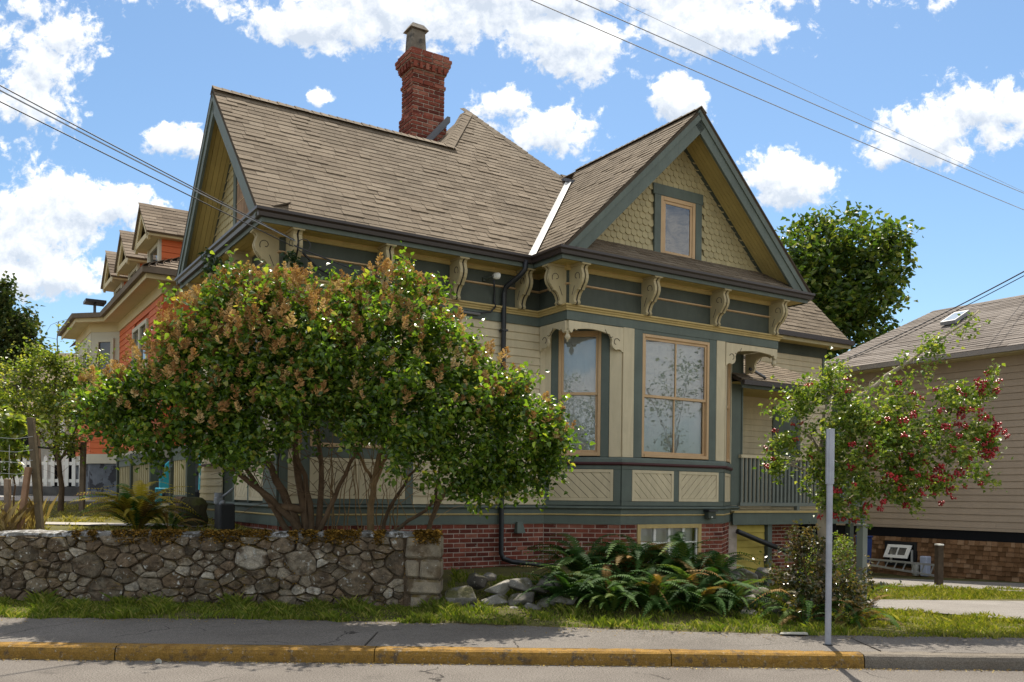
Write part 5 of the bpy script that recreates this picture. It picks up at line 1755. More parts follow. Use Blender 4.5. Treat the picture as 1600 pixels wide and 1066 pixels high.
# ================================================================== rubble stone wall
SWX0, SWX1 = -8.6, -0.87
sw = empty('stone_wall', (0, 0, 0), 0, label='long low rubble stone wall with mossy top beside the pavement', cat='wall')
def wtop(x):
    return 1.075 + .012 * (x + 4) * (1 if x > -4 else .6)
b = MB()
n = 60
for i in range(n + 1):
    x = SWX0 + (SWX1 - .015 - SWX0) * i / n
    y = WALL_Y(x)
    for (dy_, z) in ((0.012, .05), (0.018, wtop(x) - .035), (.46, wtop(x) - .035), (.47, .05)):
        b.v.append((x, y + dy_ + random.uniform(-.006, .006), z + random.uniform(-.008, .008)))
for i in range(n):
    for j in range(3):
        b.f.append((i * 4 + j, (i + 1) * 4 + j, (i + 1) * 4 + j + 1, i * 4 + j + 1)); b.m.append(0)
b.f.append((0, 1, 2, 3)); b.m.append(0)
b.f.append((n * 4 + 3, n * 4 + 2, n * 4 + 1, n * 4)); b.m.append(0)
core = b.build('mortar_core', M_WALLMORTAR, sw, fixn=True)
QX = -1.32
# seeds by rejection sampling with varied spacing
rw = random.Random(11)
seeds = []
for k in range(14000):
    x, z = rw.uniform(SWX0, QX + .03), rw.uniform(.13, 1.06)
    big = rw.random()
    r = .085 if big < .30 else (.17 if big < .68 else .29)
    if k > 4500: r = min(r, .10)
    if all(((x - s[0]) / 1.45) ** 2 + (z - s[1]) ** 2 > ((r + s[2]) * .5) ** 2 * 1.0 for s in seeds):
        seeds.append((x, z, r))
def vcell(i):
    x, z, r = seeds[i]
    poly = [(x - .5, z - .4), (x + .5, z - .4), (x + .5, z + .4), (x - .5, z + .4)]
    near = sorted(range(len(seeds)), key=lambda j: (seeds[j][0] - x) ** 2 + (seeds[j][1] - z) ** 2)[1:22]
    for j in near:
        x2, z2, r2 = seeds[j]
        dx_, dz_ = (x2 - x) / 2.1, (z2 - z)
        L2 = (x2 - x) * dx_ + (z2 - z) * dz_
        t = .5 + .5 * (r * r - r2 * r2) / max(L2, 1e-6) * .30
        t = min(.72, max(.28, t))
        mx_, mz_ = x + (x2 - x) * t, z + (z2 - z) * t
        poly = clip_poly(poly, (mx_, mz_), (mx_ - dz_, mz_ + dx_))
        if len(poly) < 3: return None
    for (a, c) in (((-99, .10), (99, .10)), ((99, wtop(x) - .045), (-99, wtop(x) - .045)), ((QX, -9), (QX, 9))):
        poly = clip_poly(poly, a, c)
        if len(poly) < 3: return None
    return poly
def stone(poly, proud, mat, name='stone', gap=.016, rounds=1, ycut=None):
    # drop tiny edges, pull corners in
    P = [poly[0]]
    for p in poly[1:]:
        if math.hypot(p[0] - P[-1][0], p[1] - P[-1][1]) > .03:
            P.append(p)
    if len(P) < 3: return
    cx = sum(p[0] for p in P) / len(P); cz = sum(p[1] for p in P) / len(P)
    rad = sum(math.hypot(p[0] - cx, p[1] - cz) for p in P) / len(P)
    if rad < .035: return
    k = 1 - gap / rad
    P = [(cx + (x - cx) * k + rw.uniform(-.010, .010), cz + (z - cz) * k + rw.uniform(-.010, .010)) for (x, z) in P]
    for _ in range(rounds):
        Q = []
        for i in range(len(P)):
            a, c = P[i], P[(i + 1) % len(P)]
            t = rw.uniform(.10, .24)
            Q += [(a[0] + (c[0] - a[0]) * t, a[1] + (c[1] - a[1]) * t), (a[0] + (c[0] - a[0]) * (1 - t), a[1] + (c[1] - a[1]) * (1 - t))]
        P = Q
    n = len(P)
    y0 = WALL_Y(cx)
    tx, tz = rw.uniform(-.14, .14), rw.uniform(-.18, .10)       # facet tilt
    m = MB()
    for (s, d) in ((1.0, .05), (1.0, -proud * .35), (.88, -proud * .9), (.5, -proud * 1.0)):
        for (x, z) in P:
            xx, zz = cx + (x - cx) * s, cz + (z - cz) * s
            jit = rw.uniform(-.009, .009) if d < 0 else 0
            m.v.append((xx, y0 + d + (tx * (xx - cx) + tz * (zz - cz)) * (1 if d < 0 else 0) + jit, zz))
    for r in range(3):
        for i in range(n):
            j = (i + 1) % n
            m.f.append((r * n + i, r * n + j, (r + 1) * n + j, (r + 1) * n + i)); m.m.append(0)
    m.v.append((cx, y0 - proud * 1.05 + rw.uniform(-.008, .008), cz))
    for i in range(n):
        m.f.append((3 * n + i, 3 * n + (i + 1) % n, 4 * n)); m.m.append(0)
    m.build(name, mat, sw, fixn=True)
cells = [(vcell(i), seeds[i]) for i in range(len(seeds))]
ns = 0
for poly, s in cells:
    if poly:
        stone(poly, rw.uniform(.014, .062), M_STONE, gap=rw.uniform(.002, .011)); ns += 1
# squared blocks at the free end
for (a, c, lo, hi, pr) in ((-1.30, -.865, .80, 1.08, .03), (-1.12, -.865, .55, .79, .022), (-1.30, -.865, .36, .54, .035), (-1.24, -.865, .14, .35, .03), (-1.31, -1.13, .56, .78, .02)):
    m = MB(); y0 = WALL_Y(c)
    j = lambda v: v + random.uniform(-.018, .018)
    m.hexa([(j(a), y0 - pr, lo), (j(c), y0 - pr, j(lo)), (c, y0 + .40, lo), (a, y0 + .2, lo), (j(a), y0 - pr * .7, hi), (c - .015, y0 - pr * .8, j(hi)), (c, y0 + .40, hi), (a, y0 + .2, hi)])
    m.build('quoin_block', M_CUT, sw, bevel=.028)
# coping: lichened mortar cap in uneven lengths
x = SWX0
while x < -.95:
    w = rw.uniform(.35, .8)
    x1 = min(x + w, -.88)
    m = MB(); y0 = WALL_Y(x)
    h0, h1 = wtop(x) + rw.uniform(-.01, .012), wtop(x1) + rw.uniform(-.01, .012)
    e = rw.uniform(.0, .03)
    K = 4
    for i in range(K + 1):
        t = i / K; xx = x + (x1 - .008 - x) * t; zz = h0 + (h1 - h0) * t
        r_ = lambda s: rw.uniform(-s, s)
        m.v += [(xx, y0 - e + r_(.012), zz - .055 + r_(.012)), (xx, y0 - e + .01 + r_(.012), zz - .012 + r_(.006)), (xx, y0 + .06, zz + .008 + r_(.008)), (xx, y0 + .40, zz + .01 + r_(.01)), (xx, y0 + .47, zz - .03), (xx, y0 + .45, zz - .07)]
    for i in range(K):
        for q in range(6):
            q2 = (q + 1) % 6
            m.f.append((i * 6 + q, (i + 1) * 6 + q, (i + 1) * 6 + q2, i * 6 + q2)); m.m.append(0)
    m.f.append(tuple(range(6))); m.f.append(tuple(K * 6 + q for q in reversed(range(6)))); m.m += [0, 0]
    m.build('coping_stone', M_COPING, sw, fixn=True)
    x = x1
# moss tufts along the top and in the joints
N = 17000
mxs = SWX1 - .02 - (rng.random(N) ** 1.3) * 4.6
band = np.sin(mxs * 5.1) + .8 * np.sin(mxs * 11.7 + 1) + .6 * np.sin(mxs * 23 + 2)
keep = band > -.45
mxs = mxs[keep]
N = len(mxs)
t = rng.random(N)
my = np.array([WALL_Y(x) for x in mxs]) - .035 + .30 * t ** 1.6
mz = np.array([wtop(x) for x in mxs]) - .02 + .05 * rng.random(N)
fr_ = rng.random(N) < .35
my[fr_] = np.array([WALL_Y(x) for x in mxs[fr_]]) - .030 - .02 * rng.random(fr_.sum())
mz[fr_] -= .13 * rng.random(fr_.sum()) ** 1.5
me = leaf_mesh('moss', np.c_[mxs, my, mz], rng.uniform(.015, .045, N), M_MOSS, up=.6)
link('moss', me, sw, kind='stuff')
# joint moss on the face
N = 5000
px_ = rng.uniform(-6.0, -.95, N); pz_ = rng.uniform(.15, 1.0, N)
bd = np.sin(px_ * 3.3 + 2 * np.sin(pz_ * 7)) + np.sin(px_ * 8.1 + pz_ * 9) + .7 * np.sin(px_ * 17 - pz_ * 21)
k_ = bd > .8
px_, pz_ = px_[k_], pz_[k_]
me = leaf_mesh('joint_moss', np.c_[px_, np.array([WALL_Y(x) for x in px_]) + .004 - .012 * rng.random(len(px_)), pz_], rng.uniform(.012, .03, len(px_)), M_MOSS, up=.2)
link('joint_moss', me, sw, kind='stuff')

# ================================================================== rockery boulders
def rock_mesh(r, seed, flat=.7, wide=1.25):
    rr = random.Random(seed)
    bm = bmesh.new()
    for i in range(19):
        v = Vector((rr.gauss(0, 1), rr.gauss(0, 1), rr.gauss(0, 1))).normalized()
        s = r * rr.uniform(.78, 1.12)
        bm.verts.new((v.x * s * wide, v.y * s, v.z * s * flat))
    bmesh.ops.convex_hull(bm, input=bm.verts)
    for v in [v for v in bm.verts if not v.link_faces]:
        bm.verts.remove(v)
    bmesh.ops.bevel(bm, geom=list(bm.edges), offset=r * .045, segments=1, affect='EDGES')
    me = bpy.data.meshes.new('boulder')
    bm.to_mesh(me); bm.free()
    me.materials.append(M_ROCK)
    return me
def boulder(x, y, z, r, lab, grp, seed, flat=.7, wide=1.25, rz=None):
    o = link('boulder', rock_mesh(r, seed, flat, wide))
    o.location = (x, y, z); o.rotation_euler = (rw.uniform(-.3, .3), rw.uniform(-.25, .25), rw.uniform(-.5, .5) if rz is None else rz)
    tag(o, lab, 'rock', grp)
G1, G2 = 'boulders between stone wall and ferns', 'boulders right of the ferns'
RL = [(-.60, 11.02, .30, .165, 'broad grey boulder leaning against the end of the stone wall, lower row'), (-.42, 11.25, .47, .11, 'dark mossy boulder on top next to the wall end'),
      (-.20, 11.0, .25, .12, 'flat oval pale boulder low in the middle of the wall-side group'), (-.13, 11.1, .42, .125, 'pale lichened boulder resting above the flat oval one'),
      (.14, 11.12, .45, .12, 'rounded tan boulder in the upper row near the middle'), (.15, 10.98, .28, .135, 'blue grey tilted boulder below the rounded tan one'),
      (.34, 11.05, .40, .08, 'small upright grey boulder wedged beside the tan one'), (-.42, 10.88, .17, .09, 'low brown stone half sunk in grass near the wall end'),
      (.02, 10.86, .16, .085, 'small low stone in grass under the flat oval boulder'), (.28, 10.85, .17, .10, 'low grey slab stone in grass before the tilted boulder'),
      (.48, 10.95, .23, .11, 'dark angular boulder in the shadow of the ferns'), (.52, 11.2, .48, .13, 'large dim boulder at the top by the downpipe foot'),
      (.64, 10.9, .30, .11, 'dark boulder half hidden by the first fern'), (-.28, 11.3, .52, .07, 'little stone on the soil above the mossy boulder')]
for i, (x, y, z, r, lab) in enumerate(RL):
    boulder(x, y - .03, z + .035, r * 1.34, lab, G1, 30 + i, .68, 1.25)
RR = [(2.92, 11.6, .50, .27, 'largest grey boulder right of the ferns, leaning back'), (3.12, 11.2, .42, .12, 'smooth pale boulder beside the largest one'), (3.45, 11.3, .58, .14, 'brown boulder topmost in the right group'),
      (3.25, 11.1, .28, .12, 'tan boulder under the smooth pale one'), (3.18, 10.7, .19, .17, 'big white boulder at the foot of the right group'), (3.45, 10.8, .24, .07, 'small white stone beside the big white boulder'),
      (2.85, 10.8, .22, .14, 'grey boulder low against the last fern'), (3.58, 10.9, .20, .07, 'small grey stone at the edge of the leafy shrub'), (3.5, 11.15, .40, .13, 'dark boulder half covered by the leafy shrub'), (2.98, 11.1, .34, .12, 'shaded boulder under the largest grey one'),
      (3.3, 11.7, .62, .12, 'boulder at the top edge by the yellow screen boards')]
for i, (x, y, z, r, lab) in enumerate(RR):
    boulder(x, y, z - .03, r * 1.12, lab, G2, 60 + i, .75, 1.15)

# ================================================================== grass
def leafmat(name, ramp, rough=.5, spec=.35, trans=.3, var=.1):
    return pm(name, ramp[0][1], rough, spec, var, 1.5, 0.0, 30, ramp=ramp, ramp_by='island', trans=trans)
M_GRASS = leafmat('verge_grass', [(0, (.065, .100, .012)), (.4, (.125, .170, .018)), (.75, (.19, .215, .028)), (1, (.32, .28, .09))], .6, .2, .35)
M_LAWN = leafmat('lawn_grass', [(0, (.10, .135, .014)), (.4, (.165, .185, .018)), (.75, (.235, .225, .030)), (1, (.34, .29, .09))], .6, .2, .35)
M_DRY = leafmat('dry_grass', [(0, (.14, .135, .022)), (.4, (.23, .195, .04)), (.75, (.33, .265, .075)), (1, (.44, .36, .15))], .65, .2, .35)
M_STRAW = leafmat('straw_grass', [(0, (.13, .085, .035)), (.5, (.26, .18, .08)), (1, (.40, .30, .15))], .7, .15, .3)
def grass(name, xy, hmin, hmax, mat, wid=.008, lean=.5):
    N = len(xy)
    z = np.array([zt(x, y) for x, y in xy]) - .01
    h = rng.uniform(hmin, hmax, N) * (.75 + .5 * np.clip(np.sin(xy[:, 0] * 5.3 + 2 * np.sin(xy[:, 1] * 4)) + np.sin(xy[:, 0] * 13.1 + xy[:, 1] * 7), -.6, 1.6))
    a = rng.uniform(0, 2 * PI, N)
    l = rng.normal(0, lean, (N, 2)) * h[:, None]
    w = wid * rng.uniform(.7, 1.4, N)
    V = np.zeros((N, 4, 3))
    V[:, 0] = np.c_[xy[:, 0] + np.cos(a) * w, xy[:, 1] + np.sin(a) * w, z]
    V[:, 1] = np.c_[xy[:, 0] - np.cos(a) * w, xy[:, 1] - np.sin(a) * w, z]
    V[:, 2] = np.c_[xy[:, 0] + l[:, 0] * .4 - np.cos(a) * w * .7, xy[:, 1] + l[:, 1] * .4 - np.sin(a) * w * .7, z + h * .65]
    V[:, 3] = np.c_[xy[:, 0] + l[:, 0], xy[:, 1] + l[:, 1], z + h]
    Fq = (np.arange(N)[:, None, None] * 4 + np.array([(0, 1, 2), (0, 2, 3)])[None]).reshape(-1, 3)
    return link(name, np_mesh(name, V.reshape(-1, 3), Fq, mat), kind='stuff')
def scatter(N, x0, x1, y0f, y1f, dens=None):
    x = rng.uniform(x0, x1, N)
    a = np.array([y0f(v) for v in x]); c = np.array([y1f(v) for v in x])
    y = a + (c - a) * rng.random(N)
    P = np.c_[x, y]
    if dens is not None:
        P = P[np.array([rng.random() < dens(px, py) for px, py in P])]
    return P
patch = lambda x, y: .35 + .65 * (math.sin(x * 2.1 + 1.3 * math.sin(x * .7)) * math.sin(y * 3 + x) > -.35)
edge = lambda x: backy(x) - .05 + .05 * math.sin(x * 7.3) + .04 * math.sin(x * 17)
grass('verge_grass', scatter(26000, -8.4, -.8, edge, lambda x: WALL_Y(x) - .02, patch), .03, .085, M_GRASS)
grass('verge_grass', scatter(2600, -8.4, -.8, lambda x: WALL_Y(x) - .22, lambda x: WALL_Y(x) - .02), .04, .12, M_GRASS, .0032)
grass('rockery_grass', scatter(9000, -.85, 3.6, edge, lambda x: 10.95, patch), .03, .08, M_GRASS)
grass('rockery_grass', scatter(5000, -.8, 3.2, lambda x: 11.1, lambda x: 12.6, lambda x, y: 1 if math.sin(x * 4) * math.sin(y * 5) > -.2 else .1), .03, .11, M_GRASS)
# right-hand lawns either side of the drive
drive_c = lambda x: 13.9 - .5 * (x - 4.9)
drive_w = lambda x: (.9 + .46 * 12 * (x - 4.9) / 4.6) / 2 * 1.118
grass('front_lawn', scatter(26000, 3.4, 9.0, edge, lambda x: max(edge(x) + .05, drive_c(x) - drive_w(x) + .04) if x > 4.9 else 13.2, lambda x, y: 1), .025, .065, M_LAWN)
grass('shady_lawn', scatter(9000, 2.6, 4.9, lambda x: 10.9, lambda x: 16.5, lambda x, y: 1), .03, .09, M_LAWN)
grass('back_lawn', scatter(30000, 4.3, 11.5, lambda x: drive_c(x) + drive_w(x) - .02, lambda x: 20.6 - .62 * (x - 4.6), lambda x, y: 1), .025, .075, M_LAWN)
# left lawn, dry
def notpath(x, y):
    return 0 if (13.42 < y < 13.92 and -8.3 < x < -4.5) else 1
def inhouse(x, y):
    a, c = w2h(x, y)
    return a > -.05 and c > -.05
grass('dry_lawn', scatter(42000, -14, -3.6, lambda x: 11.52, lambda x: 20.5, lambda x, y: notpath(x, y) * (0 if inhouse(x, y) else 1)), .02, .06, M_DRY)
grass('tall_dry_grass', scatter(1500, -8.2, -6.5, lambda x: 11.6, lambda x: 12.5), .10, .36, M_STRAW, .003, .35)

# ================================================================== lilac bushes
M_BARK = pm('lilac_bark', (.13, .085, .052), .85, .15, .25, 8, .5, 60, rnd=.15)
M_LILAC = leafmat('lilac_leaf', [(0, (.040, .080, .011)), (.35, (.075, .140, .016)), (.7, (.135, .215, .022)), (.9, (.22, .29, .032)), (1, (.34, .29, .06))], .30, .6, .46)
SEEDC = [(0, (.25, .13, .05)), (.4, (.40, .22, .085)), (.8, (.52, .33, .14)), (1, (.58, .42, .21))]
M_SEED = pm('brown_seed_head', (.22, .1, .03), .8, .1, .15, 6, 0, ramp=SEEDC, ramp_by='object', trans=.15)
M_SEED_I = pm('brown_seed_heads', (.22, .1, .03), .8, .1, .15, 6, 0, ramp=SEEDC, ramp_by='island', trans=.15)
def seed_template(seed, k=46):
    """spent lilac panicle: capsules on a stalk, joined along the axis"""
    r2 = np.random.default_rng(seed)
    J = 9
    V = [(r2.normal(0, .004), r2.normal(0, .004), .17 * j / J) for j in range(J + 1)]
    Fq = []
    for j in range(J):
        V.append((.006, 0, .17 * (j + .5) / J))
        Fq.append((j, J + 1 + j, j + 1))
    for i in range(k):
        t = r2.random() ** .8
        j = min(J, int(t * J))
        a = r2.uniform(0, 2 * PI)
        r = (.060 * (1 - t) + .016) * r2.uniform(.6, 1.2)
        d = np.array([math.cos(a), math.sin(a), r2.uniform(.3, .9)])
        tip = np.array(V[j]) + d * r
        s_ = np.cross(d, [0, 0, 1.]) if i % 2 else np.array([0, 0, 1.])
        s_ = s_ / np.linalg.norm(s_) * .011
        bi = len(V)
        V += [tuple(tip - s_ - d * r * .25), tuple(tip + d * .008), tuple(tip + s_ - d * r * .25)]
        Fq += [(j, bi, bi + 1), (j, bi + 1, bi + 2)]
    return np.array(V), np.array(Fq)
ST = [seed_template(s) for s in (1, 2, 3)]
SM = [np_mesh('seed_head', v, f, M_SEED) for v, f in ST]
def in_house(P):
    x, y = P[:, 0] - HX, P[:, 1] - HY
    a, c = x * hc + y * hs, -x * hs + y * hc
    return (a > -.10) & (c > -.10)
def clump_points(blobs, n, k, sig, shell, out=1.10):
    """leaves gathered on sprays: k spray centres in the blobs (some poking out), leaves around each"""
    C, d, idx = ell_points(blobs, k, shell)
    B = np.array(blobs)
    C = B[idx, :3] + (C - B[idx, :3]) * np.where(rng.random(k) < .3, out + .12 * rng.random(k), 1.0)[:, None]
    w = rng.random(k) ** 1.2 + .25
    i = rng.choice(k, n, p=w / w.sum())
    ax = d[i] * np.clip(rng.normal(0, sig * 1.5, n), -.3, .3)[:, None]
    return C[i] + ax + np.clip(rng.normal(0, sig, (n, 3)), -1.5 * sig, 1.5 * sig)
def bush(root, blobs, nleaf, nseed, nind, seedbias, lsize=(.030, .088), clumps=430):
    P = clump_points(blobs, nleaf, clumps, .078, .50, 1.14)
    P = P[~in_house(P)]
    s = rng.uniform(*lsize, len(P))
    link('foliage', leaf_mesh('foliage', P, s, M_LILAC, LEAF_HEART, up=.35, droop=.35), root, kind='stuff')
    Q, d, idx = ell_points(blobs, nseed * 12, .96, (1, .9, 1))
    zmin = np.array([b_[2] for b_ in blobs])
    w = seedbias(Q) * (d[:, 2] > -.15) * (d[:, 1] < .7)
    B = np.array(blobs)
    # keep those outside every other blob: the skin of the bush
    dist = np.min(np.linalg.norm(Q[:, None] - B[None, :, :3], axis=2) / B[None, :, 3], axis=1)
    ok = (rng.random(len(Q)) < w) & (dist > .74) & ~in_house(Q)
    Q = Q[ok][:nseed]
    for i, q in enumerate(Q):
        t = Matrix.Translation(q) @ Matrix.Rotation(rng.uniform(0, 6.28), 4, 'Z') @ Matrix.Rotation(rng.uniform(-.5, .5), 4, 'X') @ Matrix.Rotation(rng.uniform(-.5, .5), 4, 'Y') @ Matrix.Scale(rng.uniform(.5, 1.0), 4)
        if i < nind:
            link('seed_head', SM[i % 3], root, t)
    if len(Q) > nind:
        V, Fq = [], []
        off = 0
        for q in Q[nind:]:
            v, f = ST[rng.integers(3)]
            a = rng.uniform(0, 6.28); sc = rng.uniform(.5, 1.0)
            R_ = np.array([[math.cos(a), -math.sin(a), rng.uniform(-.4, .4)], [math.sin(a), math.cos(a), rng.uniform(-.4, .4)], [0, 0, 1]])
            V.append(v @ R_.T * sc + q); Fq.append(f + off); off += len(v)
        link('seed_heads', np_mesh('seed_heads', np.concatenate(V), np.concatenate(Fq), M_SEED_I), root, kind='stuff')
def bez(a, c, b2, n=8):
    a, c, b2 = Vector(a), Vector(c), Vector(b2)
    return [a * (1 - t) ** 2 + c * 2 * t * (1 - t) + b2 * t * t for t in [i / n for i in range(n + 1)]]
def wob(pts, s):
    return [p + Vector((random.uniform(-s, s), random.uniform(-s, s), random.uniform(-s, s))) * (0 if i == 0 else 1) for i, p in enumerate(pts)]
def stem(root, a, c, b2, r0, r1, name='stem', mat=None, k=7, s=.02):
    pts = wob(bez(a, c, b2, 9), s)
    m = MB(); m.tube(pts, [r0 + (r1 - r0) * i / (len(pts) - 1) for i in range(len(pts))], k)
    m.build(name, mat or M_BARK, root, smooth=True)
    return pts
def twigs(root, srcs, n, length, blobs=None, r=.006, mat=None, up=.3):
    m = MB()
    for i in range(n):
        pts = random.choice(srcs)
        p = pts[random.randint(len(pts) // 3, len(pts) - 1)]
        d = Vector((random.gauss(0, 1), random.gauss(0, .7), random.gauss(up, .7))).normalized()
        if blobs and random.random() < .6:
            t = Vector(random.choice(blobs)[:3])
            d = (t - p).normalized() + d * .4
        L_ = random.uniform(*length)
        q = p + d * L_
        m.tube(wob([p, p + d * L_ * .5 + Vector((random.uniform(-.05, .05), 0, .04)), q], .02), [r, r * .8, r * .4], 4, cap=False)
    m.build('twigs', mat or M_BARK, root, kind='stuff')
LIL_L = [(-5.02, 11.3, 2.7, 0.38), (-4.62, 11.5, 3.02, 0.44), (-4.61, 11.3, 2.58, 0.45), (-4.05, 11.6, 3.58, 0.50), (-3.97, 11.3, 2.95, 0.64), (-3.88, 11.3, 2.42, 0.40), (-3.45, 11.7, 3.94, 0.48), (-3.28, 11.4, 3.3, 0.64), (-3.21, 11.2, 2.62, 0.58), (-2.86, 11.5, 3.98, 0.40), (-2.68, 11.3, 3.37, 0.56), (-2.57, 11.2, 2.76, 0.5), (-5.18, 11.4, 2.46, 0.25), (-3.95, 11.8, 3.9, 0.20), (-3.1, 11.6, 4.2, 0.22), (-4.41, 11.2, 2.21, 0.18), (-5.3, 11.3, 2.9, .15), (-3.75, 11.6, 4.15, .22)]
LIL_R = [(-2.12, 11.7, 3.95, 0.38), (-1.63, 11.8, 4.06, 0.45), (-1.36, 11.9, 4.25, 0.30), (-2.14, 11.4, 3.31, 0.52), (-1.65, 11.4, 3.4, 0.56), (-1.14, 11.6, 3.55, 0.46), (-1.93, 11.2, 2.68, 0.46), (-1.37, 11.2, 2.73, 0.54), (-0.84, 11.5, 3.14, 0.45), (-0.66, 11.3, 2.67, 0.52), (-0.34, 11.5, 2.98, 0.40), (-0.09, 11.4, 2.52, 0.48), (0.16, 11.5, 2.66, 0.36), (0.33, 11.4, 2.28, 0.40), (0.55, 11.4, 2.36, 0.24), (-0.81, 11.2, 2.12, 0.36), (-0.25, 11.3, 2.07, 0.32), (-1.11, 11.0, 2.27, 0.36), (-2.32, 11.5, 3.62, 0.34), (0.36, 11.5, 1.96, 0.2), (.02, 11.5, 3.0, .2)]
def nearer(bl, f=.958):
    return [(x * f, y * f, 1.6 + (z - 1.6) * f, r * f) for (x, y, z, r) in bl]
LIL_L += [(-3.6, 11.2, 2.2, .28), (-2.9, 11.2, 2.22, .24), (-4.2, 11.2, 2.25, .22), (-3.3, 11.1, 2.1, .2)]
LIL_R += [(-.25, 11.3, 1.72, .2), (.22, 11.4, 1.76, .2), (-.6, 11.2, 1.72, .22), (-.75, 11.2, 1.92, .28), (-1.15, 11.0, 2.02, .28), (.08, 11.4, 1.85, .24), (-.4, 11.2, 1.85, .22), (-1.5, 11.1, 2.2, .22)]
LIL_L, LIL_R = nearer(LIL_L), nearer(LIL_R)
lb = empty('lilac_bush', (-2.8, 12.0, 1.0), label='wide lilac bush full of brown seed heads, leaning left from dark trunks behind the wall', cat='bush', group='lilac bushes behind the stone wall')
lb2 = empty('lilac_bush', (-1.9, 12.1, 1.0), label='greener lilac bush with pale bare stems, sloping down to the bay window', cat='bush', group='lilac bushes behind the stone wall')
def shift(bl, o):
    return [(x - o[0], y - o[1], z - o[2], r) for (x, y, z, r) in bl]
# bushes are built in world coordinates under an unmoved root
lb.location = (0, 0, 0); lb2.location = (0, 0, 0)
bush(lb, LIL_L, 25000, 640, 300, lambda Q: np.clip(.25 + .55 * (Q[:, 2] - 2.3) / 1.4, .04, .95))
bush(lb2, LIL_R, 28500, 360, 240, lambda Q: np.clip(.02 + .50 * (Q[:, 2] - 2.5 + .35 * np.abs(Q[:, 0] + .8) * (Q[:, 0] > -.8)) / 1.4, .02, .7))
S1 = [stem(lb, (-2.80, 12.0, .9), (-3.0, 11.9, 1.7), (-3.45, 11.7, 2.4), .075, .03), stem(lb, (-2.74, 12.0, .9), (-3.05, 11.8, 1.6), (-4.3, 11.5, 2.3), .06, .022), stem(lb, (-2.70, 12.02, .9), (-2.85, 11.9, 1.8), (-2.95, 11.6, 3.2), .07, .025),
      stem(lb, (-2.66, 12.0, .9), (-2.62, 11.9, 1.7), (-3.0, 11.5, 2.6), .05, .02), stem(lb, (-2.60, 12.0, 1.0), (-2.35, 11.9, 1.6), (-1.95, 11.6, 2.25), .04, .018), stem(lb, (-2.85, 12.0, .9), (-3.25, 11.9, 1.5), (-3.7, 11.6, 2.3), .05, .02),
      stem(lb, (-2.62, 12.05, .9), (-2.5, 12.0, 1.8), (-2.6, 11.7, 3.0), .05, .02)]
twigs(lb, S1, 90, (.3, 1.0), LIL_L)
m = MB(); m.tube([(-3.22, 11.85, 1.42), (-2.95, 11.88, 1.40), (-2.75, 11.95, 1.36)], [.03, .05, .06], 8); m.build('cut_branch', M_BARK, lb, smooth=True)
M_BARK2 = pm('pale_lilac_bark', (.25, .165, .085), .85, .15, .2, 8, .5, 60, rnd=.12)
S2 = [stem(lb2, (-1.9, 12.1, .9), (-1.95, 12.0, 1.7), (-1.62, 11.7, 2.4), .055, .028, mat=M_BARK2), stem(lb2, (-1.86, 12.0, 1.6), (-1.75, 11.9, 2.1), (-1.3, 11.6, 2.5), .035, .018, mat=M_BARK2), stem(lb2, (-1.70, 11.85, 2.15), (-1.7, 11.7, 2.5), (-1.78, 11.6, 3.1), .03, .012, mat=M_BARK2),
      stem(lb2, (-1.62, 11.8, 2.3), (-1.5, 11.7, 2.6), (-1.48, 11.6, 3.0), .024, .012, mat=M_BARK2), stem(lb2, (-1.88, 12.0, 1.8), (-2.0, 11.8, 2.1), (-2.4, 11.5, 2.6), .025, .012, mat=M_BARK2), stem(lb2, (-1.2, 12.1, .8), (-1.1, 12.0, 1.5), (-.55, 11.7, 1.95), .04, .018), stem(lb2, (-1.05, 12.05, 1.3), (-1.0, 11.9, 1.7), (-.9, 11.6, 2.1), .03, .014),
      stem(lb2, (-1.75, 12.1, .95), (-1.2, 12.0, 1.35), (-.7, 11.8, 1.75), .03, .014), stem(lb2, (-1.8, 12.1, .9), (-1.6, 12.0, 1.6), (-1.2, 11.7, 2.0), .03, .014)]
twigs(lb2, S2, 80, (.3, .9), LIL_R, mat=M_BARK2)
for i in range(16):        # straight suckers between the trunks
    x = random.uniform(-2.5, -1.6)
    stem(lb2, (x, 12.1 + random.uniform(0, .3), .9), (x + random.uniform(-.08, .08), 12.1, 1.5), (x + random.uniform(-.15, .15), 12.1, random.uniform(1.7, 2.5)), .010, .005, 'sucker', M_BARK2, 5)
# climbing shoot that reaches the eave at the left
iv = empty('climbing_shoot', (-3.7, 12.0, 2.5), label='dark leafy shoot reaching over the gutter at the side gable', cat='climber')
IV = [(-4.06, 12.15, 4.62, .17), (-4.0, 12.1, 4.35, .16), (-4.05, 12.0, 4.05, .2), (-4.12, 12.05, 4.8, .08), (-3.02, 12.02, 4.75, .10), (-2.95, 12.05, 4.68, .08)]
iv.location = (0, 0, 0)
P, d, idx = ell_points(IV, 700, .2)
link('foliage', leaf_mesh('foliage', P, rng.uniform(.05, .085, len(P)), leafmat('climber_leaf', [(0, (.012, .03, .012)), (.6, (.025, .055, .018)), (1, (.06, .09, .025))], .4, .4, .2), up=.3), iv, kind='stuff')
stem(iv, (-3.9, 11.9, 2.6), (-4.1, 12.0, 3.5), (-4.05, 12.15, 4.7), .02, .008, 'stem')

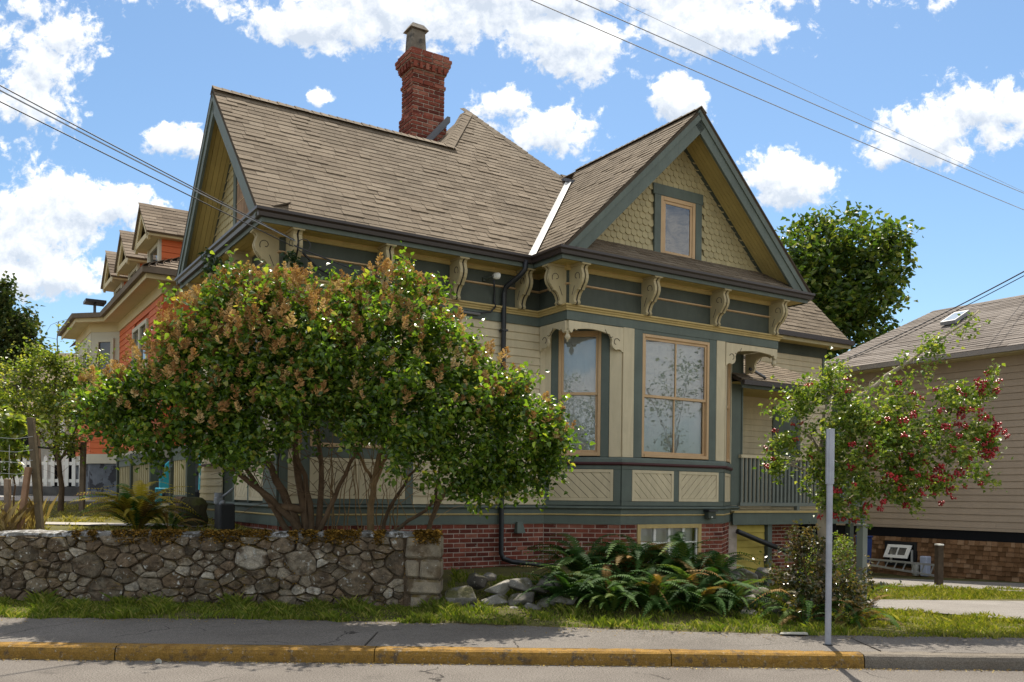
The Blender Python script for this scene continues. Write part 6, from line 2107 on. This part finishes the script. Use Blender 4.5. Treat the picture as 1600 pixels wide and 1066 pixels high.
# ================================================================== holly tree
ho = empty('holly_tree', (0, 0, 0), label='leaning holly tree with clusters of red berries behind the metal pole', cat='tree')
HOL = [(3.49, 10.9, 2.67, 0.30), (3.31, 10.8, 2.28, 0.26), (3.83, 11.0, 3.0, 0.30), (4.12, 10.7, 2.66, 0.36), (3.93, 10.6, 2.2, 0.38), (4.46, 10.6, 2.28, 0.36), (3.7, 10.8, 1.9, 0.30), (4.09, 10.5, 1.78, 0.32), (4.69, 10.6, 1.9, 0.33), (5.08, 10.8, 2.68, 0.34), (5.56, 11.0, 2.9, 0.28), (5.55, 10.8, 2.38, 0.31), (5.07, 10.6, 2.21, 0.34), (5.79, 10.9, 2.31, 0.20), (4.7, 11.0, 2.80, 0.28), (5.55, 10.8, 1.92, 0.19), (5.04, 10.7, 1.72, 0.24), (4.09, 10.6, 1.46, 0.15), (5.21, 11.1, 3.48, 0.13), (5.5, 11.2, 3.70, 0.13), (5.79, 11.3, 3.88, 0.11), (5.8, 11.0, 2.98, 0.17), (3.23, 10.9, 1.97, 0.16), (3.79, 10.6, 1.55, 0.2), (4.54, 10.6, 1.62, 0.22), (5.0, 11.0, 3.4, .10), (4.75, 11.0, 3.32, .10), (5.3, 11.1, 3.62, .10), (5.65, 11.2, 3.78, .09), (5.05, 11, 3.18, .12)]
M_HOLLY = leafmat('holly_leaf', [(0, (.06, .110, .014)), (.4, (.12, .185, .024)), (.75, (.20, .245, .035)), (1, (.33, .33, .08))], .42, .45, .38)
P = clump_points(HOL, 13500, 360, .05, .2, 1.15)
link('foliage', leaf_mesh('foliage', P, rng.uniform(.042, .075, len(P)), M_HOLLY, up=.25), ho, kind='stuff')
M_HBARK = pm('holly_bark', (.30, .255, .19), .85, .15, .2, 6, .4, 60)
T0 = stem(ho, (3.80, 11.05, .0), (3.86, 11.0, 1.2), (3.82, 11.0, 2.30), .085, .055, 'trunk', M_HBARK, 10, .012)
HB = [stem(ho, (3.81, 11.0, 2.25), (3.85, 10.95, 2.65), (4.35, 11.0, 2.92), .045, .03, 'branch', M_HBARK), stem(ho, (4.33, 11.0, 2.91), (4.9, 11.05, 3.3), (5.88, 11.3, 3.98), .030, .010, 'branch', M_HBARK),
      stem(ho, (3.84, 11.0, 1.75), (4.4, 10.9, 2.0), (5.1, 10.7, 2.2), .03, .012, 'branch', M_HBARK), stem(ho, (3.84, 11.0, 1.9), (4.5, 10.9, 2.3), (5.4, 10.8, 2.45), .03, .010, 'branch', M_HBARK), stem(ho, (3.84, 11.0, 1.45), (4.3, 10.8, 1.7), (4.95, 10.7, 1.9), .028, .01, 'branch', M_HBARK),
      stem(ho, (3.82, 11.0, 2.1), (3.65, 10.9, 2.4), (3.35, 10.85, 2.5), .022, .009, 'branch', M_HBARK), stem(ho, (3.83, 11.0, 2.2), (4.4, 11.0, 2.6), (5.6, 11.0, 2.75), .03, .009, 'branch', M_HBARK), stem(ho, (3.82, 11.0, 1.8), (3.6, 10.9, 1.95), (3.35, 10.85, 2.0), .02, .008, 'branch', M_HBARK), stem(ho, (3.82, 11.0, 2.3), (3.75, 10.9, 2.7), (3.9, 10.9, 2.95), .025, .009, 'branch', M_HBARK)]
twigs(ho, HB, 110, (.12, .38), HOL, .005, M_HBARK, 0.0)
M_BERRY = pm('red_berry', (.34, .016, .020), .3, .5, .15, 8, 0, rnd=.25)
def berry_template(seed, k=9):
    r2 = random.Random(seed)
    m = MB()
    for i in range(k):
        c = Vector((r2.uniform(-.032, .032), r2.uniform(-.032, .032), r2.uniform(-.026, .026)))
        r = .016
        bi = len(m.v)
        m.v += [tuple(c + Vector(v) * r) for v in ((1, 0, 0), (0, 1, 0), (-1, 0, 0), (0, -1, 0), (0, 0, 1), (0, 0, -1))]
        for f in ((0, 1, 4), (1, 2, 4), (2, 3, 4), (3, 0, 4), (1, 0, 5), (2, 1, 5), (3, 2, 5), (0, 3, 5)):
            m.f.append(tuple(bi + q for q in f)); m.m.append(0)
    return m.mesh('berry_cluster', M_BERRY, True)
BT = [berry_template(s) for s in range(4)]
Q, d, idx = ell_points(HOL, 1500, .7)
wgt = np.clip(.07 + .30 * (np.maximum(Q[:, 0] - 3.7, 0) / 2) ** 1.5 + .16 * (2.2 - Q[:, 2]), .025, .8)
Q = Q[(rng.random(len(Q)) < wgt) & (d[:, 1] < .5)][:290]
for i, q in enumerate(Q):
    link('berry_cluster', BT[i % 4], ho, Matrix.Translation(q) @ Matrix.Rotation(rng.uniform(0, 6), 4, 'Z') @ Matrix.Scale(rng.uniform(.8, 1.35), 4))

# ================================================================== ferns
def frond_mesh(L_, arch, seed, mat, pairs=27, wide=.092):
    r2 = random.Random(seed)
    V, Fq = [], []
    def P(t):
        return Vector((0, L_ * t * (1 - .12 * t), L_ * (arch * t - (arch + .28) * t * t * .85)))
    for i in range(pairs):
        t = .12 + .88 * i / pairs
        p, p2 = P(t), P(min(1, t + .03))
        d = (p2 - p).normalized()
        up_ = Vector((1, 0, 0)).cross(d)
        w = wide * (math.sin(min(1, t * 1.25) * PI * .5) ** .6) * (1 - max(0, t - .45) / .56) ** .75 + .006
        for sg in (-1, 1):
            a = p
            tip = p + Vector((sg * w, 0, 0)) + d * w * .30 - up_ * w * r2.uniform(.05, .3)
            hw = L_ / pairs * .30
            bi = len(V)
            mid = (a + tip) / 2 + up_ * .004
            V += [tuple(a - d * hw * 1.1), tuple(a + d * hw * 1.1), tuple(mid + d * hw), tuple(tip), tuple(mid - d * hw)]
            Fq += [(bi, bi + 1, bi + 2), (bi, bi + 2, bi + 4), (bi + 4, bi + 2, bi + 3)]
    k = 8
    for i in range(k):
        a, c = P(i / k), P((i + 1) / k)
        r = .006 * (1 - .7 * i / k)
        bi = len(V)
        V += [tuple(a + Vector((-r, 0, .002))), tuple(a + Vector((r, 0, .002))), tuple(c + Vector((r, 0, .002))), tuple(c + Vector((-r, 0, .002)))]
        Fq += [(bi, bi + 1, bi + 2), (bi, bi + 2, bi + 3)]
    return np_mesh('frond', np.array(V), np.array(Fq), mat)
FG_ = [(0, (.020, .052, .013)), (.45, (.040, .092, .019)), (.8, (.068, .135, .026)), (1, (.12, .16, .035))]
FBc = [(0, (.09, .062, .018)), (.5, (.16, .105, .028)), (1, (.27, .15, .045))]
FYc = [(0, (.22, .165, .022)), (.5, (.36, .28, .04)), (1, (.50, .40, .08))]
def fernmat(name, ramp, trans=.3):
    return pm(name, ramp[0][1], .65, .10, .12, 3, 0, ramp=ramp, ramp_by='object', trans=trans)
M_FERN, M_FERNB, M_FERNY = fernmat('fern_green', FG_), fernmat('fern_brown', FBc), fernmat('fern_yellow', FYc, .4)
FT = {k: [frond_mesh(1.0, a, s, m_) for s, a in enumerate((1.15, .85, .55, 1.5, 1.0))] for k, m_ in (('g', M_FERN), ('b', M_FERNB), ('y', M_FERNY))}
def fern(x, y, z, n, L_, lab, grp=None, brown=.12, yellow=0.0, spread=(-.2, .62), name='sword_fern'):
    brown *= .6
    f = empty(name, (x, y, z), label=lab, cat='fern', group=grp)
    for i in range(n):
        kind = 'b' if random.random() < brown else ('y' if random.random() < yellow else 'g')
        a = 2 * PI * i / n * 2.4 + random.uniform(-.4, .4)
        tilt = random.uniform(*spread)
        s = L_ * random.uniform(.7, 1.15)
        M4 = Matrix.Rotation(a, 4, 'Z') @ Matrix.Translation((0, .03, 0)) @ Matrix.Rotation(.75 - tilt, 4, 'X') @ Matrix.Rotation(random.uniform(-.4, .4), 4, 'Y') @ Matrix.Scale(s, 4)
        link('frond', random.choice(FT[kind]), f, M4)
    return f
G3 = 'sword ferns below the bay window'
fern(.72, 10.95, .20, 56, .82, 'bright green sword fern at the left end of the fern bank, beside the boulders', G3, .06)
fern(1.22, 10.75, .16, 58, .85, 'dark sword fern second from the left in the front of the bank', G3, .08)
fern(1.72, 10.75, .16, 58, .85, 'drooping sword fern in the front middle of the bank', G3, .14)
fern(2.20, 10.75, .16, 56, .82, 'sword fern with browned fronds right of the front middle', G3, .28)
fern(2.62, 10.85, .18, 54, .78, 'sword fern at the right end of the bank, beside the largest boulder', G3, .2)
fern(.95, 11.55, .42, 56, .98, 'tall upright sword fern at the back left, before the brick wall', G3, .04, spread=(-.1, .5))
fern(1.55, 11.6, .44, 54, .95, 'tall half brown sword fern at the back, left of the basement window', G3, .32, spread=(-.1, .5))
fern(2.15, 11.6, .44, 56, .95, 'tall sword fern at the back before the basement window', G3, .2, spread=(-.1, .5))
fern(2.62, 11.5, .40, 52, .85, 'brownish sword fern at the back right, before the brick pier of the bay', G3, .4, spread=(0, .9))
fern(-5.33, 12.75, 1.02, 84, .98, 'yellowing fern standing behind the stone wall by the porch', None, .25, .75, spread=(-.1, .5))
fern(-4.85, 12.7, 1.02, 26, .6, 'dark half brown fern in the shade by the log stack', None, .6, .0, spread=(0, .9))
fern(3.45, 10.55, .15, 26, .75, 'dark fern at the left foot of the leafy shrub by the pole', None, .2, spread=(.1, 1.0))
fern(4.15, 10.6, .12, 26, .68, 'reddish brown fern right of the metal pole', None, .75, .1, spread=(.1, 1.0))
fern(3.85, 10.25, .13, 20, .55, 'low brown and green fern at the foot of the metal pole', None, .5, spread=(.2, 1.1))
# glossy leafy shrub round the holly trunk
M_SHRUB = leafmat('glossy_shrub_leaf', [(0, (.030, .040, .014)), (.4, (.060, .070, .020)), (.75, (.12, .085, .03)), (1, (.22, .15, .06))], .25, .7, .25)
gs = empty('leafy_shrub', (0, 0, 0), label='dark glossy shrub around the holly trunk beside the metal pole', cat='bush')
GS = [(3.55, 10.9, .95, .26), (3.75, 10.8, .70, .30), (3.4, 10.9, .65, .24), (3.95, 10.8, .45, .32), (3.6, 10.7, .4, .3), (4.05, 10.7, .45, .24), (3.45, 11.0, 1.12, .14), (3.75, 10.9, 1.05, .18), (4.25, 10.8, .5, .22)]
P = clump_points(GS, 3300, 120, .05, .3, 1.35)
link('foliage', leaf_mesh('foliage', P, rng.uniform(.04, .07, len(P)), M_SHRUB, up=.3), gs, kind='stuff')
SG = [stem(gs, (3.7, 10.9, .1), (3.6, 10.9, .6), (3.5, 10.9, 1.1), .015, .006), stem(gs, (3.75, 10.85, .1), (3.9, 10.8, .5), (4.15, 10.75, .85), .015, .006)]
twigs(gs, SG, 24, (.2, .5), GS, .004)
# pale green bush under the deck, far side
hb = empty('lime_hedge', (0, 0, 0), label='sunlit lime green bush under the deck behind the holly trunk', cat='bush')
HBL = [(5.1, 15.0, .62, .30), (5.45, 15.1, .74, .30), (5.3, 15.0, .3, .36), (5.6, 15.2, .35, .30), (4.95, 14.9, .25, .3), (5.7, 15.3, .75, .2), (5.6, 15, .1, .3)]
P, d, idx = ell_points(HBL, 3600, .5)
link('foliage', leaf_mesh('foliage', P, rng.uniform(.035, .06, len(P)), leafmat('lime_leaf', [(0, (.05, .09, .012)), (.5, (.12, .17, .02)), (1, (.24, .27, .04))], .5, .3, .4), up=.4), hb, kind='stuff')
stem(hb, (5.35, 15.1, -.2), (5.35, 15.1, .1), (5.4, 15.1, .5), .03, .01)

# ================================================================== young staked trees on the left lawn
M_YOUNG = leafmat('young_tree_leaf', [(0, (.075, .120, .016)), (.4, (.14, .19, .028)), (.75, (.23, .255, .045)), (1, (.36, .33, .08))], .32, .55, .48)
M_STAKE = pm('weathered_stake', (.20, .145, .10), .85, .15, .25, 6, .4, 50, rnd=.15)
yt = empty('young_tree', (0, 0, 0), label='young slender tree with pale green leaves tied between two stakes on the lawn', cat='tree')
SAP = [(-8.77, 17.0, 4.0, 0.34), (-9.25, 17.0, 3.70, 0.42), (-8.4, 17.0, 3.70, 0.42), (-8.88, 17.0, 3.24, 0.52), (-9.49, 17.0, 3.11, 0.36), (-8.18, 16.8, 3.1, 0.46), (-8.59, 17.0, 4.42, 0.15), (-8.63, 17.0, 4.74, 0.07), (-7.92, 17.0, 3.61, 0.22), (-8.51, 17.0, 2.55, 0.30), (-7.8, 17.0, 4.1, 0.10), (-9.02, 17.0, 4.18, 0.24), (-7.91, 17.0, 3.0, 0.20), (-7.83, 17.0, 4.36, 0.06), (-8.17, 17.0, 4.22, 0.08), (-9.9, 17.2, 3.3, .4), (-9.8, 17, 3.9, .25), (-10.0, 17, 2.7, .35)]
P = clump_points(SAP, 9800, 340, .075, .1, 1.2)
link('foliage', leaf_mesh('foliage', P, rng.uniform(.055, .085, len(P)), M_YOUNG, up=.3), yt, kind='stuff')
YS = [stem(yt, (-8.76, 17.4, 1.1), (-8.75, 17.4, 1.7), (-8.72, 17.2, 2.3), .06, .04, 'trunk')]
YS += [stem(yt, (-8.73, 17.25, 2.2), (-8.8, 17.1, 3.2), (-8.62, 17.0, 4.8), .035, .006, 'branch'), stem(yt, (-8.73, 17.25, 2.15), (-8.3, 17.1, 2.6), (-7.85, 17.0, 4.3), .028, .005, 'branch'), stem(yt, (-8.74, 17.25, 2.25), (-9.2, 17.1, 2.8), (-9.5, 17.0, 3.6), .028, .006, 'branch'), stem(yt, (-8.73, 17.25, 2.2), (-8.2, 17.1, 2.4), (-7.9, 17, 2.7), .022, .006, 'branch')]
twigs(yt, YS, 70, (.2, .7), SAP, .004)
def stake(x, y, h, lab, grp, lean=(0, 0), w=.035, mat=None):
    m = MB(); m.hexa([(-w, -w, -.1), (w, -w, -.1), (w, w, -.1), (-w, w, -.1), (lean[0] - w, lean[1] - w, h), (lean[0] + w, lean[1] - w, h), (lean[0] + w, lean[1] + w, h), (lean[0] - w, lean[1] + w, h)])
    o = m.build('wooden_stake', mat or M_STAKE, None, bevel=.006)
    o.location = (x, y, zt(x, y)); tag(o, lab, 'stake', grp)
G4 = 'wooden stakes on the left lawn'
stake(-9.20, 17.5, 1.55, 'left stake holding the young tree trunk', G4, (-.10, 0), .045)
stake(-8.40, 17.5, 1.35, 'right stake holding the young tree trunk', G4, (.02, 0), .045)
m = MB(); m.tube([(-9.25, 17.45, 2.42), (-8.75, 17.38, 2.38), (-8.40, 17.45, 2.40)], .02, 5); tag(m.build('tree_tie', M_BLACK), 'black tie strap between the stakes and the young trunk', 'strap')
stake(-6.74, 12.0, .72, 'short greyish stake behind the wall, nearest the dry grass', G4, (-.02, 0), .035)
stake(-6.60, 12.0, .88, 'reddish stake leaning right, crossing in front of the tall one', G4, (.12, 0), .035, pm('red_brown_stake', (.30, .18, .11), .85, .15, .2, 6, .4, 50))
stake(-6.35, 12.1, 1.55, 'tall dark stake leaning left with wire tied to it', G4, (-.16, 0), .04, pm('dark_stake', (.12, .095, .06), .85, .15, .25, 6, .4, 50))
stake(-7.05, 12.2, .95, 'thin brown stake at the edge of the frame in the dry grass', G4, (.03, 0), .035)
M_WIRE = pm('galvanised_wire', (.42, .42, .40), .45, .5, .1, 5, 0, metal=.4)
wf = empty('wire_fence', (0, 0, 0), label='loose galvanised wire mesh guard strung between the near stakes', cat='fence')
for z in (1.34, 1.52, 1.68, 1.82, 1.98, 2.12, 2.3):
    m = MB(); m.tube([(-8.0, 12.3, z + .02), (-7.05, 12.2, z), (-6.7, 12.1, z - .02), (-6.45, 12.05, z + .01)], .004, 4); m.build('wire', M_WIRE, wf)
for x in (-7.25, -7.0, -6.85):
    m = MB(); m.tube([(x, 12.2, 1.1), (x, 12.2, 2.2)], .004, 4); m.build('wire', M_WIRE, wf)
sp_ = empty('sapling', (0, 0, 0), label='small sapling with broad light green leaves inside the wire guard', cat='sapling')
SN = [(-7.12, 12.6, 2.22, 0.22), (-6.94, 12.6, 2.5, 0.14), (-6.84, 12.5, 2.13, 0.11), (-6.57, 12.4, 2.53, 0.08), (-7.0, 12.5, 1.9, .14), (-7.25, 12.6, 2.6, .2)]
P, d, idx = ell_points(SN, 420, .2)
link('foliage', leaf_mesh('foliage', P, rng.uniform(.08, .14, len(P)), M_YOUNG, LEAF_HEART, up=.4, droop=.4), sp_, kind='stuff')
stem(sp_, (-6.95, 12.55, 1.0), (-6.98, 12.55, 1.7), (-7.0, 12.6, 2.5), .018, .006, 'trunk')
# ================================================================== background trees
M_MAPLE = leafmat('maple_leaf', [(0, (.030, .060, .012)), (.4, (.058, .105, .016)), (.75, (.105, .150, .022)), (1, (.20, .21, .04))], .42, .4, .38)
def bgtree(name, lab, blobs, n, ls, mat, trunk, cat='tree', shell=.5, shape=LEAF_DIAMOND, nb_=0):
    t = empty(name, (0, 0, 0), label=lab, cat=cat)
    B = list(blobs)
    for k in range(nb_):     # ragged sprays at the outline
        x, y, z, r = random.choice(blobs)
        a = random.uniform(-.4, PI + .4)
        B.append((x + math.cos(a) * r * 1.05, y + random.uniform(-.4, .4), z + math.sin(a) * r * 1.05, r * random.uniform(.2, .38)))
    P = clump_points(B, n, max(60, n // 45), ls * .95, shell)
    link('crown', leaf_mesh('crown', P, rng.uniform(ls * .7, ls * 1.3, len(P)), mat, shape, up=.3), t, kind='stuff')
    stem(t, *trunk, 'trunk')
    return t
MAP = [(11.85, 36.0, 11.33, 1.15), (13.09, 37.0, 12.4, 1.15), (13.78, 36.0, 11.35, 1.25), (12.51, 36.0, 10.05, 1.55), (14.05, 36.0, 9.81, 1.25), (15.06, 36.0, 11.62, 0.62), (15.2, 36.0, 10.59, 0.52), (13.29, 36.0, 8.51, 1.45), (12.01, 36.0, 8.5, 1.25), (12.79, 36.0, 7.22, 1.25), (14.14, 37.0, 13.0, 0.5), (11.5, 37.0, 12.7, 0.5), (14.9, 36.5, 12.3, 0.5), (11.35, 36.0, 10.29, 0.95), (14.71, 36.0, 8.79, 0.5), (10.6, 36, 9, 1.2), (13.6, 36, 6, 1.2), (12, 36, 5.5, 1.4)]
mt = bgtree('maple_tree', 'big dense green tree rising behind the right end of the house', MAP, 15000, .27, M_MAPLE, ((12.6, 36.5, -.4), (12.6, 36.5, 4), (12.7, 36.5, 9), .4, .12), nb_=46)
CON = [(-23.96, 42.0, 10.9, 0.30), (-23.85, 42.0, 10.12, 0.6), (-23.4, 42.0, 9.38, 0.55), (-23.9, 42.0, 8.92, .8), (-22.9, 42.0, 8.9, 0.36), (-24.4, 42.0, 10.3, 0.6), (-24, 42, 7.6, 1.3), (-23, 42, 7.9, .8)]
M_CONI = leafmat('conifer_leaf', [(0, (.022, .042, .012)), (.5, (.048, .075, .018)), (1, (.12, .13, .035))], .6, .2, .25)
bgtree('conifer_tree', 'dark conifer at the left edge behind the roofs', CON, 6500, .24, M_CONI, ((-23.8, 42.3, 0), (-23.8, 42.3, 5), (-23.9, 42.3, 11), .3, .05), nb_=24)
# ================================================================== street furniture and wires
M_GALV = pm('galvanised_steel', (.33, .345, .39), .5, .5, .16, 5, .06, 60, metal=.35)
pole = empty('metal_pole', (3.165, 8.93, .136), label='bare grey steel sign pole standing on the pavement edge', cat='pole')
m = MB(); m.tube([(0, 0, -.05), (0, 0, 1.62)], .031, 14); m.build('post', M_GALV, pole, smooth=False)
m = MB(); m.tube([(0, 0, 1.605), (0, 0, 1.63)], .042, 14); m.build('collar', M_GALV, pole)
m = MB()
for k in range(16):
    a0 = 2 * PI * k / 16
    r = .042 if k % 2 else .036
    m.v.append((r * math.cos(a0), r * math.sin(a0), 1.63)); m.v.append((r * math.cos(a0), r * math.sin(a0), 2.155))
for k in range(16):
    q = (k + 1) % 16
    m.f.append((2 * k, 2 * q, 2 * q + 1, 2 * k + 1)); m.m.append(0)
m.f.append(tuple(2 * k + 1 for k in range(16))); m.m.append(0)
m.build('ribbed_sleeve', M_GALV, pole)
m = MB(); m.tube([(0, 0, -.005), (0, 0, .012)], .05, 12); m.build('base_collar', M_BLACK, pole)
# flattened paper cup on the kerb and a scrap of card by the pole
p = MB(); p.hexa([(-.14, -.05, 0), (.16, -.06, 0), (.17, .05, 0), (-.10, .06, 0), (-.13, -.045, .008), (.15, -.055, .02), (.16, .045, .012), (-.09, .05, .008)])
o_ = p.build('cardboard_scrap', pm('pale_card', (.42, .40, .34), .8, .1, .15, 9), None); o_.location = (2.98, 9.5, .160); tag(o_, 'flat pale card scrap in the grass edge left of the pole', 'litter')
o_ = lathe('crushed_cup', [(.02, 0), (.028, .045), (.03, .05)], M_WHITE); o_.location = (-3.28, 8.33, .004); o_.rotation_euler = (1.3, .2, .5); tag(o_, 'small crushed white cup in the gutter below the kerb', 'litter')
M_CABLE = pm('overhead_cable', (.045, .045, .05), .5, .3, .1, 3, 0)
M_CABLE2 = pm('pale_overhead_cable', (.30, .31, .33), .5, .4, .1, 3, 0)
def wire(a, c, sag, r, mat, lab, grp, ext=0.0, n=24):
    a, c = Vector(a), Vector(c)
    a = a + (a - c) * ext
    pts = [a.lerp(c, i / n) + Vector((0, 0, -sag * 4 * (i / n) * (1 - i / n))) for i in range(n + 1)]
    m = MB(); m.tube(pts, r, 5)
    tag(m.build('overhead_wire', mat, None, smooth=True), lab, 'wire', grp)
    return pts
GW = 'overhead wires'
wire((-5.19, 9.0, 5.52), (-2.98, 12.05, 4.905), .03, .007, M_CABLE, 'lowest of the three service wires running from the left to the corner bracket', GW, 1.5)
wire((-5.19, 9.0, 5.66), (-2.96, 12.08, 4.985), .06, .008, M_CABLE2, 'pale middle service wire running from the left to the corner bracket', GW, 1.5)
wire((-5.19, 9.0, 5.70), (-2.97, 12.07, 5.00), .05, .007, M_CABLE, 'upper dark service wire running from the left to the corner bracket', GW, 1.5)
def spiral(name, lab):
    m = MB()
    m.tube([(-2.85 + .09 * math.cos(t * .5), 12.1, 4.93 + .09 * math.sin(t * .5)) for t in range(27)], .005, 4, cap=False)
    tag(m.build(name, M_CABLE), lab, 'cable')
spiral('cable_loop', 'thin coiled cable loop at the corner bracket')
wire((-2.97, 12.06, 4.92), (-1.9, 12.95, 4.70), .02, .011, M_CABLE, 'black cable from the corner bracket along the dark frieze', GW)
wire((0.3, 16.0, 10.44), (14.76, 26.0, 10.03), .05, .010, M_CABLE2, 'lower long wire crossing the sky above the front gable', GW, .2)
wire((1.1, 16.0, 10.45), (14.76, 26.0, 10.51), .05, .010, M_CABLE2, 'upper long wire crossing the sky above the front gable', GW, .2)
wire((2.23, 20.0, 12.67), (17.03, 30.0, 11.93), .03, .005, M_CABLE2, 'faint thin wire highest in the sky', GW, .2)
wire((8.13, 14.3, 5.42), (8.36, 24.0, 5.10), .18, .012, M_CABLE, 'dark sagging wire coming in from the right to the porch roof', GW, .6)
wire((8.13, 14.3, 5.40), (8.36, 24.0, 5.08), .23, .008, M_CABLE, 'thin second wire twisted below the dark sagging one', GW, .6)
# fallen leaves on the pavement and along the gutter
N = 2600
lx = rng.uniform(-7, 6, N)
ly = np.where(rng.random(N) < .40, np.array([backy(x) for x in lx]) - np.abs(rng.normal(0, .18, N)), 8.41 - np.abs(rng.normal(0, .05, N)))
lz = np.where(ly > 8.45, .146, .008)
me = leaf_mesh('fallen_leaves', np.c_[lx, ly, lz], rng.uniform(.006, .028, N), pm('fallen_leaf', (.2, .12, .03), .8, .1, .2, 6, 0, ramp=[(0, (.12, .065, .02)), (.5, (.26, .17, .04)), (1, (.40, .31, .12))], ramp_by='island'), up=2.5)
link('fallen_leaves', me, kind='stuff')

# trees along the street that the bay windows mirror
def street_tree(x, y, lab, s=1.0, nl=3600):
    B = [(x + random.gauss(0, 1.3) * s, y + random.gauss(0, 1.0) * s, 3.2 * s + random.random() * 4.2 * s, random.uniform(.5, 1.0) * s) for i in range(22)]
    t = empty('street_tree', (0, 0, 0), label=lab, cat='tree')
    P = clump_points(B, nl, max(20, nl // 30), .22 * s, .4)
    link('crown', leaf_mesh('crown', P, rng.uniform(.08, .16, len(P)) * s, M_MAPLE, up=.3), t, kind='stuff')
    k = [stem(t, (x, y, 0), (x, y, 1.5), (x + .1, y, 3.2 * s), .10 * s, .06 * s, 'trunk')]
    for i in range(6):
        b_ = B[i]
        k.append(stem(t, (x, y, 2.6 * s), (x, y, 3.6 * s), b_[:3], .035 * s, .01, 'branch'))
street_tree(21.0, 10.6, 'thinly leaved street tree standing on the pavement beyond the holly', 1.0, 1000)
street_tree(-3.5, -20.0, 'leafy tree across the street mirrored in the narrow bay window', 1.1)
